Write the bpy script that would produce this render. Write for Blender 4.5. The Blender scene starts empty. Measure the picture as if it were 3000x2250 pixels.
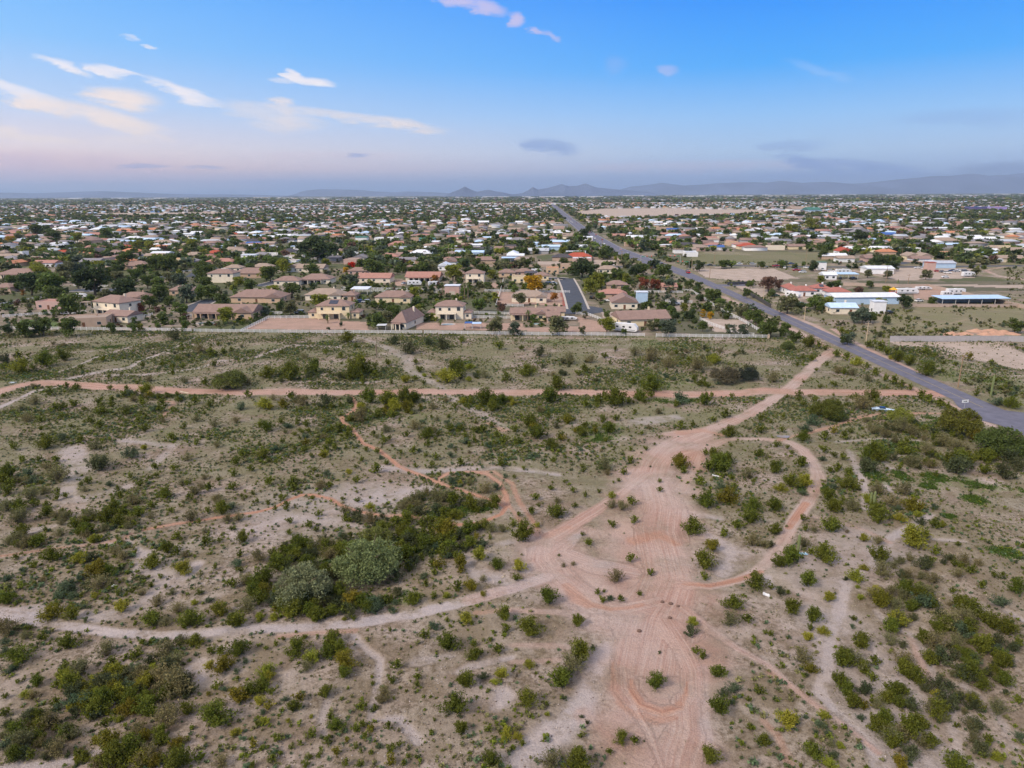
import bpy, math, random
import numpy as np
random.seed(7); rng = np.random.default_rng(11)
sc = bpy.context.scene
R_ = math.radians
HAZE_D = 3.4e-5
# ------------------------------------------------------------------ camera
CAM_H = 55.0; HORIZON = 568.0; ROLL = R_(0.27)
PIT = math.atan((1125 - HORIZON) / 2000.0)
CP, SP, CR, SR = math.cos(PIT), math.sin(PIT), math.cos(ROLL), math.sin(ROLL)
from mathutils import Matrix, Vector
fwd = Vector((0, CP, -SP)); upv = Vector((0, SP, CP)); ex = Vector((1, 0, 0))
rc = ex * CR - upv * SR; uc = ex * SR + upv * CR
cam_d = bpy.data.cameras.new('camera'); cam = bpy.data.objects.new('camera', cam_d)
sc.collection.objects.link(cam)
cam.matrix_world = Matrix(((rc[0], uc[0], -fwd[0], 0), (rc[1], uc[1], -fwd[1], 0), (rc[2], uc[2], -fwd[2], CAM_H), (0, 0, 0, 1)))
cam_d.sensor_width = 36; cam_d.lens = 24; cam_d.clip_start = 1; cam_d.clip_end = 120000
sc.camera = cam
# ------------------------------------------------------------------ render / view
sc.view_settings.view_transform = 'Standard'; sc.view_settings.look = 'None'
sc.view_settings.exposure = 0.12; sc.view_settings.gamma = 1.0
sc.cycles.use_denoising = True
sc.cycles.max_bounces = 5; sc.cycles.diffuse_bounces = 2; sc.cycles.glossy_bounces = 2
sc.cycles.transmission_bounces = 2; sc.cycles.transparent_max_bounces = 6; sc.cycles.volume_bounces = 0
sc.cycles.use_adaptive_sampling = True; sc.cycles.adaptive_threshold = 0.02
# ------------------------------------------------------------------ sun
SUN_EL, SUN_AZ = 40, -128          # azimuth measured from +Y towards +X
sun_d = bpy.data.lights.new('sun', 'SUN'); sun = bpy.data.objects.new('sun', sun_d)
sc.collection.objects.link(sun)
sun_d.energy = 3.3; sun_d.angle = R_(14); sun_d.color = (1.0, 0.86, 0.72)
sdir = Vector((math.sin(R_(SUN_AZ)) * math.cos(R_(SUN_EL)), math.cos(R_(SUN_AZ)) * math.cos(R_(SUN_EL)), math.sin(R_(SUN_EL))))
sun.rotation_euler = sdir.to_track_quat('Z', 'Y').to_euler()

def srgb(r, g, b):
    f = lambda c: (c / 255 / 12.92) if c <= 10 else ((c / 255 + .055) / 1.055) ** 2.4
    return (f(r), f(g), f(b), 1)

# ------------------------------------------------------------------ pixel of the photograph (3000 x 2250) -> a point on a level plane
def ray(x, y):
    a = x - 1500.0; b = 1125.0 - y
    u = (a * CR + b * SR) / 2000; v = (-a * SR + b * CR) / 2000
    return u, CP + v * SP, -SP + v * CP
def P(x, y, z=0.0):
    dx, dy, dz = ray(x, y); t = (z - CAM_H) / dz
    return dx * t, dy * t
def azel(x, y):
    dx, dy, dz = ray(x, y)
    return math.atan2(dx, dy), math.atan2(dz, math.hypot(dx, dy))
def proj(X, Y, Z=0.0):
    d = Y * CP - (Z - CAM_H) * SP
    u = X / d; v = (Y * SP + (Z - CAM_H) * CP) / d
    return 1500 + 2000 * (u * CR - v * SR), 1125 - 2000 * (u * SR + v * CR), d
CROPS = {'T1': (0, 950), 'T2': (750, 950), 'T3': (1500, 950), 'T4': (2250, 950), 'M1': (0, 1350), 'M2': (750, 1350), 'M3': (1500, 1350), 'M4': (2250, 1350),
         'B1': (0, 1750), 'B2': (750, 1750), 'B3': (1500, 1750), 'B4': (2250, 1750), 'S1': (0, 520), 'S2': (1000, 520), 'S3': (2000, 520)}
def src(k, x, y):
    o = CROPS[k]; s = 2.212 if k[0] == 'S' else 2.9493
    return o[0] + x / s, o[1] + y / s
def mpp(y_world):                   # metres per photograph pixel at a ground distance
    return (y_world * CP + CAM_H * SP) / 2000.0

# ------------------------------------------------------------------ world
w = bpy.data.worlds.new('World'); sc.world = w; w.use_nodes = True
nt = w.node_tree; nt.nodes.clear(); L = nt.links
def N(t, **kw):
    n = nt.nodes.new(t)
    for k, v in kw.items(): setattr(n, k, v)
    return n
def M(op, a, b=None, c=None, clamp=False):
    n = nt.nodes.new('ShaderNodeMath'); n.operation = op; n.use_clamp = clamp
    for i, v in enumerate((a, b, c)):
        if v is None: continue
        if isinstance(v, (int, float)): n.inputs[i].default_value = v
        else: L.new(v, n.inputs[i])
    return n.outputs[0]
def ramp(fac, stops, interp='LINEAR'):
    n = nt.nodes.new('ShaderNodeValToRGB'); cr = n.color_ramp; cr.interpolation = interp
    cr.elements[0].position = stops[0][0]; cr.elements[0].color = stops[0][1]
    cr.elements[1].position = stops[-1][0]; cr.elements[1].color = stops[-1][1]
    for p, c in stops[1:-1]:
        e = cr.elements.new(p); e.color = c
    L.new(fac, n.inputs[0]); return n.outputs[0]
def mix(f, a, b, mode='MIX'):
    n = nt.nodes.new('ShaderNodeMix'); n.data_type = 'RGBA'; n.blend_type = mode
    for s, v in ((n.inputs[0], f), (n.inputs[6], a), (n.inputs[7], b)):
        if isinstance(v, (int, float)): s.default_value = v
        elif isinstance(v, tuple): s.default_value = v
        else: L.new(v, s)
    return n.outputs[2]
tc = N('ShaderNodeTexCoord'); sep = N('ShaderNodeSeparateXYZ'); L.new(tc.outputs['Generated'], sep.inputs[0])
X_, Y_, Z_ = sep.outputs
az = M('ARCTAN2', X_, Y_); el = M('ARCSINE', Z_)
side = M('SMOOTH_MIN', M('MULTIPLY_ADD', az, 1.15, 0.68), 1.0, 0.15)
side = M('MAXIMUM', side, 0.0)
e1 = M('MULTIPLY_ADD', el, 1 / R_(40), 2 / 40.0, clamp=True)     # -2..38 degrees
P_ = lambda d: (d + 2) / 40.0
UP_FILL = (.86, .83, .88, 1)          # bright neutral upper sky, out of frame, added as soft fill light
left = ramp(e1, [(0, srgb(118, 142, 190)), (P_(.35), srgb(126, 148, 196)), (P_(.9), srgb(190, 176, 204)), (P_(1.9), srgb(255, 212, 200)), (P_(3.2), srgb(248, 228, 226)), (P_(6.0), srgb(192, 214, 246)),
                 (P_(10), srgb(138, 196, 252)), (P_(15.5), srgb(92, 174, 252)), (P_(21), srgb(110, 180, 250)), (P_(28), UP_FILL), (1, UP_FILL)])
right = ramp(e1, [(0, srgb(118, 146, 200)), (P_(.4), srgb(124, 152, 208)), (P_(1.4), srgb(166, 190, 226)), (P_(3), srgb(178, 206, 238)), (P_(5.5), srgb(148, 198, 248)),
                  (P_(9), srgb(70, 170, 252)), (P_(15.5), srgb(0, 132, 250)), (P_(21), srgb(40, 140, 240)), (P_(28), UP_FILL), (1, UP_FILL)])
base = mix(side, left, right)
# noise in sky directions
cmb = N('ShaderNodeCombineXYZ'); L.new(M('MULTIPLY', az, 1.0), cmb.inputs[0]); L.new(M('MULTIPLY', el, 3.2), cmb.inputs[1])
n1 = N('ShaderNodeTexNoise'); L.new(cmb.outputs[0], n1.inputs['Vector']); n1.inputs['Scale'].default_value = 14; n1.inputs['Detail'].default_value = 7; n1.inputs['Roughness'].default_value = .62
n2 = N('ShaderNodeTexNoise'); L.new(cmb.outputs[0], n2.inputs['Vector']); n2.inputs['Scale'].default_value = 5; n2.inputs['Detail'].default_value = 4
n3 = N('ShaderNodeTexNoise'); L.new(cmb.outputs[0], n3.inputs['Vector']); n3.inputs['Scale'].default_value = 55; n3.inputs['Detail'].default_value = 6; n3.inputs['Roughness'].default_value = .7
nf = M('ADD', M('SUBTRACT', n1.outputs[0], 0.5), M('MULTIPLY_ADD', n3.outputs[0], .42, -.21)); ng = M('SUBTRACT', n2.outputs[0], 0.5)
elw = M('MULTIPLY_ADD', nf, 0.014, el); azw = M('MULTIPLY_ADD', nf, 0.05, az)
col = base
# (x, y, half width, half height) in photograph pixels, slope, strength, colour
CL = [(1330, -8, 70, 22, .25, .8, 'p'), (1425, 24, 46, 20, .15, .85, 'p'), (1515, 55, 20, 15, .1, .85, 'p'), (1572, 90, 16, 7, .3, .7, 'p'), (1615, 107, 24, 8, .4, .55, 'p'), (1960, 205, 20, 13, .1, .4, 'p'), (1790, 190, 36, 20, 0, .16, 'p'),
      (190, 195, 55, 12, .35, .9, 'w'), (300, 211, 42, 12, .25, .85, 'w'), (350, 208, 48, 10, .2, .85, 'w'), (60, 265, 100, 16, .42, .75, 'w'), (350, 288, 90, 24, .05, .95, 'c'), (530, 272, 90, 18, .3, 1.0, 'w'),
      (300, 345, 150, 24, .22, .95, 'c'), (150, 310, 60, 18, .25, .5, 'c'), (865, 218, 26, 10, .3, .9, 'w'), (930, 241, 42, 10, .08, .9, 'w'), (835, 236, 30, 8, 0, .5, 'w'), (825, 296, 30, 8, .1, .7, 'c'), (780, 330, 120, 22, .12, .42, 'c'), (1050, 348, 190, 13, .12, .6, 'c'), (1180, 358, 60, 10, .15, .45, 'c'),
      (850, 362, 90, 16, 0, .4, 'c'), (100, 407, 120, 10, .03, .6, 'c'), (10, 385, 45, 14, 0, .7, 'c'), (390, 410, 100, 10, 0, .3, 'c'),
      (180, 490, 260, 36, 0, .55, 'k'), (420, 530, 330, 26, 0, .5, 'k'), (20, 500, 150, 40, 0, .5, 'k'), (980, 455, 200, 10, 0, .2, 'k'), (430, 485, 60, 5, 0, .5, 'd'), (600, 490, 50, 5, 0, .5, 'd'), (1045, 454, 28, 5, 0, .6, 'd'),
      (950, 540, 190, 12, .03, .35, 'd'), (1610, 429, 66, 18, .1, .7, 'd'), (2080, 490, 340, 16, 0, .3, 'k'), (2320, 428, 80, 13, 0, .4, 'd'), (2390, 484, 90, 14, .3, .8, 'd'), (2560, 490, 150, 13, .15, .75, 'd'), (2430, 526, 260, 22, 0, .75, 'd'),
      (2860, 522, 230, 26, -.10, .85, 'h'), (2850, 494, 70, 13, 0, .5, 'h'), (2970, 500, 80, 22, 0, .5, 'h'), (1900, 530, 500, 24, -.02, .3, 'd'), (2800, 345, 160, 20, 0, .25, 'd'), (1330, 110, 60, 12, .2, 0, 'w'), (390, 108, 22, 7, .1, .45, 'w'), (448, 135, 16, 5, .1, .6, 'w'), (2400, 205, 80, 12, .35, .10, 'w')]
CC = {'w': srgb(250, 242, 244), 'c': srgb(252, 234, 224), 'p': srgb(206, 196, 232), 'k': srgb(226, 196, 208), 'd': srgb(122, 154, 212), 'h': srgb(122, 144, 184)}
for (cx, cy, hw, hh, sl, st, kind) in CL:
    if st <= 0: continue
    a0, e0 = azel(cx, cy); a1, _ = azel(cx + hw, cy); _, e2 = azel(cx, cy - hh)
    da = M('SUBTRACT', azw, a0); de = M('SUBTRACT', elw, e0)
    de = M('MULTIPLY_ADD', da, sl, de)
    q = M('ADD', M('POWER', M('ABSOLUTE', M('MULTIPLY', da, .82 / (a1 - a0))), 2.0), M('POWER', M('ABSOLUTE', M('MULTIPLY', de, .80 / (e2 - e0))), 2.0))
    f = M('MULTIPLY_ADD', q, -1.0, 1.25); f = M('MULTIPLY_ADD', nf, 3.4, f)
    mr = N('ShaderNodeMapRange'); mr.interpolation_type = 'SMOOTHSTEP'; L.new(f, mr.inputs[0])
    mr.inputs[1].default_value = -0.55; mr.inputs[2].default_value = 1.45; mr.inputs[4].default_value = st
    col = mix(mr.outputs[0], col, CC[kind])
sky = N('ShaderNodeTexSky'); sky.sky_type = 'NISHITA'; sky.sun_disc = False
sky.sun_elevation = R_(SUN_EL); sky.sun_rotation = R_(SUN_AZ)
sk = mix(1.0, sky.outputs[0], (0.09, 0.09, 0.09, 1), 'MULTIPLY')
col = mix(0.03, col, sk)
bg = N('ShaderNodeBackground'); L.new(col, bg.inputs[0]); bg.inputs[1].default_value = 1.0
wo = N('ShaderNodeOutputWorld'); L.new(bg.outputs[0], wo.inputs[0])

# ------------------------------------------------------------------ helpers
COLL = sc.collection
def smooth(a, b, x):
    t = np.clip((x - a) / (b - a), 0, 1); return t * t * (3 - 2 * t)
_perm = rng.random((256, 256))
def vnoise(x, y, s):
    x = np.asarray(x) / s + 1000.0; y = np.asarray(y) / s + 1000.0
    xi = np.floor(x).astype(int); yi = np.floor(y).astype(int); fx = x - xi; fy = y - yi
    fx = fx * fx * (3 - 2 * fx); fy = fy * fy * (3 - 2 * fy)
    g = lambda i, j: _perm[(xi + i) % 256, (yi + j) % 256]
    return (g(0, 0) * (1 - fx) + g(1, 0) * fx) * (1 - fy) + (g(0, 1) * (1 - fx) + g(1, 1) * fx) * fy
def fnoise(x, y, s, o=3):
    r = 0; a = 1; t = 0
    for k in range(o): r = r + a * vnoise(x + 37.7 * k, y - 11.3 * k, s / 2 ** k); t += a; a *= .5
    return r / t
def link(o, parent=None):
    COLL.objects.link(o)
    if parent is not None: o.parent = parent
    return o
def tag(o, label=None, cat=None, group=None, kind=None):
    if label: o['label'] = label
    if cat: o['category'] = cat
    if group: o['group'] = group
    if kind: o['kind'] = kind
    return o
def empty(name, loc, rz=0.0):
    o = bpy.data.objects.new(name, None); o.empty_display_size = .5
    o.location = loc; o.rotation_euler = (0, 0, rz); return link(o)
class MB:
    def __init__(s): s.v = []; s.f = []; s.m = []
    def add(s, vs, fs, m=0):
        n = len(s.v); s.v += [tuple(p) for p in vs]; s.f += [tuple(n + i for i in q) for q in fs]; s.m += [m] * len(fs); return s
    def box(s, x0, x1, y0, y1, z0, z1, m=0):
        return s.add([(x0, y0, z0), (x1, y0, z0), (x1, y1, z0), (x0, y1, z0), (x0, y0, z1), (x1, y0, z1), (x1, y1, z1), (x0, y1, z1)],
                     [(0, 3, 2, 1), (4, 5, 6, 7), (0, 1, 5, 4), (1, 2, 6, 5), (2, 3, 7, 6), (3, 0, 4, 7)], m)
    def prism(s, prof, y0, y1, m=0):              # closed profile in x,z swept along y
        n = len(prof)
        return s.add([(x, y0, z) for x, z in prof] + [(x, y1, z) for x, z in prof],
                     [tuple(range(n)), tuple(range(2 * n - 1, n - 1, -1))] + [(i, n + i, n + (i + 1) % n, (i + 1) % n) for i in range(n)], m)
    def tube(s, p0, p1, r0, r1, n=6, m=0, cap=True):
        p0 = Vector(p0); p1 = Vector(p1); d = (p1 - p0).normalized()
        a = d.orthogonal().normalized(); b = d.cross(a)
        vs = [tuple(p + (a * math.cos(t) + b * math.sin(t)) * r) for p, r in ((p0, r0), (p1, r1)) for t in [2 * math.pi * k / n for k in range(n)]]
        fs = [(k, (k + 1) % n, n + (k + 1) % n, n + k) for k in range(n)]
        if cap: fs += [tuple(range(n - 1, -1, -1)), tuple(range(n, 2 * n))]
        return s.add(vs, fs, m)
    def mesh(s, name, mats, smooth_=False):
        me = bpy.data.meshes.new(name); me.from_pydata(s.v, [], s.f)
        for m in mats: me.materials.append(m)
        if len(mats) > 1: me.polygons.foreach_set('material_index', s.m)
        if smooth_: me.polygons.foreach_set('use_smooth', [True] * len(s.f))
        me.update(); return me
    def build(s, name, mats, parent=None, loc=None, smooth_=False):
        if not isinstance(mats, (list, tuple)): mats = [mats]
        o = bpy.data.objects.new(name, s.mesh(name, mats, smooth_)); link(o, parent)
        if loc: o.location = loc
        return o
def np_mesh(name, V, F, mats, cols=None, nrm_smooth=False):
    """V (n,3); F (m,k) constant k"""
    me = bpy.data.meshes.new(name); k = F.shape[1]
    me.vertices.add(len(V)); me.vertices.foreach_set('co', V.astype(np.float32).ravel())
    me.loops.add(F.size); me.loops.foreach_set('vertex_index', F.astype(np.int32).ravel())
    me.polygons.add(len(F)); me.polygons.foreach_set('loop_start', np.arange(0, F.size, k, dtype=np.int32))
    me.polygons.foreach_set('loop_total', np.full(len(F), k, dtype=np.int32))
    for m in mats: me.materials.append(m)
    if cols is not None:
        a = me.attributes.new('col', 'FLOAT_COLOR', 'POINT')
        c = np.ones((len(V), 4), np.float32); c[:, :3] = cols; a.data.foreach_set('color', c.ravel())
    if nrm_smooth: me.polygons.foreach_set('use_smooth', np.ones(len(F), bool))
    me.update(); me.validate(); return me
ORD = ['', 'first', 'second', 'third', 'fourth', 'fifth', 'sixth', 'seventh', 'eighth', 'ninth', 'tenth', 'eleventh', 'twelfth', 'thirteenth', 'fourteenth', 'fifteenth', 'sixteenth', 'seventeenth', 'eighteenth', 'nineteenth', 'twentieth']
def ordw(n):
    if n <= 20: return ORD[n]
    t = ['', '', 'twenty', 'thirty', 'forty', 'fifty', 'sixty', 'seventy', 'eighty', 'ninety'][n // 10]
    return t + '-' + ORD[n % 10] if n % 10 else {20: 'twentieth', 30: 'thirtieth', 40: 'fortieth', 50: 'fiftieth'}.get(n, t + 'th')
def rank_labels(items):
    """items: (obj, look phrase, place phrase, picture x). Same look and place -> ranked left to right."""
    d = {}
    for it in items: d.setdefault((it[1], it[2]), []).append(it)
    for (look, place), ls in d.items():
        ls.sort(key=lambda t: t[3])
        for i, t in enumerate(ls):
            if len(ls) == 1: t[0]['label'] = '%s %s' % (look, place)
            elif len(ls) == 2: t[0]['label'] = '%s %s, %s of two' % (look, place, ('left', 'right')[i])
            else: t[0]['label'] = '%s %s, %s from left' % (look, place, ordw(i + 1))
# ------------------------------------------------------------------ materials
MATS = {}
def mat(name, color, rough=.8, metal=0.0, noise=.0, scale=1.0, emis=None, spec=.3, tint=None):
    if name in MATS: return MATS[name]
    m = bpy.data.materials.new(name); m.use_nodes = True; t = m.node_tree; b = t.nodes['Principled BSDF']
    b.inputs['Base Color'].default_value = (*color[:3], 1); b.inputs['Roughness'].default_value = rough; b.inputs['Metallic'].default_value = metal
    b.inputs['Specular IOR Level'].default_value = spec
    if noise:
        tcn = t.nodes.new('ShaderNodeTexCoord'); nn = t.nodes.new('ShaderNodeTexNoise'); nn.inputs['Scale'].default_value = scale; nn.inputs['Detail'].default_value = 5
        t.links.new(tcn.outputs['Object'], nn.inputs['Vector'])
        mr = t.nodes.new('ShaderNodeMapRange'); mr.inputs[1].default_value = .3; mr.inputs[2].default_value = .7; mr.inputs[3].default_value = 1 - noise; mr.inputs[4].default_value = 1 + noise
        t.links.new(nn.outputs[0], mr.inputs[0])
        mx = t.nodes.new('ShaderNodeMix'); mx.data_type = 'RGBA'; mx.blend_type = 'MULTIPLY'; mx.inputs[0].default_value = 1; mx.inputs[6].default_value = (*color[:3], 1)
        t.links.new(mr.outputs[0], mx.inputs[7]); t.links.new(mx.outputs[2], b.inputs['Base Color'])
    if emis: b.inputs['Emission Color'].default_value = (*color[:3], 1); b.inputs['Emission Strength'].default_value = emis
    MATS[name] = m; return m
def leaf_mat(name, attr):
    m = bpy.data.materials.new(name); m.use_nodes = True; t = m.node_tree; b = t.nodes['Principled BSDF']
    b.inputs['Roughness'].default_value = .7; b.inputs['Specular IOR Level'].default_value = .15
    if attr: c = t.nodes.new('ShaderNodeAttribute'); c.attribute_name = 'col'; cs = c.outputs['Color']
    else: c = t.nodes.new('ShaderNodeObjectInfo'); cs = c.outputs['Color']
    g = t.nodes.new('ShaderNodeNewGeometry')
    mr = t.nodes.new('ShaderNodeMapRange'); mr.inputs[3].default_value = .55; mr.inputs[4].default_value = 1.5
    t.links.new(g.outputs['Random Per Island'], mr.inputs[0])
    mx = t.nodes.new('ShaderNodeMix'); mx.data_type = 'RGBA'; mx.blend_type = 'MULTIPLY'; mx.inputs[0].default_value = 1
    t.links.new(cs, mx.inputs[6]); t.links.new(mr.outputs[0], mx.inputs[7]); t.links.new(mx.outputs[2], b.inputs['Base Color'])
    tr = t.nodes.new('ShaderNodeBsdfTranslucent'); t.links.new(mx.outputs[2], tr.inputs[0])
    ms = t.nodes.new('ShaderNodeMixShader'); ms.inputs[0].default_value = .36
    t.links.new(b.outputs[0], ms.inputs[1]); t.links.new(tr.outputs[0], ms.inputs[2])
    t.links.new(ms.outputs[0], t.nodes['Material Output'].inputs[0]); return m
LEAF_O = leaf_mat('foliage', False); LEAF_A = leaf_mat('foliage_mass', True)
BARK = mat('bark', (.13, .10, .075), .9, noise=.3, scale=3)
STEM = mat('stem', (.16, .13, .09), .9)
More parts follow.
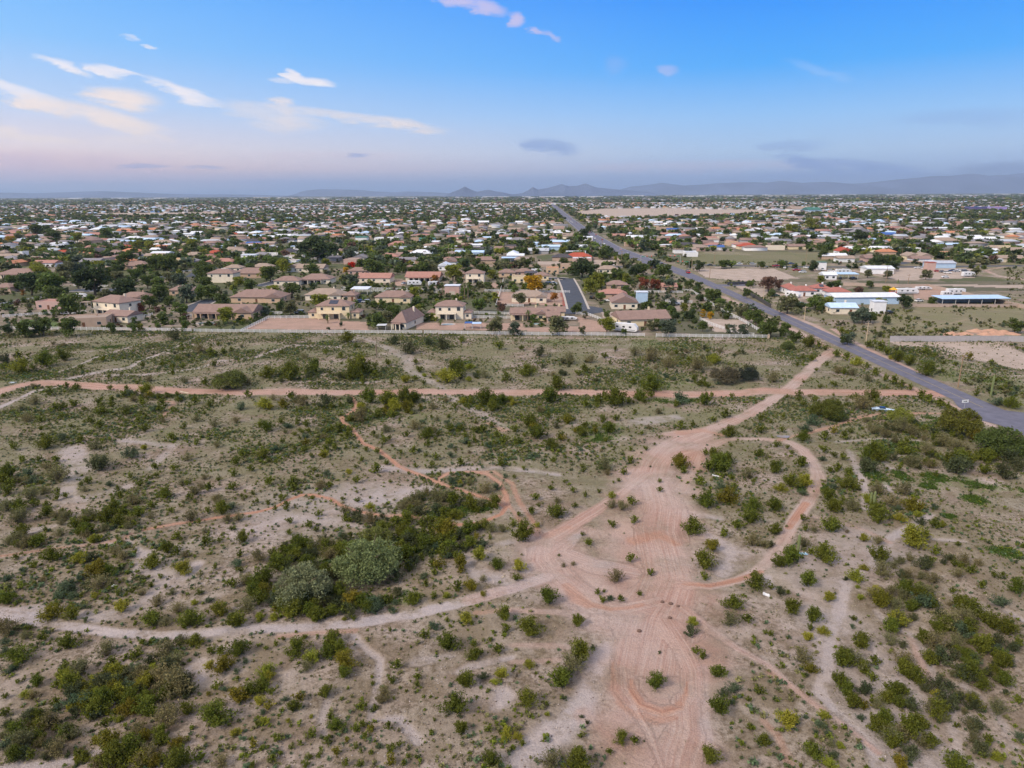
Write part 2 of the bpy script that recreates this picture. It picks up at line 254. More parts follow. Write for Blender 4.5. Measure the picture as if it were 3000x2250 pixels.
# ------------------------------------------------------------------ ground
# tracks: crop, [(x, y, width)] in crop pixels of the photo turned into ground points; kind o = orange soil, p = pink compacted soil, l = pale lilac sand
def pts(spec):
    out = []; k = None
    for tok in spec.split():
        if tok[0] in 'TMBS' and tok[0].isalpha(): k = tok; continue
        a = [float(q) for q in tok.split(',')]
        X, Y = P(*src(k, a[0], a[1])); s = 2.212 if k[0] == 'S' else 2.9493
        out.append((X, Y, (a[2] if len(a) > 2 else out[-1][2] / (mpp(Y) / s)) * mpp(Y) / s))
    return out
TRACKS = [
 ('o', .42, 'road', 'T1 -60,600,150 100,550,150 300,510,150 560,510,140 900,540,150 1500,572,150 2180,585,145 T2 1000,586,145 2180,588,140 T3 500,585,135 1100,598,140 1700,605,150 2180,585,140 T4 300,585,140 800,590,135 1300,592,140 1450,600,200'),
 ('p', .8, 'wash', 'T3 1500,1000,500 M3 1250,150,620 1250,500,760 1250,900,800 1150,1300,1100 B3 1200,600,1100 1250,1100,1000 1400,1500,900'), ('p', .8, 'wash', 'M3 300,700,420 500,1000,560 800,1200,600'),
 ('p', 1., 'road', 'T1 -60,600,150 100,550,150 300,510,150 560,510,140 900,540,150 1500,572,150 2180,585,145 T2 1000,586,145 2180,588,140 T3 500,585,135 1100,598,140 1700,605,150 2180,585,140 T4 300,585,140 800,590,135 1300,592,140 1450,600,200'),
 ('p', .9, 'trail', 'T4 560,235,110 430,320,100 200,540,110 0,680,110 T3 2000,800,120 1750,890,160 1500,980,300 1350,1080,330 1250,1200,330 1210,1327,330 M3 1260,200,260 1320,400,300 1290,600,360 1350,800,400 1400,1000,400 1330,1200,560 1230,1350,640 B3 1180,350,560 1150,480,520'),
 ('p', .9, 'trail', 'T3 1350,940,120 1500,930,140 1750,900,120'),
 ('p', .9, 'trail', 'B3 1000,400,260 960,600,190 980,780,180 1080,930,170 1300,1010,160 1480,960,160 1570,820,170 1560,620,150 1470,430,150 1350,250,250'),
 ('o', .65, 'wash', 'B3 1030,700,20 1045,820,60 1120,930,70 1300,985,80 1440,940,75 1500,830,40 1520,700,8'), ('o', .5, 'wash', 'B3 900,900,30 1050,1000,70 1250,1060,70 1420,1030,40'), ('o', .4, 'wash', 'B3 870,560,30 880,800,70 960,930,50'),
 ('p', .75, 'trail', 'B3 1500,900,200 1520,1150,260 1450,1350,330 1420,1600,380'),
 ('p', .6, 'trail', 'B3 1050,950,80 1180,1150,60 1300,1475,60'),
 ('p', .9, 'trail', 'M3 1150,120,120 950,280,110 700,450,140 450,600,170 300,680,220 280,850,220 400,1000,260 560,1130,260 760,1250,200 1000,1280,180 1250,1230,200'),
 ('o', .6, 'wash', 'M3 480,1080,90 560,1180,130 660,1240,80 M3 700,1240,60 740,1250,60 850,1275,55 1000,1265,50 1130,1235,40'),
 ('p', .55, 'wash', 'M3 300,640,150 600,600,140 900,680,190 1150,700,200'), ('o', .6, 'wash', 'M3 1050,690,110 1280,640,130 1420,720,90'), ('o', .4, 'wash', 'M3 300,640,90 480,580,70'), ('o', .5, 'wash', 'T3 1450,930,110 1650,910,110 1800,950,70'), ('o', .35, 'wash', 'T3 1560,1120,200 1600,1250,200'),
 ('p', .5, 'wash', 'M3 350,950,180 650,900,150 850,830,110 1050,740,130'),
 ('l', .6, 'trail', 'M3 620,600,60 400,780,160 700,900,200 1000,950,200'),
 ('p', .5, 'trail', 'M3 250,980,150 150,1050,120 0,1110,110 M2 1850,1215,130'),
 ('l', 1., 'trail', 'M3 300,1000,130 0,1110,110 M2 1850,1215,130 1400,1320,130 900,1400,115 400,1440,110 0,1455,110 B1 1600,330,110 1000,310,115 500,235,130 200,160,150 -40,110,140'),
 ('o', .35, 'trail', 'B2 2150,120,50 1900,140,50'), ('o', .35, 'trail', 'B2 850,290,45 500,300,50 200,340,40'),
 ('p', .7, 'trail', 'B3 600,150,110 300,130,80 0,120,70'), ('p', .5, 'trail', 'B3 0,420,60 250,420,60 500,430,80'), ('p', .5, 'trail', 'B3 0,560,60 200,560,70 400,540,60'),
 ('p', .85, 'trail', 'T4 60,1003,90 180,1020,100 300,1080,110 400,1200,110 440,1327,110 M4 430,120,105 400,250,105 330,380,110 220,530,110 130,700,115 0,880,120 M3 2100,960,90 1950,1035,90 1700,1090,100 1480,1060,130'),
 ('o', .8, 'trail', 'M4 330,370,60 220,520,60 180,580,60'), ('o', .75, 'trail', 'M3 2150,960,40 1950,1030,40 1700,1085,40 1500,1060,40'),
 ('p', .8, 'trail', 'T4 60,1003,90 0,990,80 T3 2000,985,80 1850,990,80 1650,1060,130 1450,1120,220'),
 ('p', .7, 'trail', 'T3 1600,1150,150 M3 1530,120,130 1450,250,130'),
 ('o', .5, 'trail', 'T4 100,1000,60 350,935,55 600,870,55 800,795,50 1000,768,50 1500,770,45 1600,790,30'),
 ('o', .95, 'trail', 'T2 820,620,26 870,690,32 840,755,30 745,800,32 745,840,32 830,895,34 880,970,34 930,1030,32 1050,1080,32 1150,1150,32 1230,1220,32 1400,1290,30 M2 1400,110,32 1600,200,34 1900,290,32 2050,340,30 2160,400,34 2120,460,30 1950,530,28 1750,548,26 1500,505,22 1300,465,22 1100,468,20 900,435,26 760,390,34 640,320,38 500,290,38 400,290,36 280,330,34 170,390,28 0,440,24 M1 1900,490,26 1500,548,22 1250,600,18'),
 ('o', .8, 'trail', 'M2 1600,200,30 1585,150,30 1680,102,30 1850,95,28 2000,120,28 2100,190,26 2165,300,26 2180,400,26'),
 ('o', .5, 'trail', 'M2 1850,95,22 2050,100,22 2212,200,24 M3 60,350,26 150,480,26 240,620,26'), ('o', .5, 'trail', 'M2 2100,300,20 2212,420,22 M3 100,560,24 220,640,26'),
 ('o', .45, 'trail', 'M1 -20,825,30 200,790,30 450,760,24 900,715,22 1080,680,22 1130,640,18'),
 ('l', .6, 'trail', 'M1 450,760,50 700,730,50 1000,710,50'), ('l', .7, 'trail', 'M1 1100,690,40 1210,780,60 1200,900,60 1120,1030,40'),
 ('o', .5, 'trail', 'T1 1370,665,16 1490,665,20 1500,690,20 1450,740,20 1390,810,18'),
 ('l', .9, 'trail', 'T1 -10,720,60 120,660,45 300,575,50 560,530,40'), ('l', .8, 'trail', 'T1 200,495,24 420,440,22 640,370,24 830,290,40 1000,235,24 1330,130,14'),
 ('l', .8, 'trail', 'T1 600,470,60 900,400,90 1100,380,70 1200,320,50 1400,250,30'), ('l', .6, 'trail', 'T1 2212,285,40 1900,320,40 1700,380,60 1300,430,80 900,440,60'),
 ('l', .6, 'trail', 'T1 1400,250,26 1560,180,26 1700,110,24 1850,90,20'), ('l', .6, 'trail', 'T1 400,260,20 800,235,24'),
 ('l', .5, 'wash', 'T2 880,95,30 1000,150,50 1150,210,80 1290,275,100 1330,400,80 1480,480,70 1620,560,70 1700,640,80 1880,740,90 2050,820,90 2150,900,80'),
 ('l', .7, 'wash', 'T2 -10,290,60 300,180,40 700,200,40 900,110,30'), ('l', .5, 'wash', 'T2 400,500,60 900,500,60 1200,480,40'),
 ('o', .4, 'wash', 'T2 2000,850,60 2150,910,70'),
 ('p', .6, 'path', 'T2 1100,95,14 2212,115,14 T3 700,122,16 1300,128,16 2212,135,18 T4 100,150,14'),
 ('p', .5, 'path', 'T1 900,92,12 1900,80,10'),
 ('l', .85, 'wash', 'M4 920,880,90 700,1020,110 640,1180,130 600,1330,110 B4 560,300,110 520,440,100 510,600,100 450,800,120 560,950,80 760,1120,110 900,1300,160 980,1500,180'),
 ('l', .9, 'wash', 'M4 790,90,80 850,260,80 830,400,60 1000,460,40'), ('l', .9, 'wash', 'M4 1000,190,50 1100,300,60 1280,350,40'), ('l', .9, 'wash', 'M4 1420,460,60 1260,560,80 1060,660,100 1000,750,90 880,880,80'),
 ('p', .6, 'wash', 'M4 380,480,40 600,530,50 850,600,50 1050,700,50'), ('l', .8, 'wash', 'M4 1450,680,60 1700,700,40'), ('l', .7, 'wash', 'M4 1330,930,50 1500,1000,60'),
 ('l', .55, 'wash', 'B4 600,250,700 900,800,800 1350,1400,900'), ('l', .5, 'wash', 'M4 500,1000,500 900,700,600'), ('l', .45, 'wash', 'M2 300,450,900 900,300,700'), ('l', .75, 'wash', 'B4 930,120,60 1030,230,70 1250,330,60 1340,480,80 1440,700,80 1540,880,90 1600,1150,100 1680,1500,150'), ('l', .8, 'wash', 'B4 900,370,60 950,560,60 1030,640,50'),
 ('p', .8, 'wash', 'B4 1240,360,60 1310,520,70 1420,760,50'), ('l', .8, 'wash', 'B4 1300,1100,90 1450,1200,100 1350,1400,120'), ('l', .7, 'wash', 'B4 1950,60,60 2212,200,70'), ('l', .6, 'wash', 'B4 1700,760,70 1900,900,70 2050,1100,60 2150,1300,50'),
 ('p', .8, 'trail', 'B3 1500,100,120 1700,260,90 1950,430,80 2212,570,70 B4 250,790,70 450,950,70 700,1120,70 950,1330,70'), ('o', .3, 'trail', 'B4 20,640,30 250,790,30 480,960,25'),
 ('o', .35, 'trail', 'B4 -40,1050,30 80,1180,30 150,1330,50 200,1475,40'),
 ('l', .9, 'wash', 'B3 830,420,200 720,650,200 620,900,300 400,1080,380 200,1300,300 100,1475,200'), ('p', .5, 'wash', 'B3 620,1000,200 800,1150,200 700,1300,120'),
 ('l', .7, 'wash', 'B3 1650,600,80 1640,900,120 1680,1200,140'), ('l', .7, 'wash', 'M3 1500,450,130 1800,500,80'), ('l', .8, 'wash', 'M3 1700,650,90 1950,820,250 1800,980,120'),
 ('l', .8, 'wash', 'M3 2212,1000,60 2250,1100,60'), ('l', .8, 'wash', 'M2 850,350,200 1200,290,260 1450,250,150'), ('l', .7, 'wash', 'M2 0,560,130 350,480,160 700,520,160 900,560,60'), ('l', .6, 'wash', 'M2 300,350,80 600,370,90'),
 ('l', .7, 'wash', 'M2 1100,60,120 1500,90,90 2100,60,80 M3 400,120,80'), ('l', .8, 'wash', 'M1 120,610,110 300,590,110 460,560,60'), ('l', .7, 'wash', 'M1 740,70,120 600,200,140 560,330,120 720,330,120 1100,220,120'), ('l', .6, 'wash', 'M1 0,330,60 200,330,50'),
 ('l', .8, 'wash', 'M1 1250,800,140 1300,950,160 1500,1060,200 1700,900,120'), ('l', .6, 'wash', 'M1 0,1290,60 300,1270,120 900,1350,140 1250,1260,150 1450,1000,120'),
 ('l', .7, 'wash', 'T1 640,1080,180 620,1180,180 640,1300,160'), ('l', .5, 'wash', 'T1 1000,1000,60 1500,1050,90 1300,1250,90'), ('l', .8, 'wash', 'B1 1600,630,110 1720,560,120 1740,700,80'), ('l', .9, 'wash', 'B1 1000,1270,90 850,1330,110 500,1430,90 0,1475,90'),
 ('l', .7, 'wash', 'B2 850,330,80 960,450,90 1080,540,90 1060,700,60 1000,1050,80 1250,1050,80 1400,1250,80'), ('l', .7, 'wash', 'B2 2212,520,60 1850,600,90 1750,650,60'), ('l', .8, 'wash', 'B2 2150,850,200 2080,950,160'), ('l', .5, 'wash', 'B2 1400,560,120 1700,500,60'),
 ('l', .5, 'wash', 'B2 620,900,70 560,1100,80 600,1200,60'), ('l', .7, 'wash', 'M3 200,780,130 120,950,90'), ('l', .7, 'wash', 'M2 1750,760,80 1950,1000,160 2150,1050,120'), ('l', .6, 'wash', 'M2 2100,720,80 2212,700,80'),
 ('l', .6, 'wash', 'T4 600,1010,40 1000,980,50 1300,1000,40'), ('l', .6, 'wash', 'T4 700,1080,40 750,1200,60 800,1300,70'), ('l', .6, 'wash', 'T4 1160,1130,50 1000,1200,50 1120,1280,50'), ('l', .6, 'wash', 'T3 1100,830,160 1400,800,120'),
 ('p', 1., 'verge', 'T4 560,40,45 700,130,50 900,230,55 1200,370,60 1500,530,60 1800,700,60 2000,760,30'), ('p', .9, 'verge', 'T4 180,20,30 420,140,40 560,230,60 900,400,40 1280,560,50 1640,720,50 1840,830,50 1950,880,70'),
 ('p', .9, 'verge', 'S3 260,770,40 450,860,40 640,950,40 900,1090,50'), ('p', .9, 'verge', 'S3 600,860,40 860,960,40 1090,1090,50'), ('p', .9, 'verge', 'S2 1900,490,18 1700,420,18 1540,300,14'),
 ('o', .6, 'wash', 'S3 2200,990,40 1950,1000,60 1700,1010,50 1600,1000,40'), ('p', .7, 'wash', 'S3 1290,880,30 1250,1000,30'), ('p', .6, 'wash', 'S3 1600,980,30 1840,920,20'),
 ('p', .9, 'wash', 'S3 2212,660,60 2050,640,40 1960,600,20 2100,575,14'), ('p', .8, 'wash', 'S3 1480,690,30 1380,660,30 1100,600,40 850,600,60'),
]
LOTS = [ # flat bare or grassed plots: colour, polygon
 ('tan', 'T4 1040,150 2000,150 2300,290 2300,420 1700,290 1180,205'), ('tan', 'S3 0,202 500,210 560,240 0,258'), ('tan', 'S2 1490,225 1700,202 2212,198 2212,258 1800,260 1540,246'),
 ('tan', 'S3 60,590 600,590 760,655 420,675 150,650'), ('pink', 'S3 1480,700 1620,705 1860,790 1500,790'), ('pink', 'S1 1750,905 2200,915 2212,985 1570,985'), ('pink', 'S2 0,930 170,935 180,990 0,985'),
 ('pink', 'S2 480,940 1180,945 1190,990 480,985'), ('pink', 'S2 1190,975 1620,960 1610,1000 1200,1000'), ('pink', 'S2 1520,900 1660,930 1740,1000 1560,995'), ('lawn', 'S2 535,478 650,478 655,512 560,512'), ('lawn', 'S2 945,765 1005,765 995,785 935,785'),
 ('lawn', 'S1 130,925 370,910 380,975 100,975'), ('lawn', 'S2 260,475 360,475 350,500 240,500'), ('tan', 'S2 1270,545 1420,540 1430,570 1270,572'), ('tan', 'S2 1630,530 1780,535 1790,570 1640,568'), ('pink', 'S2 1010,740 1480,745 1470,830 1010,820'),
 ('pink', 'S2 350,665 420,665 420,700 330,705'), ('brick', 'S2 1420,740 1465,740 1480,850 1440,850'), ('tan', 'S3 300,690 500,790 560,740 880,780 700,800 520,720'), ('tan', 'S3 120,910 420,925 430,1010 200,1000'),
 ('tan', 'S3 1280,690 2212,695 2212,720 1600,700'), ('olive', 'S3 100,480 1000,485 900,560 0,570'), ('tan', 'S3 1100,580 1900,590 1900,650 1400,670'), ('lawn', 'S2 2000,308 2180,305 2190,328 2010,330'),
 ('pink', 'S2 950,680 1050,680 1020,715 940,715'), ('tan', 'S1 600,232 1450,225 1480,245 650,255'), ('tan', 'S2 1300,850 1420,850 1400,870'), ('olive', 'S3 1290,830 2212,840 2212,990 1200,1040'), ('tan', 'S2 1680,870 1800,870 1780,930 1700,925')]
GREEN = 'T1 230,440,200,50 500,430,80,20 1600,610,300,28 950,200,150,20 T2 700,700,180,60 1250,650,300,50 2000,680,250,50 1100,780,300,60 T3 1350,490,300,70 600,660,150,40 350,760,150,40 700,900,250,60 820,1200,100,40 700,980,150,40 1450,660,300,25 450,150,500,30 1300,160,500,40 T4 1400,820,200,40 1400,900,250,60 1700,420,500,110 700,590,400,14 1000,1080,250,50 1150,1030,200,30 2000,520,300,80 M4 920,120,90,60 1150,120,70,50 1450,150,130,70 1800,200,200,70 1780,330,110,60 2100,250,150,50 550,230,150,25 1560,480,60,25 2050,780,130,60 300,260,60,40 M2 620,900,420,150 900,1180,420,90 1650,440,200,70 1900,400,200,60 1300,650,300,90 1600,760,200,70 1450,740,250,100 1000,1200,250,60 M3 820,40,90,30 1660,1020,60,20 M4 1400,220,80,30 T4 2100,1280,150,40'
def poly_xy(spec):
    out = []; k = None
    for tok in spec.split():
        if tok[0] in 'TMBS': k = tok; continue
        a = [float(q) for q in tok.split(',')]; out.append(P(*src(k, a[0], a[1])))
    return np.array(out)
def in_poly(X, Y, pl):
    r = np.zeros(X.shape, bool); n = len(pl)
    for i in range(n):
        x1, y1 = pl[i]; x2, y2 = pl[(i + 1) % n]
        c = ((y1 > Y) != (y2 > Y)) & (X < (x2 - x1) * (Y - y1) / (y2 - y1 + 1e-12) + x1); r ^= c
    return r
TR = [(k, s, cat, pts(sp)) for k, s, cat, sp in TRACKS]
GR = []
_k = None
for tok in GREEN.split():
    if tok[0] in 'TMBS': _k = tok; continue
    a = [float(q) for q in tok.split(',')]; X, Y = P(*src(_k, a[0], a[1])); _, Y2 = P(*src(_k, a[0], a[1] - a[3]))
    GR.append((X, Y, a[2] / 2.9493 * mpp(Y), abs(Y2 - Y)))
LT = [(c, poly_xy(s)) for c, s in LOTS]
ROADC = [(124.5, -400), (124.5, 150), (124.5, 430), (122, 500), (113, 600), (106, 720), (110, 1008), (130, 1568), (179, 2738), (259, 4753), (420, 9000)]
ROADW = [7.4, 7.4, 7.4, 13, 19, 19, 19, 20, 20, 20, 20]
def road_x(y): return np.interp(y, [p[1] for p in ROADC], [p[0] for p in ROADC])
def road_w(y): return np.interp(y, [p[1] for p in ROADC], ROADW)
FENCE_Y = lambda x: 273.5 - 0.0707 * x          # line of the white front fence
def masks(X, Y):
    """per point: pink, orange, pale, green, across, zone(0 desert..1 suburb)"""
    n = len(X); pk = np.zeros(n); og = np.zeros(n); pl = np.zeros(n); gr = np.zeros(n); ac = np.full(n, 50.0); rd = np.zeros(n); depth = np.zeros(n)
    wob = (fnoise(X, Y, 5, 4) - .5)
    near = (Y > 30) & (Y < 900)
    for kind, st, cat, p in TR:
        xs = [q[0] for q in p]; ys = [q[1] for q in p]; wm = max(q[2] for q in p)
        idx = np.nonzero(near & (X > min(xs) - wm - 3) & (X < max(xs) + wm + 3) & (Y > min(ys) - wm - 3) & (Y < max(ys) + wm + 3))[0]
        if not len(idx): continue
        x = X[idx]; y = Y[idx]; best = np.full(len(idx), 9.0); bd = np.full(len(idx), 99.0)
        for (x0, y0, w0), (x1, y1, w1) in zip(p[:-1], p[1:]):
            dx, dy = x1 - x0, y1 - y0; l2 = dx * dx + dy * dy + 1e-9
            t = np.clip(((x - x0) * dx + (y - y0) * dy) / l2, 0, 1)
            d = np.hypot(x - x0 - t * dx, y - y0 - t * dy); hw = (w0 + (w1 - w0) * t) * .5
            if cat == 'road': hw = np.full_like(hw, 2.9)
            elif cat == 'path': hw = np.minimum(hw * 1.6, 1.6)
            if kind == 'o' and cat == 'trail': hw = np.maximum(hw, .48)
            q = d / hw; s_ = ((x - x0) * dy - (y - y0) * dx) / math.sqrt(l2)
            m = q < best; best[m] = q[m]; bd[m] = s_[m]
        edge = .5 if cat == 'wash' else .3
        f = (1 - smooth(1 - edge, 1 + edge, best + wob[idx] * (1.3 if cat == 'wash' else .7))) * st
        if kind == 'o': og[idx] = np.maximum(og[idx], f); pk[idx] = np.maximum(pk[idx], f * .6)
        elif kind == 'p': pk[idx] = np.maximum(pk[idx], f)
        else: pl[idx] = np.maximum(pl[idx], f)
        if cat != 'wash':
            m = f > .05; ii = idx[m]; b_ = np.abs(bd[m]) < np.abs(ac[ii]) * 1.5; ac[ii[b_]] = bd[m][b_]
            rd[idx] = np.maximum(rd[idx], f / st)
        depth[idx] = np.maximum(depth[idx], f * (.35 if cat == 'wash' else .12))
    for (gx, gy, rx, ry) in GR:
        q = ((X - gx) / rx) ** 2 + ((Y - gy) / ry) ** 2
        gr = np.maximum(gr, 1 - smooth(.1, 1.7, q + wob * 4.0))
    gr *= (1 - .9 * np.maximum(pk, og))
    return pk, og, pl, gr, ac, rd, depth
def height(X, Y, depth):
    X = np.asarray(X, float); Y = np.asarray(Y, float)
    h = (fnoise(X, Y, 22, 3) - .5) * .9 + (fnoise(X, Y, 3.5, 2) - .5) * .22
    k = smooth(14, 22, np.abs(X - 124.5)) * (1 - smooth(225, 250, Y)) * smooth(20, 40, Y)
    k = k * (1 - smooth(104, 114, X) * smooth(118, 132, Y))
    return (h * (1 - np.minimum(depth * 2, .7)) - depth * .5) * k
ys = list(np.arange(-400, 20, 30.0)); y = 40.0
while y < 330: ys.append(y); y += max(.29, y * .0034)
while y < 6000: ys.append(y); y *= 1.009
while y < 60000: ys.append(y); y *= 1.05
ys = np.array(ys); NC = 860
t_ = np.linspace(-1, 1, NC)
HW = np.where(ys < 40, 400, np.where(ys < 330, .86 * ys + 45, 1.0 * ys + 0))
HW = np.where(ys < 40, 400, .95 * ys + 30); HW = np.where((ys < 60000) & (ys >= 40), HW, HW)
GX = t_[None, :] * HW[:, None]; GY = np.repeat(ys[:, None], NC, 1)
fx = GX.ravel(); fy = GY.ravel()
pk, og, pl, gr, ac, rdm, dep = masks(fx, fy)
hz = height(fx, fy, dep)
zone = np.zeros(len(fx))
sub = (fy > FENCE_Y(fx) - .5) & (fx < 104) | (fy > 455) & (fx < 104) | (fy > 560) | (fx > 145) & (fy > 380) & (fx < 320) & (fy < 460)
zone[sub] = .5
lotc = np.zeros((len(fx), 4), np.float32)
LC = {'tan': (.43, .35, .30), 'pink': (.40, .27, .22), 'lawn': (.075, .13, .035), 'brick': (.30, .09, .075), 'olive': (.20, .19, .10)}
for c, plg in LT:
    m = in_poly(fx, fy, plg); lotc[m] = (*LC[c], 1 if c != 'olive' else .6)
V = np.stack([fx, fy, hz], 1)
nr = len(ys); i0 = (np.arange(nr - 1)[:, None] * NC + np.arange(NC - 1)[None, :]).ravel()
F = np.stack([i0, i0 + 1, i0 + NC + 1, i0 + NC], 1)

def ground_material():
    global nt, L
    m = bpy.data.materials.new('desert_ground'); m.use_nodes = True; nt = m.node_tree; L = nt.links; b = nt.nodes['Principled BSDF']
    b.inputs['Roughness'].default_value = .92; b.inputs['Specular IOR Level'].default_value = .12
    g = N('ShaderNodeNewGeometry'); pos = g.outputs['Position']
    def noise(sc_, det=4, rough=.6, vec=None, off=0):
        n = N('ShaderNodeTexNoise'); n.inputs['Scale'].default_value = sc_; n.inputs['Detail'].default_value = det; n.inputs['Roughness'].default_value = rough
        mp = N('ShaderNodeMapping'); mp.inputs[1].default_value = (off, off * .7, 0); L.new(vec or pos, mp.inputs[0]); L.new(mp.outputs[0], n.inputs['Vector']); return n.outputs[0]
    def mr(v, a, b_, c=0, d=1):
        n = N('ShaderNodeMapRange'); n.interpolation_type = 'SMOOTHSTEP'; L.new(v, n.inputs[0])
        for i, q in zip((1, 2, 3, 4), (a, b_, c, d)): n.inputs[i].default_value = q
        return n.outputs[0]
    a1 = N('ShaderNodeAttribute'); a1.attribute_name = 'm1'; s1 = N('ShaderNodeSeparateColor'); L.new(a1.outputs['Color'], s1.inputs[0])
    a2 = N('ShaderNodeAttribute'); a2.attribute_name = 'm2'; s2 = N('ShaderNodeSeparateColor'); L.new(a2.outputs['Color'], s2.inputs[0])
    a3 = N('ShaderNodeAttribute'); a3.attribute_name = 'lot'
    pink, orange, green = s1.outputs; pale, zone_, _z = s2.outputs; across = a2.outputs['Alpha']
    sp = N('ShaderNodeSeparateXYZ'); L.new(pos, sp.inputs[0])
    big = noise(.035, 4, .6); mid = noise(.17, 5, .62, off=9); fine = noise(1.3, 6, .72, off=3); vfine = noise(5.5, 3, .7, off=5)
    c = mix(mr(big, .35, .65), (.31, .25, .205, 1), (.41, .34, .31, 1))
    c = mix(mr(mid, .4, .62), c, (.225, .172, .130, 1))
    olive = M('MULTIPLY', mr(noise(.06, 5, .7, off=20), .36, .56), mr(sp.outputs[1], 65, 170, .25, 1.0))
    c = mix(M('MULTIPLY', olive, .85), c, (.165, .168, .088, 1))
    litter = M('MULTIPLY', mr(fine, .44, .62), mr(noise(.06, 4, .6, off=31), .34, .58, .12, .9))
    c = mix(litter, c, (.135, .105, .07, 1))
    c = mix(M('MULTIPLY', pale, mr(noise(.22, 5, .7, off=63), .36, .54, .25, 1)), c, mix(mr(mid, .35, .65), (.375, .335, .34, 1), (.435, .375, .36, 1)))
    cv = N('ShaderNodeCombineXYZ'); L.new(M('MULTIPLY', across, 1.0), cv.inputs[0]); L.new(M('MULTIPLY', sp.outputs[1], .02), cv.inputs[1]); L.new(M('MULTIPLY', sp.outputs[0], .02), cv.inputs[2])
    st = noise(2.2, 4, .75, vec=cv.outputs[0])
    pc = mix(mr(st, .35, .66), (.485, .345, .295, 1), (.375, .222, .18, 1))
    pc = mix(mr(big, .4, .6, 0, .5), pc, (.47, .40, .375, 1))
    c = mix(M('MULTIPLY', pink, mr(noise(.11, 4, .65, off=55), .28, .56, .45, 1)), c, pc)
    oc = mix(mr(st, .35, .65), (.45, .255, .18, 1), (.34, .165, .105, 1))
    c = mix(M('MULTIPLY', orange, mr(noise(.25, 4, .65, off=77), .3, .5, .55, 1)), c, oc)
    gm = M('MULTIPLY', green, mr(noise(.8, 6, .8, off=41), .50, .58))
    c = mix(M('MULTIPLY', gm, .7), c, mix(mid, (.075, .15, .022, 1), (.13, .19, .04, 1)))
    # plots of the suburb: each cell its own tone
    vo = N('ShaderNodeTexVoronoi'); vo.distance = 'CHEBYCHEV'; vo.inputs['Scale'].default_value = 1 / 38.0; vo.inputs['Randomness'].default_value = .8
    mp = N('ShaderNodeMapping'); mp.inputs[2].default_value = (0, 0, R_(3)); L.new(pos, mp.inputs[0]); L.new(mp.outputs[0], vo.inputs['Vector'])
    sv = N('ShaderNodeSeparateColor'); L.new(vo.outputs['Color'], sv.inputs[0])
    lc = ramp(sv.outputs[0], [(0, (.25, .20, .16, 1)), (.2, (.16, .14, .10, 1)), (.4, (.10, .11, .055, 1)), (.65, (.29, .235, .20, 1)), (.78, (.12, .115, .08, 1)), (1, (.075, .10, .04, 1))], 'CONSTANT')
    lc = mix(mr(mid, .4, .6, 0, .6), lc, (.10, .105, .055, 1))
    c = mix(M('MULTIPLY', zone_, 2.0, clamp=True), c, lc)
    far = mr(sp.outputs[1], 2200, 4200)
    c = mix(far, c, mix(mr(noise(.006, 6, .75), .42, .6), (.075, .08, .05, 1), (.20, .165, .13, 1)))
    c = mix(a3.outputs['Alpha'], c, mix(mr(mid, .35, .65, 0, .35), a3.outputs['Color'], (.2, .17, .12, 1)))
    c = mix(1.0, c, mr(vfine, .3, .7, .84, 1.14), 'MULTIPLY')
    L.new(c, b.inputs['Base Color'])
    bp = N('ShaderNodeBump'); bp.inputs['Strength'].default_value = .8; bp.inputs['Distance'].default_value = .5
    hsum = M('ADD', M('MULTIPLY', fine, .8), M('ADD', M('MULTIPLY', vfine, .25), M('MULTIPLY', M('MULTIPLY', st, pink), .5)))
    L.new(hsum, bp.inputs['Height']); L.new(bp.outputs[0], b.inputs['Normal'])
    return m
GM = ground_material()
rowf = (rdm[F].mean(1) > .5)
tr_road = np.zeros(len(fx), bool)
p = TR[0][3]
dmin = np.full(len(fx), 99.)
nearm = (fy > 150) & (fy < 230)
for (x0, y0, w0), (x1, y1, w1) in zip(p[:-1], p[1:]):
    dx, dy = x1 - x0, y1 - y0; l2 = dx * dx + dy * dy + 1e-9; t = np.clip(((fx - x0) * dx + (fy - y0) * dy) / l2, 0, 1)
    dmin = np.where(nearm, np.minimum(dmin, np.hypot(fx - x0 - t * dx, fy - y0 - t * dy)), dmin)
isroad = (dmin[F].mean(1) < 2.8)
def ground_piece(name, sel):
    f = F[sel]; u, inv = np.unique(f, return_inverse=True); f = inv.reshape(f.shape)
    me = np_mesh(name, V[u], f, [GM], nrm_smooth=True)
    for an, arr in (('m1', np.stack([pk, og, gr, np.ones(len(fx))], 1)), ('m2', np.stack([pl, zone, zone * 0, ac], 1)), ('lot', lotc)):
        a = me.attributes.new(an, 'FLOAT_COLOR', 'POINT'); a.data.foreach_set('color', arr[u].astype(np.float32).ravel())
    o = bpy.data.objects.new(name, me); link(o); o['kind'] = 'structure'; return o
ground_piece('ground', ~(rowf | isroad)); ground_piece('dirt_road', isroad); ground_piece('dirt_track', rowf & ~isroad)
def gz(x, y):
    a = np.atleast_1d(np.asarray(x, float)); b_ = np.atleast_1d(np.asarray(y, float))
    m = masks(a, b_); return height(a, b_, m[6])

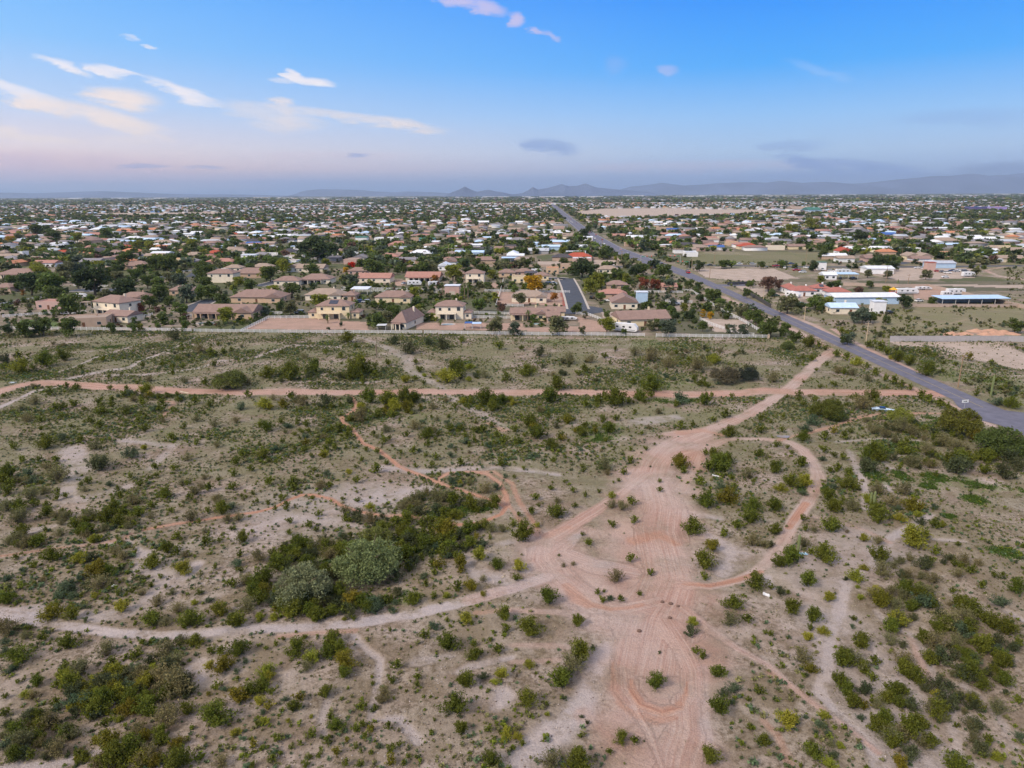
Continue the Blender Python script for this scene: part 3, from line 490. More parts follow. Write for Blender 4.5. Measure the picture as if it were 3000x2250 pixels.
# ------------------------------------------------------------------ paved roads
def strip_mesh(name, c, wd, z, m):
    Vv = []; Ff = []
    for i, (x, y) in enumerate(c):
        if i == 0: d = np.subtract(c[1], c[0])
        elif i == len(c) - 1: d = np.subtract(c[-1], c[-2])
        else: d = np.subtract(c[i + 1], c[i - 1])
        d = d / np.hypot(*d); n = (-d[1], d[0]); h = (wd[i] if hasattr(wd, '__len__') else wd) / 2
        Vv += [(x + n[0] * h, y + n[1] * h, z), (x - n[0] * h, y - n[1] * h, z)]
        if i: Ff.append((2 * i - 2, 2 * i - 1, 2 * i + 1, 2 * i))
    b_ = MB(); b_.add(Vv, Ff); return b_
ASPH = mat('asphalt', (.125, .125, .165), .85, noise=.18, scale=.4); ASPD = mat('street_asphalt', (.06, .068, .088), .85, noise=.2, scale=.3)
PAINTY = mat('yellow_line', (.35, .27, .10), .7); PAINTW = mat('white_line', (.5, .5, .5), .7); KERB = mat('kerb_concrete', (.42, .38, .34), .85, noise=.1)
def densify(c, w_, step=25):
    oc, ow = [], []
    for i in range(len(c) - 1):
        n = max(1, int(np.hypot(*(np.subtract(c[i + 1], c[i]))) / step)); n = min(n, 30)
        for k in range(n):
            t = k / n; oc.append((c[i][0] + (c[i + 1][0] - c[i][0]) * t, c[i][1] + (c[i + 1][1] - c[i][1]) * t)); ow.append(w_[i] + (w_[i + 1] - w_[i]) * t)
    oc.append(c[-1]); ow.append(w_[-1]); return oc, ow
rc_, rw_ = densify([(124.8, 156), (124.6, 200), (124.5, 430)] + ROADC[3:], [7.6, 7.4, 7.4] + ROADW[3:])
main = strip_mesh('road', rc_, rw_, .06, ASPH)
# the bend at the right-hand edge and its widened mouth
bend = [P(*src('T4', *q)) for q in ((1520, 552), (1700, 645), (1850, 708), (2000, 740), (2212, 765), (2400, 782), (2700, 800), (2700, 1160), (2400, 1050), (2212, 960), (2000, 872), (1840, 832), (1640, 712))]
mb = MB(); mb.add([(x, y, .064) for x, y in bend], [tuple(range(len(bend)))[::-1]])
tag(main.build('road', ASPH), kind='structure')
tag(mb.build('road', ASPH), kind='structure')
def line(c, w_, name, m, z): tag(strip_mesh(name, c, w_, z, m).build(name, m), kind='structure')
line([(124.5, y) for y in (172, 200, 430)], .16, 'road_marking', PAINTY, .07)
line([(x - .9, y) for x, y in rc_ if 470 < y < 2500], .3, 'road_marking', PAINTY, .07)
for s_ in (-1, 1): line([(x + s_ * 8.6, y) for x, y in rc_ if 560 < y < 2500], .3, 'road_marking', PAINTW, .07)
STREETS = []
def street(spec, wd, m=ASPD, name='street', kerb=True):
    p = [P(*src(spec.split()[0], *[float(q) for q in t.split(',')])) for t in spec.split()[1:]]
    c, w_ = densify(p, [wd] * len(p), 12); STREETS.append((c, wd))
    tag(strip_mesh(name, c, w_, .05, m).build(name, m), kind='structure')
    if kerb:
        for s_ in (-1, 1):
            b_ = MB()
            for i in range(len(c) - 1):
                d = np.subtract(c[i + 1], c[i]); d = d / np.hypot(*d); n = np.array((-d[1], d[0])) * s_
                q = [np.add(c[i], n * (wd / 2)), np.add(c[i + 1], n * (wd / 2)), np.add(c[i + 1], n * (wd / 2 + 1.1)), np.add(c[i], n * (wd / 2 + 1.1))]
                if s_ > 0: pass
                b_.add([(*a, .17) for a in q] + [(*a, -.1) for a in q], [(0, 1, 2, 3), (0, 4, 5, 1), (3, 2, 6, 7)])
            tag(b_.build('kerb', KERB), kind='structure')
street('S2 1535,855 1510,780 1480,705 1455,655', 9.5)
street('S2 1455,657 1400,654 1330,655', 9)
street('S1 1195,872 1290,825 1370,795', 9)
street('S1 470,730 600,733 720,728 860,715', 12)
street('S1 1660,705 1740,690 1850,660', 9)
street('S3 240,700 340,698 460,694', 9, ASPH, kerb=False)
street('S3 70,566 600,577 1200,582 2212,572', 8, ASPD, kerb=False)
street('S2 860,575 1300,575 1800,578 2100,585', 9, ASPD, kerb=False)
street('S1 0,700 100,705 200,715', 9); street('S1 600,440 760,400 1000,385 1300,380', 9, kerb=False); street('S1 1240,645 1300,600 1420,585', 8, kerb=False)
street('S3 1400,560 1480,545 1700,560', 8, kerb=False); street('S3 1870,420 2212,430', 8, kerb=False)
_cx, _cy = P(*src('S2', 1535, 858)); _b = MB(); _b.add([(_cx + 13 * math.cos(t * .2618), _cy + 13 * math.sin(t * .2618), .056) for t in range(24)], [tuple(range(24))]); tag(_b.build('street', ASPD), kind='structure')
# ------------------------------------------------------------------ plants
def leaf_tris(C, size, up=.35):
    """random small triangles at the centres C -> (V, F)"""
    n = len(C); d1 = rng.normal(size=(n, 3)); d1[:, 2] = d1[:, 2] * .8 + up
    d1 /= np.linalg.norm(d1, axis=1)[:, None]
    d2 = np.cross(d1, rng.normal(size=(n, 3))); d2 /= np.linalg.norm(d2, axis=1)[:, None]
    s = size * (.6 + .8 * rng.random(n))[:, None]
    Vv = np.stack([C - d1 * s * .6 - d2 * s * .45, C - d1 * s * .5 + d2 * s * .5, C + d1 * s * .8], 1).reshape(-1, 3)
    return Vv, np.arange(3 * n).reshape(-1, 3)
def fan_points(n, stems, spread=1.0, low=.15):
    """leaf positions on stems that fan up and out of one root; unit diameter, about .65 high"""
    out = []
    gap = rng.random() * 6.283; lean = rng.normal(size=2) * .10
    for k in range(stems):
        a = rng.random() * 6.283; t = math.sqrt(rng.random()) * spread; L_ = .5 * (.55 + .75 * rng.random())
        if math.cos(a - gap) > .75: t *= .45
        tip = np.array([math.cos(a) * t * L_, math.sin(a) * t * L_, .68 * (1 - .42 * t * t) * (.75 + .45 * rng.random())])
        m = n // stems; u = low + (1 - low) * rng.random(m) ** .6
        tip[:2] += lean * tip[2]
        bend = np.stack([u ** .8, u ** .8, u ** 1.0], 1)
        out.append(tip * bend + rng.normal(size=(m, 3)) * .045)
    C = np.concatenate(out); C[:, 2] = np.abs(C[:, 2]) + .01; return C
def stems_mb(k, h=.5, sp=.35, r=.012):
    b = MB()
    for i in range(k):
        a = rng.random() * 6.283; t = rng.random() * sp
        b.tube((0, 0, -.04), (math.cos(a) * t, math.sin(a) * t, h * (.6 + .4 * rng.random())), r, r * .4, 4, cap=False)
    return b
def bush_variant(n, stems, size, spread=1.0, ns=7):
    Vv, Ff = leaf_tris(fan_points(n, stems, spread), size)
    b = stems_mb(ns); sv = np.array(b.v); sf = np.array([f + f[:0] for f in b.f])
    # stems as triangles so that the mesh stays uniform
    tf = np.concatenate([sf[:, [0, 1, 2]], sf[:, [0, 2, 3]]]) + len(Vv)
    me = np_mesh('bush', np.concatenate([Vv, sv]), np.concatenate([Ff, tf]), [LEAF_O, STEM])
    mi = np.zeros(len(Ff) + len(tf), np.int32); mi[len(Ff):] = 1; me.polygons.foreach_set('material_index', mi); me.update()
    return me
BV = {'c': [bush_variant(2400, 44 + 6 * i, .044, .9 + .05 * i) for i in range(7)], 't': [bush_variant(1600, 70, .036, 1.1, 22) for _ in range(3)],
      'b': [bush_variant(1500, 36, .045, 1.15, 3) for _ in range(3)], 'd': [bush_variant(90, 30, .03, 1.0, 55) for _ in range(2)]}
SH = {
'B1': '40,275,210,t 235,270,80,g 360,355,110,g 210,330,110,t 30,385,90,b 50,465,110,b 150,515,200,g 110,605,120,b 590,395,180,g 685,330,50,g 920,460,200,t 980,560,110,g 1170,495,110,g 1230,390,70,g 1440,460,210,t 1580,370,130,t 1690,385,140,g 1530,540,180,t 1820,470,90,g 1900,470,110,g 2060,455,190,g 1930,590,190,o 1810,590,90,y 2125,550,70,b 2045,640,70,b 2055,700,60,g 1865,765,100,g 1940,795,80,b 1800,830,60,o 560,600,110,g 700,610,200,t 915,635,110,g 1065,610,80,y 1185,610,120,b 1320,610,100,y 1290,545,120,k 1100,640,130,k 310,720,130,g 150,722,60,g 600,740,180,g 705,750,110,y 900,725,200,k 1250,690,130,y 1400,690,260,t 1560,740,300,t 620,830,190,k 820,820,120,y 745,810,80,y 970,790,170,o 1110,770,110,g 1230,790,120,k 1420,820,150,g 1130,860,190,g 1260,850,130,g 720,890,170,o 45,850,70,g 215,835,100,y 280,840,110,t 480,890,110,g 480,950,100,b 600,950,90,y 780,960,90,y 650,985,140,k 860,950,150,b 820,1020,100,k 40,1000,110,g 250,990,120,b 330,1010,150,g 1270,970,220,g 1460,960,150,t 1620,970,150,g 1440,1060,240,t 1860,1035,260,g 2060,870,180,o 2160,820,160,g 2040,1180,100,y 900,1090,110,g 1030,1060,80,y 1200,1130,160,t 1250,1200,130,o 1380,1170,140,g 150,1150,200,g 60,1270,150,b 120,1370,160,g 250,1370,120,g 500,1310,210,t 600,1160,200,t 330,1190,140,g 1120,1300,200,g 1000,1400,260,g 1240,1400,200,o 860,1430,170,t 1530,1430,230,g 1920,1430,160,t 2180,1290,100,o 2180,1460,80,g 440,140,180,o 500,70,110,g 625,150,140,g 735,80,70,b 1040,95,140,y 1370,50,130,t 1540,120,150,t 1320,205,170,g 1430,220,120,t 1640,215,190,g 1680,60,70,y 1800,40,90,b 1900,140,160,o 2050,215,190,g 2150,90,200,t 60,20,130,g',
'B2': '165,410,70,g 90,440,60,g 235,362,50,g 415,345,60,g 350,450,190,g 480,530,170,y 660,370,190,g 620,470,150,g 720,450,150,g 770,560,200,o 760,670,140,g 430,600,140,t 90,640,150,y 100,690,120,y 60,770,150,g 30,910,120,y 110,950,100,o 65,1005,70,b 130,830,90,g 250,890,80,b 380,880,120,o 330,960,130,g 605,835,140,g 740,890,50,g 75,1085,100,y 10,1110,70,g 280,1075,50,y 480,1040,50,y 640,1040,80,g 185,1235,110,g 485,1205,120,g 145,1400,100,g 390,1275,60,g 305,1305,60,g 690,1120,150,g 620,1250,90,g 790,1245,60,o 690,1355,100,o 540,1370,70,g 470,1380,60,g 860,1300,70,g 910,1340,50,g 990,1350,60,g 940,1205,80,g 1010,1145,90,o 870,1150,110,g 930,1100,80,g 910,960,120,g 1110,820,150,t 1080,900,120,t 1020,960,80,g 1150,1130,90,g 1170,1330,110,g 1070,1300,70,b 1240,1280,70,g 1320,1390,60,g 1390,1395,50,g 1160,1430,120,o 770,1440,90,g 440,1455,80,g 1270,1450,70,g 900,1455,90,g 1215,600,110,g 1170,720,100,g 1400,700,90,g 1400,760,80,g 1300,815,40,g 1245,785,40,g 1000,690,40,y 1010,745,50,g 1190,880,40,g 1165,287,50,g 1455,335,120,g 1200,365,30,g 1545,260,110,b 1650,205,60,g 1815,190,140,y 1860,230,60,g 1660,405,210,g 1890,415,80,g 1890,505,140,g 2020,380,55,g 2090,465,120,g 2140,160,160,g 2160,290,100,g 2125,680,130,y 2065,750,80,y 1960,700,100,k 1820,750,180,g 1670,860,110,d 1720,960,220,g 1780,1160,140,g 1520,1175,60,g 1540,1070,40,g 1330,1075,30,g 2010,1160,90,g 2150,1080,80,b 2170,1190,120,y 2140,1260,80,y 1880,1280,40,g 2030,1430,170,g 870,40,110,g 530,160,150,g 330,120,170,g 160,180,80,y 30,185,90,y 840,185,70,g 765,190,50,y 790,110,130,k 1370,20,140,g 1190,120,70,b 690,110,90,g',
'B3': '315,15,190,g 150,275,210,g 560,210,140,g 590,490,220,g 500,590,240,t 430,710,220,g 145,595,100,y 30,605,40,g 40,680,90,d 125,900,180,g 295,920,50,g 305,1010,55,y 45,1220,90,y 90,1260,80,g 945,1210,130,g 1065,1230,100,g 845,1330,80,g 340,1430,240,t 560,1430,240,g 650,1080,50,k 600,1020,50,k 1255,730,175,g 1560,210,110,y 1550,290,130,k 1590,450,90,g 1660,500,100,g 1785,640,150,g 1910,60,170,g 1880,190,190,t 2040,190,120,g 2190,300,60,g 1930,770,140,b 2140,800,110,g 2045,870,70,g 1800,950,200,g 1900,890,80,b 1820,820,100,k 2060,1120,80,g 2170,1230,130,g 1715,1370,200,g',
'B4': '205,85,170,g 385,175,160,g 25,320,70,g 375,265,80,g 480,290,100,y 350,345,110,y 180,335,50,b 290,500,200,t 370,610,130,o 530,10,100,y 800,15,70,y 960,50,180,o 1090,70,180,t 740,185,70,g 795,215,40,g 730,245,60,b 1130,200,180,y 1260,190,100,k 1340,70,190,b 1410,80,120,g 810,390,180,g 1050,380,140,t 1160,420,90,k 640,550,200,g 740,520,220,t 930,550,120,g 650,450,100,t 830,600,140,g 900,690,110,g 625,720,150,g 680,800,160,g 730,900,170,g 820,930,120,o 830,790,170,k 945,920,140,t 1180,560,180,t 1180,620,200,g 1270,680,180,g 1110,800,190,g 1360,790,110,k 1230,930,160,k 930,1100,170,g 800,1040,80,b 1120,1180,180,t 1210,1120,240,g 1380,1240,170,g 1140,1320,90,d 1230,1350,180,k 1140,1430,160,o 1460,830,100,y 1460,980,190,g 1510,1050,110,t 1625,880,100,g 1450,400,220,t 1620,450,90,g 1415,545,80,y 1490,520,90,t 1560,220,220,t 1670,300,190,b 1770,130,190,g 1900,100,40,g 1930,230,180,g 2060,290,200,g 1860,430,210,g 1980,470,150,b 2030,570,180,g 2150,410,110,g 1740,640,220,g 1850,750,140,g 1900,650,120,k 1760,540,160,b 1600,660,80,t 2020,50,150,b 2160,890,110,g 1980,950,180,t 1700,980,80,t 1800,1110,180,k 1770,1210,150,t 1910,1240,110,g 1850,1320,170,k 1970,1380,110,y 1630,1440,220,g 2180,1200,100,b 170,1070,200,y 330,1030,60,b 410,1165,70,b 490,1020,110,y 450,1100,90,b 520,1180,90,b 540,1260,110,t 620,1280,90,y 380,1235,50,t 400,1350,170,g 530,1440,130,y 290,1455,60,g 10,1250,60,g 310,895,40,b 570,1370,100,k',
'M1': '60,115,140,g 240,120,140,b 280,180,110,b 410,70,120,t 500,140,200,t 90,195,50,g 60,265,120,g 375,245,60,g 270,300,180,t 300,370,110,g 410,385,90,g 490,320,70,g 60,400,150,t 170,490,210,t 850,50,200,k 1120,140,75,g 1285,150,50,g 1345,50,90,g 1500,65,90,g 1350,125,60,g 945,210,80,b 760,185,90,g 700,210,50,g 730,255,70,t 1210,200,80,g 1015,255,80,g 1030,300,80,g 970,345,70,g 1160,350,150,t 1430,290,130,g 1310,400,100,g 1640,320,90,g 1575,195,80,t 1800,230,110,g 1890,155,60,g 2030,115,90,g 2010,225,100,g 2170,70,80,g 2090,300,50,g 2185,280,60,g 1860,335,80,t 1480,440,80,g 1800,435,80,g 2000,400,110,b 1190,460,130,g 1300,485,80,t 985,430,110,g 1070,460,80,g 930,510,160,g 770,490,140,t 640,540,90,g 545,430,60,g 400,595,70,g 530,540,80,t 520,630,110,t 770,610,120,g 900,600,100,t 1110,580,90,t 1170,550,80,g 1000,580,60,b 820,690,110,y 1250,590,40,g 1345,580,40,g 1530,500,40,g 1530,655,100,g 1565,685,50,g 1715,530,60,g 1650,490,150,t 1970,500,110,t 2060,490,110,t 2000,585,60,g 2180,605,50,g 1780,700,110,g 1895,690,60,g 2090,670,130,g 1770,610,70,t 70,690,130,t 130,640,60,g 240,690,150,t 300,720,120,g 140,720,80,g 1440,770,130,g 1520,800,110,g 1600,820,90,t 1310,880,170,g 1580,940,170,y 990,790,130,t 1060,830,120,t 450,830,150,g 690,860,140,y 780,850,130,k 140,830,70,g 245,860,40,g 300,905,90,g 200,955,80,b 60,1025,100,b 360,1030,80,t 840,950,210,o 930,960,130,g 870,1060,200,t 600,1060,120,b 540,1110,160,b 630,1100,110,b 620,1170,110,b 510,1170,120,b 690,1010,100,b 1000,970,90,b 730,1060,70,b 1385,1000,60,g 1290,1000,40,g 1310,1080,70,g 1440,1100,50,g 1490,1150,90,t 1230,1150,90,t 1140,1140,60,g 1030,1155,70,g 815,1170,80,y 700,1160,60,g 1730,1160,70,g 1855,935,60,g 2070,810,80,g 2060,890,120,b 2080,960,80,g 50,1190,130,g 2120,1050,150,t 2000,1080,120,g',
'M2': '110,180,110,g 330,190,110,g 310,240,90,g 550,220,110,t 640,210,90,g 500,80,50,g 535,135,50,g 610,110,80,b 860,50,50,g 800,100,60,y 1030,75,120,g 1125,15,60,g 870,165,90,g 1160,180,45,g 1320,105,45,g 1380,40,60,g 1525,40,80,g 1760,25,90,g 2120,30,100,g 2155,140,60,b 1690,180,90,b 1765,190,60,y 1845,190,80,t 1990,250,130,t 2080,230,90,b 225,315,80,g 490,320,55,g 260,390,100,g 100,360,60,g 15,340,60,g 160,405,60,g 745,325,50,g 880,335,60,g 870,265,40,g 985,385,80,y 985,310,35,g 770,430,130,t 540,450,80,g 290,515,80,g 460,550,100,g 520,590,70,g 280,615,70,g 410,680,60,g 590,575,50,b 880,490,110,t 1000,490,140,t 1300,360,130,t 1480,270,100,t 1400,320,150,t 1570,320,150,t 1560,420,150,k 1700,350,150,g 1850,380,150,g 1950,370,120,t 2060,370,130,g 1300,500,160,g 1200,530,120,g 730,640,90,b 820,650,80,g 1320,700,160,k 1450,720,190,g 1650,590,190,o 1820,610,160,g 1900,570,100,g 1560,560,80,b 2040,590,120,t 2130,600,100,t 1670,760,150,g 1550,750,120,b 1840,720,130,g 1960,730,120,b 1930,830,160,y 2080,910,130,g 1770,890,140,o 1575,900,120,o 1550,970,90,g 1760,960,90,o 1660,830,100,b 1960,1030,80,t 1740,1110,120,g 1860,1110,130,o 1960,1165,60,y 1650,1180,80,y 1550,1180,80,g 1360,1200,130,g 1230,1130,110,k 1450,990,90,b 1460,1070,80,g 640,820,160,t 600,730,160,t 240,770,120,g 150,800,100,g 310,850,100,k 200,900,200,g 80,1030,200,g 30,830,150,t 500,800,100,k 840,1200,160,o 780,1280,110,k 660,1300,90,g 520,1350,140,g 300,1310,120,y 30,1370,80,y 160,1370,60,y 1120,930,190,d 1300,800,150,g 1330,900,120,k 1220,1000,140,k 600,1150,160,k 480,740,130,t 700,900,130,k',
'M3': '20,150,50,g 100,70,50,g 610,45,60,g 620,85,50,g 820,35,150,t 965,95,80,g 820,100,70,t 1015,5,60,g 925,165,50,g 875,183,35,g 455,182,40,g 340,240,70,g 350,190,30,g 525,260,70,g 205,320,85,g 230,390,50,g 390,345,80,t 640,300,65,g 750,265,50,g 545,400,70,g 385,460,160,g 160,440,90,g 60,465,60,g 220,560,60,y 20,560,80,g 90,640,200,g 860,300,80,y 870,385,110,t 950,400,130,t 1030,355,110,g 865,555,90,g 1055,520,90,g 1275,170,50,g 1275,250,65,g 1460,30,140,o 1490,80,90,g 1700,60,120,g 1790,40,220,g 1570,310,60,g 1680,360,160,g 1860,320,180,o 1640,190,100,g 1800,230,100,b 1920,240,90,g 1900,150,80,g 2040,120,140,t 2090,180,60,g 2080,405,140,g 2070,500,170,g 1950,570,120,g 1565,580,180,g 1820,635,110,g 1735,745,145,o 2080,700,150,t 2180,720,110,t 1665,895,200,g 1660,1015,90,g 1025,840,105,g 1200,965,85,g 905,1005,155,t 665,715,85,g 610,640,50,g 405,815,35,g 735,1130,70,g 795,1120,40,g 780,1200,80,g 850,1180,80,b 940,1190,80,g 1105,1145,60,g 2110,1060,180,g 60,920,150,y 40,1020,90,g 450,900,50,t 530,890,50,t',
'M4': '60,70,130,g 290,20,120,g 310,180,150,y 200,190,150,g 110,245,100,y 300,280,90,b 70,400,150,g 60,600,130,g 30,720,80,k 530,75,70,g 600,60,90,g 690,100,110,g 700,200,150,g 560,220,90,b 520,300,150,g 580,410,160,g 730,390,150,t 640,350,100,g 860,330,110,y 850,50,180,k 950,250,150,t 900,380,50,g 1070,350,170,t 1185,260,150,t 1230,400,150,o 1310,410,110,o 1300,470,90,y 1120,410,80,b 1040,420,100,d 950,490,200,g 1140,500,100,y 1260,680,250,y 1370,650,110,g 1440,560,120,g 1320,530,100,k 1500,560,80,y 1440,400,80,b 300,500,80,g 370,480,30,g 320,590,70,g 400,600,80,t 550,570,180,g 680,610,80,d 830,675,100,y 955,690,120,t 310,720,140,t 370,790,80,g 480,820,200,g 190,840,190,g 100,890,130,g 960,835,170,g 830,925,80,y 1000,960,180,t 1150,1000,110,k 1130,870,100,t 1220,850,100,t 1410,880,80,g 1310,1010,110,t 1430,1040,140,t 1160,1060,60,b 1690,880,70,t 1610,910,80,g 1820,895,90,t 1640,1000,130,t 1950,1010,80,g 2020,1000,60,g 1830,1100,90,g 1590,1140,70,g 1290,1130,90,g 1400,1150,110,t 760,1010,140,y 770,1100,50,y 520,1180,100,y 340,1040,170,g 30,1090,60,g 100,1140,100,k 175,1145,60,g 930,1140,120,y 2150,1110,150,g 1640,740,60,g 670,1020,50,k 1250,20,140,t 1400,30,120,t 1640,60,240,k 1880,80,120,g 2040,100,180,k 2150,50,150,k 1640,10,180,g',
'T1': '40,300,130,k 180,380,180,y 390,320,180,g 550,285,130,g 150,280,110,g 1780,500,100,g 2130,490,120,t 40,620,70,g 440,590,110,g 570,535,80,g 665,545,100,g 290,535,80,t 955,555,70,g 1100,555,70,g 1265,570,140,y 1300,610,100,o 1120,605,110,b 1410,680,110,g 505,720,90,g 535,805,80,g 635,700,60,g 870,700,70,g 730,735,60,g 225,815,130,t 340,830,90,g 300,660,130,t 185,720,100,t 1205,835,80,g 1255,910,100,g 615,885,60,g 360,905,60,g 370,965,60,g 1490,980,110,g 1590,890,80,g 1690,1030,80,g 2040,830,90,t 1850,860,110,t 690,1000,110,g 820,1050,150,t 400,1040,170,g 540,985,120,b 120,1070,110,g 1130,1120,180,b 860,1190,190,t 490,1165,90,g 185,1180,100,g 340,1170,80,g 1250,1075,70,y 1870,1040,90,t 1620,1150,130,t 2040,1180,120,g 2100,1110,100,g 2145,610,100,g 1970,630,70,g 1845,660,50,g 1690,660,100,g 1540,655,80,g 940,450,70,g 1050,430,50,g 1290,480,90,t 1590,485,110,t 1240,350,80,g 1410,345,80,g 1850,345,90,g 890,300,80,g 700,370,70,g 1530,300,70,g 1585,360,70,g 1490,360,60,g 1500,420,70,g 1730,220,130,t 1830,250,120,g 1940,240,80,g 1510,100,150,k 970,650,90,g 1080,730,90,t 1220,770,60,g 800,850,80,g 1330,730,100,b 1700,820,90,t 2080,720,120,b 1820,690,90,g',
'T2': '100,420,160,g 290,440,200,g 500,385,170,g 230,245,60,g 600,245,80,g 740,280,90,g 420,280,80,t 790,120,150,g 860,190,60,g 1140,335,90,g 900,370,240,g 840,430,160,g 1040,430,100,g 1410,390,90,g 1385,320,80,g 1190,150,110,k 1310,210,180,k 1490,160,110,k 1620,180,140,k 1770,140,90,g 2100,190,120,g 1730,400,220,g 1650,470,200,y 1980,430,120,t 2160,460,110,g 1290,480,120,y 1170,500,60,g 1450,510,60,g 920,510,50,g 1380,470,80,g 300,620,110,g 400,670,140,t 600,680,170,k 240,700,120,o 70,700,150,y 120,720,80,y 980,640,190,g 1150,670,200,g 1280,640,180,g 1370,640,150,g 1200,710,150,y 1310,730,150,o 1050,780,110,g 1170,790,110,g 900,800,190,t 820,820,100,g 1530,710,100,t 1640,660,70,t 1720,710,70,g 1520,800,50,g 1990,650,210,g 2120,660,140,g 2050,720,130,g 220,840,80,g 350,850,90,g 30,870,100,g 90,890,130,g 400,930,70,g 455,920,60,g 250,920,70,t 620,920,80,g 720,900,120,g 800,960,110,g 570,970,90,t 230,1005,70,g 430,1020,100,o 420,1080,90,g 640,1020,90,g 690,1070,90,g 60,1120,130,g 590,1130,110,y 110,1180,70,g 1020,950,80,g 1120,910,110,t 1100,1010,110,g 1050,1095,80,g 1080,1150,60,b 950,1085,70,g 910,1170,70,g 870,1050,60,b 1480,950,130,g 1370,870,150,t 1770,895,90,g 1960,905,120,g 2040,870,70,g 1680,900,110,g 1555,1150,100,g 1685,1130,100,b 1480,1030,100,g 1250,1105,60,g 1890,990,60,g 2020,1040,90,g 2140,1000,120,g',
'T3': '130,410,150,g 390,525,180,g 240,245,140,k 85,205,70,g 900,215,60,g 800,275,80,g 1740,305,140,y 1860,430,250,d 2050,420,180,k 1060,240,130,t 1190,270,200,t 680,310,130,t 510,310,160,t 1600,340,200,t 1350,340,150,t 850,340,60,g 620,385,90,g 1200,530,200,g 340,630,190,g 730,700,80,g 640,690,110,g 890,640,230,g 1110,620,130,g 1460,640,200,b 1410,690,90,g 1660,660,140,g 1720,620,70,g 1900,620,60,g 240,735,90,t 480,820,130,o 160,840,180,g 220,940,180,g 340,1040,140,g 420,960,110,g 600,930,140,g 850,900,150,g 900,810,90,g 780,800,70,g 1060,760,70,g 1265,750,90,t 1185,880,60,t 1120,935,60,g 1465,870,110,g 1570,860,80,g 1840,775,120,g 1740,820,80,g 1880,935,130,g 2150,810,90,g 2150,910,110,g 1020,1080,60,g 770,1090,50,t 890,1065,40,g 465,1150,40,g 1025,1165,90,g 1155,1070,60,g 1230,1030,40,g 1270,970,40,g 815,1000,70,g 1680,1110,90,g 1750,1150,150,g 1870,1170,130,g 1890,1040,50,g 1450,1180,140,o 2140,1120,120,g 360,1180,80,g 180,1140,100,b 60,1010,110,g',
'T4': '180,180,110,y 270,100,90,g 360,160,150,g 430,185,90,g 500,205,80,g 600,260,100,g 690,290,110,g 770,330,120,y 850,370,90,g 930,420,110,g 1010,470,90,g 1080,490,110,g 1150,525,100,g 1220,550,80,g 380,290,90,g 510,340,60,g 420,395,50,g 600,400,110,t 720,420,110,t 255,350,60,g 860,470,100,t 50,470,150,t 570,520,80,g 450,540,60,g 310,500,40,g 870,180,100,g 960,200,120,g 1030,240,110,g 1130,290,140,g 1230,320,140,g 1060,290,60,y 1740,290,110,o 1430,270,70,g 1370,240,90,g 1380,400,170,g 1800,600,80,g 2000,670,150,b 2100,690,140,g 1930,340,90,g 270,605,90,g 165,630,60,g 900,620,140,g 1320,620,120,g 1400,655,120,g 1480,690,120,g 1560,715,90,g 820,680,230,t 380,840,160,b 320,900,130,b 860,820,90,t 560,920,90,o 500,970,120,g 300,980,130,g 670,960,110,g 720,920,70,g 820,965,40,g 120,915,80,g 20,845,50,g 140,800,60,g 900,900,150,t 1010,940,140,t 1160,880,190,t 1250,920,170,t 80,1045,90,g 170,1065,60,g 210,1110,60,g 290,1190,120,g 480,1075,100,g 470,1160,80,b 570,1125,80,g 650,1145,100,g 850,1130,140,g 930,1100,200,g 960,1150,150,g 1250,1180,170,t 1370,1090,160,t 1500,1000,190,t 1640,1060,190,t 1800,970,140,o 850,1220,180,k 1570,1180,170,g 1720,1170,180,g 1900,1150,170,g 2100,1160,200,k 690,90,100,g 640,60,90,g 970,90,80,k 1400,10,50,g',
}
PAL = {'g': (.118, .136, .018), 'o': (.172, .152, .018), 'y': (.245, .25, .03), 'b': (.095, .132, .07), 't': (.175, .160, .070), 'k': (.080, .092, .040), 'd': (.24, .21, .15)}
KIND = {'g': ('creosote_bush', 'creosote bush', 'c', .66), 'o': ('creosote_bush', 'creosote bush', 'c', .66), 'y': ('brittlebush', 'brittlebush', 'c', .58), 'b': ('bursage_bush', 'bursage bush', 'b', .5),
        't': ('dry_bush', 'dry bush', 't', .6), 'k': ('dark_bush', 'dark bush', 'b', .62), 'd': ('dead_bush', 'dead bush', 'd', .6)}
LOOK = {'g': 'olive-green', 'o': 'ochre-green', 'y': 'yellow-green', 'b': 'blue-green', 't': 'tan-olive', 'k': 'blackish-green', 'd': 'leafless grey'}
ROWS = [(2080, 'at bottom edge'), (1960, 'just above bottom edge'), (1850, 'level with small lower loop'), (1760, 'around lower pale track'), (1660, 'level with pale palo verdes'), (1570, 'level with shrubby island'), (1490, 'level with single-track bend'),
        (1400, 'beside oval loop level'), (1320, 'level with clearing top'), (1240, 'below straight dirt road'), (1160, 'bordering dirt road below'), (1080, 'above straight dirt road'), (0, 'near white fence')]
COLS = [(700, 'far left'), (1200, 'left of centre'), (1600, 'centre'), (2150, 'right of centre'), (2600, 'right'), (9999, 'far right')]
def place(x, y):
    return [r for t, r in ROWS if y >= t][0] + ', ' + [c for t, c in COLS if x < t][0]
bl = []
for k, s in SH.items():
    for tok in s.split():
        a, b_, w_, c = tok.split(','); sx, sy = src(k, float(a), float(b_))
        X, Y = P(sx, sy, .3); W = float(w_) / 2.9493 * mpp(Y); asp = KIND[c][3]
        X, Y = P(sx, sy, .38 * W * asp); bl.append((X, Y, W * (1.06 if k[0] in 'BM' else .94), c, sx, sy, float(w_) / 2.9493))
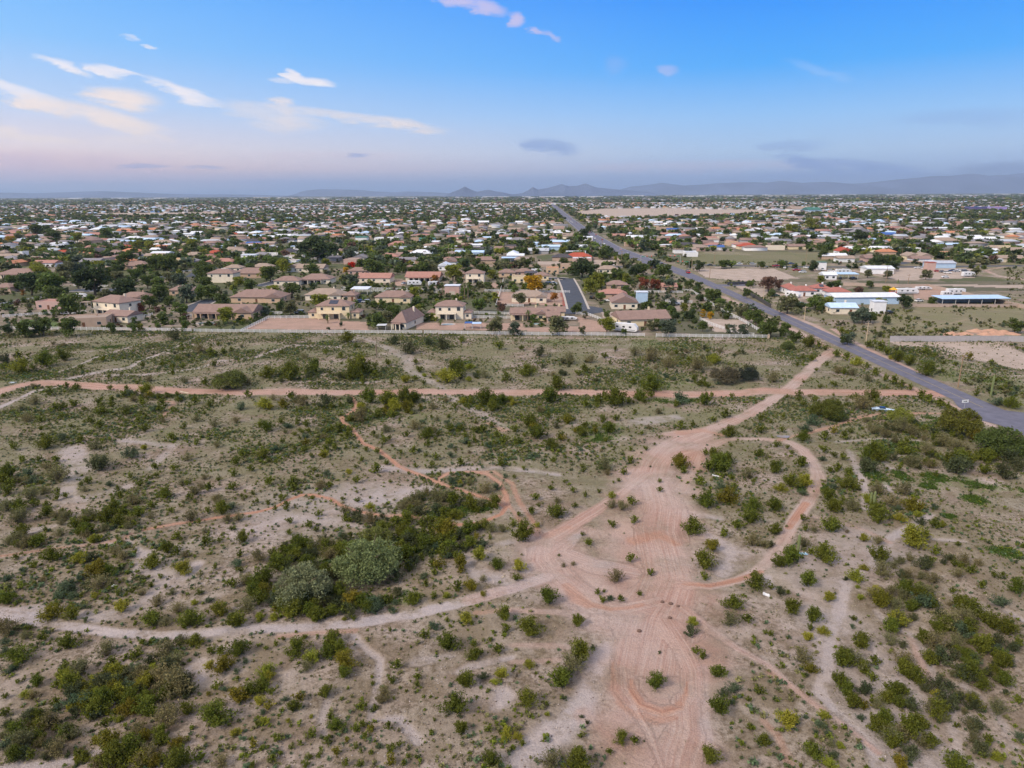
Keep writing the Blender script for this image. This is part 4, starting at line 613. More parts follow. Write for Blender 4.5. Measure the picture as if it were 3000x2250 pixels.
# thickets: crop, centre, half axes, how many, bush codes
for k, cx, cy, ra, rb, nn, cs in (('M2', 620, 860, 480, 190, 80, 'gkgkg'), ('M2', 1350, 740, 480, 190, 90, 'ggkgg'), ('M2', 700, 1230, 560, 110, 55, 'gkbgg'), ('M2', 180, 1150, 240, 170, 20, 'gkgo'), ('M2', 1700, 640, 360, 110, 20, 'ggo'), ('M2', 1600, 400, 380, 110, 26, 'gtkg'), ('M2', 1150, 500, 400, 60, 16, 'tgk'),
                                   ('B1', 950, 800, 560, 200, 50, 'kgybgo'), ('B1', 1400, 700, 320, 150, 22, 'tkg'), ('B1', 1100, 1330, 500, 130, 20, 'gto'), ('B1', 300, 1200, 320, 180, 20, 'gtk'), ('T2', 1150, 690, 330, 100, 34, 'ggyog'), ('T2', 450, 680, 420, 70, 26, 'kgtg'), ('T2', 2000, 680, 230, 70, 18, 'ggy'), ('T2', 850, 410, 260, 80, 22, 'ggk'), ('T2', 250, 450, 330, 60, 20, 'ggk'), ('T2', 1700, 430, 260, 70, 18, 'gyk'),
                                   ('T3', 1650, 330, 480, 120, 48, 'tkgkt'), ('T3', 1400, 500, 420, 60, 26, 'gbg'), ('T3', 500, 420, 330, 120, 26, 'gkt'), ('T3', 450, 900, 440, 110, 30, 'ggok'), ('T3', 900, 640, 400, 40, 20, 'gg'), ('T4', 1550, 1050, 560, 130, 46, 'gktg'), ('T4', 1250, 900, 330, 70, 22, 'tkg'), ('T4', 1500, 1200, 600, 100, 30, 'kgg'), ('T4', 600, 650, 420, 60, 22, 'tgg'), ('T4', 620, 340, 380, 150, 22, 'gtg'),
                                   ('T1', 250, 320, 300, 80, 24, 'kgg'), ('T1', 1400, 600, 420, 60, 24, 'ggb'), ('T1', 1700, 220, 480, 70, 26, 'gkt'), ('T1', 500, 130, 520, 60, 20, 'tg'), ('B4', 1500, 300, 500, 260, 26, 'tgk'), ('B4', 1300, 1000, 500, 300, 24, 'gkt'), ('B4', 1850, 650, 330, 400, 24, 'gkt'), ('M4', 1350, 950, 450, 150, 16, 'tgk'), ('M4', 1200, 1180, 300, 80, 10, 'gt'), ('M1', 250, 350, 330, 220, 26, 'tgg'), ('M1', 850, 530, 400, 130, 24, 'gtg'), ('M1', 200, 680, 220, 60, 10, 'tg'), ('M1', 1900, 250, 330, 200, 14, 'gt'), ('T1', 1100, 760, 700, 160, 40, 'gtg'), ('T2', 1550, 960, 600, 170, 46, 'gbgt'), ('T2', 500, 1000, 480, 160, 30, 'gbg')):
    for i in range(nn):
        a = rng.random() * 6.283; r = math.sqrt(rng.random()); sx, sy = src(k, cx + math.cos(a) * r * ra, cy + math.sin(a) * r * rb)
        if sx < -30 or sx > 3030: continue
        X, Y = P(sx, sy, .4); mm = masks(np.array([X]), np.array([Y]))
        if mm[0][0] + mm[1][0] > .3 or abs(X - 124.5) < 7 or Y > FENCE_Y(X) - 3: continue
        W = .9 + 2.1 * rng.random() ** 1.5; bl.append((X, Y, W, cs[int(rng.integers(len(cs)))], sx, sy, W / mpp(Y)))
bl = [b_ for b_ in bl if b_[2] > .3]
bl.sort(key=lambda t: -t[6])
count = {}; leftover = []; lab = []
for (X, Y, W, c, sx, sy, pw) in bl:
    nm, kd, var, asp = KIND[c]; count[nm] = count.get(nm, 0) + 1
    if count[nm] > 296: leftover.append((X, Y, W, c)); continue
    vs = BV[var]; o = bpy.data.objects.new(nm, vs[int(rng.integers(len(vs)))]); link(o)
    z = float(gz(X, Y)[0]); o.location = (X, Y, z - .02); o.rotation_euler = (0, 0, rng.random() * 6.28)
    sq = .9 + .2 * rng.random(); o.scale = (W * sq, W / sq, W * asp / .66 * (.9 + .25 * rng.random()))
    j = .8 + .4 * rng.random(); cc = PAL[c]; o.color = (cc[0] * j * (1 + .2 * (rng.random() - .5)), cc[1] * j, cc[2] * j, 1)
    o['category'] = kd; o['group'] = {'creosote_bush': 'creosote bushes over the desert plot', 'brittlebush': 'brittlebushes over the desert plot', 'bursage_bush': 'bursage over the desert plot', 'dry_bush': 'dry bushes over the desert plot', 'dark_bush': 'dark bushes over the desert plot', 'dead_bush': 'dead bushes over the desert plot'}[nm]
    size = 'small' if W < 1.7 else ('large' if W > 3.4 else 'mid-size')
    lab.append((o, '%s %s %s' % (size, LOOK[c], kd), place(sx, sy), sx))
rank_labels(lab)

# small scrub nobody could count
def scatter_mass(name, pts_, sizes, cols, var, label, cat, mats):
    """pts_ (n,3), sizes (n,3), cols (n,3), var list of (V,F)"""
    n = len(pts_); which = rng.integers(len(var), size=n); Vs = []; Fs = []; Cs = []; off = 0
    for k, (v, f) in enumerate(var):
        idx = np.nonzero(which == k)[0]
        if not len(idx): continue
        a = rng.random(len(idx)) * 6.283; ca, sa = np.cos(a), np.sin(a)
        vv = v[None] * sizes[idx][:, None, :]
        x = vv[..., 0] * ca[:, None] - vv[..., 1] * sa[:, None]; y = vv[..., 0] * sa[:, None] + vv[..., 1] * ca[:, None]
        vv = np.stack([x, y, vv[..., 2]], -1) + pts_[idx][:, None, :]
        Vs.append(vv.reshape(-1, 3)); Fs.append((f[None] + (np.arange(len(idx)) * len(v))[:, None, None] + off).reshape(-1, f.shape[1]))
        Cs.append(np.repeat(cols[idx], len(v), 0)); off += len(idx) * len(v)
    o = bpy.data.objects.new(name, np_mesh(name, np.concatenate(Vs), np.concatenate(Fs), mats, np.concatenate(Cs))); link(o)
    return tag(o, label, cat, kind='stuff')
lowv = [leaf_tris(fan_points(36, 12), .22) for _ in range(4)]
midv = [leaf_tris(fan_points(240, 30), .10) for _ in range(4)]
n = 270000
Y = 48 + (292 - 48) * rng.random(n) ** .75; X = (rng.random(n) * 2 - 1) * (.86 * Y + 50)
m = masks(X, Y); bare = np.maximum(np.maximum(m[0], m[1]), m[2] * .9)
dn = fnoise(X, Y, 14, 4); dn2 = fnoise(X + 300, Y, 45, 2)
west = smooth(20, -20, X - .1 * Y); prob = smooth(.38, .60, dn) * (.35 + smooth(90, 170, Y) * .4 + .15 * west) + smooth(.45, .6, dn2) * .15 + .05 + .10 * west
clear = smooth(16, 30, np.hypot((X - 15) * 1.0, (Y - 95) * .55))
keep = (rng.random(n) < prob * (1 - bare) ** 2 * (.15 + .85 * clear)) & (Y < FENCE_Y(X) - 2) & (np.abs(X - 124.5) > 8) & ~((X > 118) & (Y > 150) & (Y < 178) & (X < 220) & (np.abs(Y - 166) < 14))
X = X[keep]; Y = Y[keep]; n = len(X); z = gz(X, Y)
w_ = .22 + .65 * rng.random(n) ** 2.4 + .6 * smooth(.52, .7, dn[keep]) * rng.random(n)
ci = rng.choice(4, n, p=[.3, .25, .3, .15]); pal = np.array([PAL['g'], PAL['b'], PAL['t'], PAL['k']]) * .95
cols = pal[ci] * (.85 + .5 * rng.random(n))[:, None] * np.array([1.15, 1.22, 1.15])
scatter_mass('desert_scrub', np.stack([X, Y, z - .02], 1), np.stack([w_, w_, w_ * (.6 + .4 * rng.random(n))], 1), cols, lowv, 'low olive and tan scrub dotted over the sandy desert plot', 'scrub', [LEAF_A])
if leftover:
    A = np.array([(a, b_, w) for a, b_, w, c in leftover]); cl = np.array([PAL[c] for *_, c in leftover]) * (.8 + .4 * rng.random(len(leftover)))[:, None]
    scatter_mass('bush_cover', np.stack([A[:, 0], A[:, 1], gz(A[:, 0], A[:, 1])], 1), np.stack([A[:, 2]] * 3, 1), cl, midv, 'smaller creosote bushes scattered between the bigger ones', 'bushes', [LEAF_A])
# scrub on the right of the road and on empty plots
n = 22000; Y = 150 + 420 * rng.random(n); X = 128 + rng.random(n) * (.9 * Y - 60)
inlot = np.zeros(n, bool)
for c, plg in LT:
    if c in ('tan', 'pink'): inlot |= in_poly(X, Y, plg)
sx, sy, _d = proj(X, Y)
free = ~((sx > 2270) & (sx < 2950) & (sy > 790) & (sy < 895)) & ~((sy < 790) & (sy > 722) & (sx > 2300)) & (X > 134) & (np.abs(Y - 166) > 14) & ~inlot & (sy > 735)
dn = fnoise(X, Y, 16, 3); keep = free & (rng.random(n) < smooth(.36, .62, dn)); X, Y = X[keep], Y[keep]; n = len(X)
w_ = .5 + 1.9 * rng.random(n) ** 2.2; cols = np.array([PAL['g'], PAL['t'], PAL['k'], PAL['b']])[rng.choice(4, n, p=[.42, .26, .2, .12])] * (.7 + .5 * rng.random(n))[:, None]
scatter_mass('roadside_scrub', np.stack([X, Y, X * 0], 1), np.stack([w_, w_, w_ * .9], 1), cols, midv if n < 3500 else lowv, 'olive scrub over the open plots right of the paved road', 'scrub', [LEAF_A])
# green weeds on the damp patches
n = 26000; gi = rng.integers(len(GR), size=n); G = np.array(GR); X = G[gi, 0] + rng.normal(size=n) * G[gi, 2] * .5; Y = G[gi, 1] + rng.normal(size=n) * G[gi, 3] * .5
m = masks(X, Y); keep = (np.maximum(m[0], m[1]) < .2) & (rng.random(n) < m[3]) & (fnoise(X, Y, 3, 3) > .42) & (Y > 40) & (np.abs(X - 124.5) > 7) & (Y < 270); X, Y = X[keep], Y[keep]; n = len(X)
gv = [leaf_tris(np.concatenate([rng.normal(size=(12, 2)) * .35, np.abs(rng.normal(size=(12, 1))) * .25], 1), .3, 1.0) for _ in range(3)]
w_ = .3 + .35 * rng.random(n); cols = np.array((.075, .125, .022)) * (.7 + .6 * rng.random(n))[:, None]
scatter_mass('green_weeds', np.stack([X, Y, gz(X, Y)], 1), np.stack([w_, w_, w_ * .8], 1), cols, gv, 'fresh green weeds growing in the damp hollows', 'weeds', [LEAF_A])
# dry grass
n = 60000; Y = 46 + 214 * rng.random(n) ** .9; X = (rng.random(n) * 2 - 1) * (.86 * Y + 20); m = masks(X, Y); dn = fnoise(X + 700, Y, 11, 4); east = smooth(20, 60, X)
keep = (rng.random(n) < (smooth(.42, .62, dn) * .5 + .25 * east * smooth(70, 110, Y)) * (1 - np.maximum(np.maximum(m[0], m[1]), m[2])) ** 3) & (Y < FENCE_Y(X) - 2) & (np.abs(X - 124.5) > 8) & ~((X > 110) & (Y > 140)); X, Y = X[keep], Y[keep]; n = len(X)
w_ = .22 + .4 * rng.random(n) ** 2; cols = np.array([(.30, .25, .145), (.20, .18, .09), (.36, .31, .22)])[rng.integers(3, size=n)] * (.7 + .5 * rng.random(n))[:, None]
scatter_mass('dry_grass', np.stack([X, Y, gz(X, Y)], 1), np.stack([w_, w_, w_ * .8], 1), cols, gv, 'straw-coloured dry grass tufts between the bushes', 'dry grass', [LEAF_A])
# stones
n = 46000; Y = 48 + 85 * rng.random(n) ** 1.3; X = (rng.random(n) * 2 - 1) * (.86 * Y + 20)
m = masks(X, Y); dn = fnoise(X + 50, Y + 90, 9, 3); stony = smooth(30, 12, np.hypot((X + 12) * .8, Y - 62)) if False else np.clip(1.2 - np.hypot((X + 14) / 22, (Y - 62) / 14), 0, 1)
keep = rng.random(n) < (smooth(.5, .66, dn) * .3 + stony * .9 * smooth(.35, .5, dn)) * (1 - np.maximum(m[0], m[1])) ** 2; X, Y = X[keep], Y[keep]; n = len(X)
ov = np.array([(.5, 0, .1), (0, .45, .12), (-.5, .1, .1), (0, -.5, .08), (.05, 0, .42), (0, 0, -.3)]); of = np.array([(0, 1, 4), (1, 2, 4), (2, 3, 4), (3, 0, 4), (1, 0, 5), (2, 1, 5), (3, 2, 5), (0, 3, 5)])
STONE = leaf_mat('stones', True)
w_ = .07 + .2 * rng.random(n) ** 3; cols = np.where((rng.random(n) < .55)[:, None], np.array([(.42, .37, .34)]), np.array([(.17, .125, .105)])) * (.7 + .6 * rng.random(n))[:, None]
scatter_mass('loose_stones', np.stack([X, Y, gz(X, Y)], 1), np.stack([w_] * 3, 1), cols, [(ov, of)], 'pale and dark loose stones strewn over the stony ground', 'stones', [STONE])
# ------------------------------------------------------------------ trees
def crown_pts(n, lobes, flat=.8, tall=1.0, low=.0):
    out = []; m = n // lobes
    for k in range(lobes):
        a = rng.random() * 6.283; r = .33 * math.sqrt(rng.random()); z = (rng.random() - .42) * .80 * tall
        c = np.array([math.cos(a) * r * (1 - .5 * max(z, 0)), math.sin(a) * r * (1 - .5 * max(z, 0)), z * flat]); R = .13 + .10 * rng.random()
        d = rng.normal(size=(m, 3)); d /= np.linalg.norm(d, axis=1)[:, None]
        out.append(c + d * (R * (.55 + .5 * rng.random(m)))[:, None] * np.array([1, 1, .85]))
    C = np.concatenate(out); return C
def crown_variant(n, lobes, size, flat=.8, tall=1.0):
    v, f = leaf_tris(crown_pts(n, lobes, flat, tall), size, .1); return np_mesh('crown', v, f, [LEAF_O])
CV = {'r': [crown_variant(1500, 17, .066) for _ in range(5)], 't': [crown_variant(1500, 18, .07, 1.0, 1.9) for _ in range(3)]}
def weep_pts(n, lobes):                 # palo verde: rounded mounds of twigs that hang to the ground
    out = []; m = n // lobes
    for k in range(lobes):
        a = rng.random() * 6.283; r = .46 * math.sqrt(rng.random()); zt = .62 * (1 - 1.6 * r * r) * (.58 + .55 * rng.random())
        R = .06 + .12 * rng.random(); th = rng.random(m) * 6.283; u = rng.random(m)
        rr = R * np.sqrt(1 - (1 - u) ** 2) * (.75 + .35 * rng.random(m)); dz = -(.55 * zt) * u ** 1.4 * (.5 + .8 * rng.random(m))
        out.append(np.stack([math.cos(a) * r + np.cos(th) * rr, math.sin(a) * r + np.sin(th) * rr, zt + dz], 1))
    C = np.concatenate(out) + rng.normal(size=(m * lobes, 3)) * .018; C[:, 2] = np.maximum(C[:, 2], .02); return C
def weep_variant(n=11000, size=.026):
    v, f = leaf_tris(weep_pts(n, 50), size, .5); return np_mesh('crown', v, f, [LEAF_O])
CV['w'] = [weep_variant() for _ in range(3)]
def trunk_mesh(h, r, limbs, sp=.3):
    b = MB(); b.tube((0, 0, -.05), (.02, .01, h * .55), r, r * .7, 7, cap=False)
    for i in range(limbs):
        a = i * 6.283 / limbs + rng.random(); e = (math.cos(a) * sp, math.sin(a) * sp, h * (1.0 + .35 * rng.random()))
        mid = (e[0] * .4, e[1] * .4, h * .78); b.tube((.02, .01, h * .5), mid, r * .62, r * .4, 5, cap=False); b.tube(mid, e, r * .4, r * .12, 5, cap=False)
    return b.mesh('trunk', [BARK])
TM = [trunk_mesh(.42, .035, 5) for _ in range(3)]; TW = [trunk_mesh(.32, .030, 7, .34) for _ in range(2)]
FROND = mat('palm_frond', (.10, .13, .035), .7); PALMT = mat('palm_trunk', (.20, .15, .10), .9, noise=.3, scale=8)
def palm_meshes():
    b = MB(); b.tube((0, 0, -.05), (.03, 0, 1), .045, .03, 8); t = b.mesh('trunk', [PALMT]); c = MB()
    for i in range(34):
        a = rng.random() * 6.283; e = rng.random() * 2.0 - .75; L_ = .34; prev = np.array([.03, 0, 1.0]); wd = .05
        for s in range(4):
            el_ = e - s * .42; nx = prev + np.array([math.cos(a) * math.cos(el_), math.sin(a) * math.cos(el_), math.sin(el_)]) * L_ / 4
            n_ = np.array([-math.sin(a), math.cos(a), 0]) * wd * (1 - s * .22); n2 = n_ * (.78 - .1 * s)
            c.add([prev - n_, prev + n_, nx + n2, nx - n2], [(0, 1, 2, 3)]); prev = nx
    return t, c.mesh('fronds', [FROND])
PT, PF = palm_meshes()
TCOL = {'g': (.098, .130, .034), 'd': (.064, .090, .034), 'm': (.12, .168, .04), 'y': (.21, .225, .035), 'o': (.155, .16, .075), 'b': (.11, .14, .09), 'r': (.21, .07, .04), 'R': (.60, .05, .022), 'n': (.35, .16, .03), 'e': (.50, .30, .02), 'k': (.15, .09, .065)}
TLOOK = {'g': 'green', 'd': 'dark green', 'm': 'mid-green', 'y': 'yellow-green', 'o': 'grey-olive', 'b': 'grey-green', 'r': 'rusty red', 'R': 'bright red', 'n': 'orange-brown', 'e': 'golden yellow', 'k': 'brownish'}
TREES = {
 'S1': '800,715,160,d 190,680,170,d 340,685,190,m 600,655,210,d 340,755,130,g 440,820,180,g 1030,740,130,g 965,800,105,g 1165,850,110,m 1470,885,130,y 1620,700,110,g 1545,670,80,y 240,590,110,y 420,595,120,o 500,590,110,b 720,610,110,g 760,640,90,o 880,625,100,m 950,670,110,g 1020,680,100,m 1100,650,90,o 1160,660,110,b 1350,610,120,g 1200,745,140,b 1300,740,110,m 1370,740,120,g 1430,790,110,g 1330,675,90,g 1720,615,110,y 1830,565,110,y 1750,620,120,g 1890,725,120,g 2020,600,110,g 1880,840,110,o 2070,795,120,y 1770,730,90,y 820,525,130,g 1300,585,110,g 1080,545,120,g 690,365,90,g 1240,430,90,y 2050,455,180,d 1960,460,110,d 2140,470,120,d 150,975,140,g 270,965,130,g 450,960,150,g 40,985,90,d 1050,910,90,g 720,970,70,g 860,970,60,m 910,968,50,y 1200,955,70,m 1620,585,80,g 1000,545,110,g 60,400,60,e 120,385,70,o 340,370,90,g 230,340,90,g 270,620,110,y 130,700,80,g 500,680,90,g 1220,480,80,g 970,440,80,y 880,440,80,y 1450,480,60,g 1520,420,70,g 1680,330,60,g 150,745,40,n 680,760,90,o 590,780,70,m 1095,800,80,g 1610,460,70,g 280,480,70,y 180,455,60,d 1560,560,80,m 910,840,60,r 1690,850,70,b 1810,840,60,g 1290,640,90,g 1780,540,70,m 640,570,90,y 500,385,80,y 1900,440,70,g 1330,590,90,b 2110,550,70,y 1750,400,60,g 420,640,100,o 70,660,80,m 940,330,50,g 300,330,60,g',
 'S2': '720,610,125,y 980,625,80,y 1240,685,140,e 1380,772,58,n 1155,785,100,o 895,825,110,m 1040,838,75,k 480,745,105,y 490,800,85,m 495,845,70,y 350,865,110,m 240,925,120,g 290,900,100,o 995,955,130,o 1120,975,110,b 1405,950,150,o 1720,955,130,y 1525,845,90,g 1620,700,120,y 1660,660,120,y 1560,580,140,d 1620,600,110,d 1500,590,100,g 1680,768,72,m 1900,600,90,d 1960,590,90,g 2090,600,110,g 2010,560,65,g 1960,685,90,r 2030,690,90,r 2120,690,100,b 2010,955,85,o 2110,970,130,b 2060,950,90,g 1830,1000,50,g 68,568,58,R 28,598,50,e 200,580,130,g 130,560,90,g 250,590,90,g 530,585,110,g 590,590,90,o 470,600,80,g 606,652,62,n 910,590,85,g 1190,550,85,g 80,660,85,b 820,610,80,d 400,580,80,g 360,600,60,g 60,490,100,b 30,400,60,o 900,520,70,y 1070,550,60,g 880,545,70,g 1000,530,60,m 1780,620,90,g 1820,640,90,g 1850,650,80,y 1700,640,80,m 1600,570,90,m 1440,545,70,g 800,740,80,m 1125,720,60,m 950,700,70,g 740,780,60,m 1950,840,40,g 2080,830,60,g 2140,860,80,m 1720,885,50,m 1580,890,50,o 1840,720,60,m 1890,690,40,m 2170,900,60,d 1560,990,60,o 270,820,60,m 210,825,60,g 170,820,50,g 1180,380,60,d 1240,440,50,g 1050,405,60,g 690,480,60,g 560,395,50,g 1700,495,80,g 1600,330,60,g 1570,360,70,d 850,380,50,d 430,380,60,y 1440,470,60,y',
 'S3': '45,890,90,d 210,765,110,g 170,750,90,m 475,905,130,g 570,970,140,g 520,970,80,m 670,975,80,m 640,1000,60,g 685,815,150,o 750,830,90,g 860,805,110,m 940,805,100,y 900,830,80,m 1440,800,110,d 1290,810,80,y 960,700,70,d 1140,738,88,k 1210,690,60,g 560,685,120,k 620,690,80,k 540,665,60,k 1170,890,130,b 1110,900,90,b 1220,900,90,g 255,560,70,g 1270,535,110,d 1330,530,90,g 1370,570,80,d 1150,382,100,d 2160,955,110,g 1330,625,70,o 1000,690,70,g 900,658,70,y 1320,720,60,y 110,570,80,d 850,570,80,d 1620,800,60,g 130,880,50,e 180,890,50,e 70,840,60,m 10,840,60,y 100,700,70,g 40,690,80,g 700,330,80,y 410,380,70,y 660,385,80,g 770,415,80,g 30,415,60,g 910,490,80,g 1400,430,70,g 1450,480,80,d 1630,480,90,g 1860,395,60,g 1900,500,80,g 1980,490,70,m 2050,430,70,b 640,560,60,m 510,565,60,g 1200,620,70,o 1580,625,80,o 1900,610,70,o 1200,435,60,g 1600,400,70,d 1830,310,60,g 280,355,60,g 120,350,60,g 830,300,90,y 960,420,80,g 420,900,70,m 380,870,90,o 300,840,70,g 240,810,80,m 320,985,70,b 390,985,80,b 290,970,50,o 130,960,70,g 1070,1040,100,b 1040,1050,60,g 720,1030,90,g 1320,920,60,g 440,690,50,m 420,750,60,g 580,745,60,g 1180,870,50,m',
 'T1': '1980,460,210,y', 'T2': '960,225,150,b', 'M2': ''}
NEARP = [('M2', 400, 1050, 440, 'pale grey-green weeping palo verde, left of the two beside the lower track', (.215, .235, .12)), ('M2', 960, 830, 500, 'tallest pale green palo verde, right of the two beside the lower track', (.195, .235, .095)),
         ('M2', 1030, 640, 260, 'yellowish palo verde crown just behind the tallest palo verde', (.19, .21, .055)), ('M2', 820, 740, 200, 'small yellow-green palo verde at the left shoulder of the tallest one', (.16, .20, .045)),
         ('T4', 1150, 770, 190, 'bright yellow-green palo verde just right of the dumped boat parts', (.21, .23, .045)), ('T4', 1680, 830, 330, 'wide golden-green palo verde in front of the road sign', (.155, .155, .028)),
         ('T4', 2040, 995, 370, 'big dark green palo verde below the road bend at right', (.10, .135, .035)), ('T4', 520, 720, 250, 'yellow-green palo verde pair below the straight dirt road', (.13, .145, .028)), ('T4', 590, 770, 160, 'smaller green palo verde leaning on the yellow-green one', (.09, .12, .035)),
         ('T1', 1980, 470, 250, 'round yellow-green palo verde touching the straight dirt road', (.135, .155, .04)), ('T4', 170, 180, 110, 'light green palo verde left of the paved road', (.13, .16, .05)), ('T3', 1840, 440, 220, 'grey-brown palo verde above the straight dirt road', (.14, .125, .075)), ('T3', 2030, 430, 170, 'dark blue-green palo verde beside the grey-brown one', (.06, .075, .055))]
def thing_tree(X, Y, h, wd, kind, colk, name='tree', label=None, color=None, z=0, scale_z=None):
    e = empty(name, (X, Y, z), rng.random() * 6.28)
    if kind == 'w': cm = CV['w'][int(rng.integers(3))]; tm = TW[int(rng.integers(2))]; cs = (wd, wd, h / .72); cz = 0; ts = (wd, wd, h / .5)
    else: cm = CV[kind][int(rng.integers(len(CV[kind])))]; tm = TM[int(rng.integers(3))]; cs = (wd, wd * (.9 + .2 * rng.random()), h * 1.0 if kind == 'r' else h * .52); cz = h * .52; ts = (wd, wd, h)
    t = bpy.data.objects.new('trunk', tm); link(t, e); t.scale = ts
    c = bpy.data.objects.new('crown', cm); link(c, e); c.location = (0, 0, cz); c.scale = cs
    cc = color or TCOL[colk]; j = .85 + .3 * rng.random(); c.color = (cc[0] * j, cc[1] * j, cc[2] * j, 1)
    if label: e['label'] = label
    return e
for k, x, y, w_, lb, cc in NEARP:
    sx, sy = src(k, x, y); X, Y = P(sx, sy, 1.0); W = w_ / 2.9493 * mpp(Y); X, Y = P(sx, sy, W * .34)
    e = thing_tree(X, Y, W * .72, W, 'w', None, 'palo_verde_tree', lb, cc, float(gz(X, Y)[0]) - .03); e['category'] = 'tree'; e['group'] = 'palo verdes on the desert plot'
def tband(X, Y, sy):
    if Y < 262 - .07 * X: return 'outside the white front fence'
    if sy > 925: return 'just behind white front fence'
    if sy > 880: return 'beside front-row houses'
    if sy > 845: return 'between front and second rows'
    if sy > 810: return 'beside second-row houses'
    if sy > 770: return 'beside third-row houses'
    if sy > 735: return 'around the red-roofed houses'
    return 'among the middle-distance houses'
tl = []; TREE_POS = []
def add_tree(sx, sy, w_, ck):
    X, Y = P(sx, sy, 3); W = w_ * mpp(Y)
    h = W * (1.05 if W < 5 else .82); X, Y = P(sx, sy, h * .55); kd = 't' if W < 4.5 and rng.random() < .3 else 'r'
    e = thing_tree(X, Y, h, W * 1.05, kd, ck); e['category'] = 'tree'; e['group'] = 'trees among the houses'
    tl.append((e, '%s%s leafy tree' % ('small ' if W < 6 else ('big ' if W > 12 else ''), TLOOK[ck]), tband(X, Y, sy) + ', ' + [c for t, c in COLS if sx < t][0], sx)); TREE_POS.append((X, Y, W))
nT = 0
for k, s in TREES.items():
    if k[0] != 'S': continue
    for tok in s.split():
        a, b_, w_, c = tok.split(','); sx, sy = src(k, float(a), float(b_)); add_tree(sx, sy, float(w_) / 2.212, c); nT += 1
for k, x, y, ph in (('S2', 658, 725, 60), ('S2', 798, 745, 90), ('S2', 822, 745, 90), ('S2', 115, 865, 60), ('S2', 1208, 905, 60), ('S2', 1180, 830, 0), ('S2', 640, 945, 30), ('S1', 1050, 905, 40), ('S1', 2125, 925, 40), ('S2', 45, 905, 30)):
    if not ph: continue
    sx, sy = src(k, x, y); X, Y = P(sx, sy + ph / 4.4); h = ph / 2.212 * mpp(Y) * 1.1
    e = empty('palm_tree', (X, Y, 0), rng.random() * 6); t = bpy.data.objects.new('trunk', PT); link(t, e); t.scale = (6, 6, h); f = bpy.data.objects.new('fronds', PF); link(f, e)
    f.scale = (6, 6, 6); f.location = (0, 0, h - 6)
    e['category'] = 'palm tree'; e['group'] = 'palms among the houses'; tl.append((e, '%s fan palm' % ('tall' if ph >= 60 else 'short'), tband(X, Y, sy) + ', ' + [c for q, c in COLS if sx < q][0], sx))
# saguaros
CACT = mat('cactus_skin', (.17, .20, .08), .7, noise=.2, scale=4); CACD = mat('dead_cactus', (.22, .17, .12), .9, noise=.3, scale=4)
def saguaro(k, x, y, hp, lb, arms=0, m=None):
    sx, sy = src(k, x, y); X, Y = P(sx, sy); h = hp / 2.9493 * mpp(Y) * 1.12; e = empty('saguaro_cactus', (X, Y, float(gz(X, Y)[0]) if Y < 250 else 0))
    b = MB(); r = max(.2, h * .045)
    prof = [(r * .8, -.05), (r * .9, h * .2), (r * 1.12, h * .6), (r, h * .9), (r * .6, h * .98), (r * .1, h)]
    vs = []; n = 16
    for R, z in prof: vs += [(math.cos(q * 6.283 / n) * R * (1 + .09 * (-1) ** q), math.sin(q * 6.283 / n) * R * (1 + .09 * (-1) ** q), z) for q in range(n)]
    b.add(vs, [(i * n + q, i * n + (q + 1) % n, (i + 1) * n + (q + 1) % n, (i + 1) * n + q) for i in range(5) for q in range(n)])
    b.build('stem', m or CACT, e)
    for i in range(arms):
        a = i * 2.6 + .4; b = MB(); q0 = (0, 0, h * (.42 + .1 * i)); q1 = (math.cos(a) * r * 3.2, math.sin(a) * r * 3.2, h * (.46 + .1 * i)); q2 = (q1[0], q1[1], h * (.78 + .08 * i))
        b.tube(q0, q1, r * .6, r * .6, 8); b.tube(q1, q2, r * .62, r * .5, 8); b.build('arm', m or CACT, e)
    tag(e, lb, 'cactus')
saguaro('M4', 912, 385, 120, 'taller pale saguaro column in the wash right of the oval loop'); saguaro('M4', 884, 372, 100, 'shorter saguaro column close behind the taller one')
saguaro('M4', 258, 790, 150, 'saguaro beside the lower end of the oval loop'); saguaro('T4', 1925, 615, 160, 'tall yellow-green saguaro right of the paved road', 0); saguaro('T4', 1130, 265, 70, 'short saguaro behind the roadside bushes at right', 1)
saguaro('T4', 1040, 200, 60, 'small saguaro next to the end of the block wall'); saguaro('T2', 1043, 280, 105, 'dead brown saguaro stump beside the grey-green tree above the dirt road', 0, CACD); saguaro('S3', 1392, 700, 50, 'many-armed saguaro behind the long pale barn', 2)
saguaro('M3', 0, 0, 0, '') if False else None
# ------------------------------------------------------------------ buildings
RC = {'B': (.25, .17, .145), 'T': (.31, .24, .195), 'R': (.36, .075, .045), 'P': (.36, .19, .155), 'G': (.22, .21, .23), 'D': (.07, .065, .075), 'W': (.68, .71, .76), 'L': (.48, .64, .84), 'E': (.05, .16, .13), 'O': (.46, .20, .11), 'U': (.05, .12, .35), 'M': (.22, .05, .06), 'S': (.42, .45, .5), 'r': (.34, .135, .11), 'V': (.30, .24, .42)}
RN = {'B': 'brown', 'T': 'tan', 'R': 'red', 'P': 'pink', 'G': 'grey', 'D': 'dark', 'W': 'white', 'L': 'light blue', 'E': 'green', 'O': 'orange', 'U': 'blue', 'M': 'maroon', 'S': 'silver', 'r': 'rust-red', 'V': 'lilac'}
WC = {'c': (.74, .65, .51), 't': (.47, .34, .25), 'w': (.78, .77, .76), 'y': (.70, .58, .38), 'p': (.50, .34, .29), 'g': (.36, .35, .35), 'b': (.42, .56, .70), 'o': (.56, .40, .27), 'v': (.12, .10, .22)}
WN = {'c': 'cream', 't': 'tan', 'w': 'white', 'y': 'yellow', 'p': 'pinkish', 'g': 'grey', 'b': 'pale blue', 'o': 'orange-tan', 'v': 'purple'}
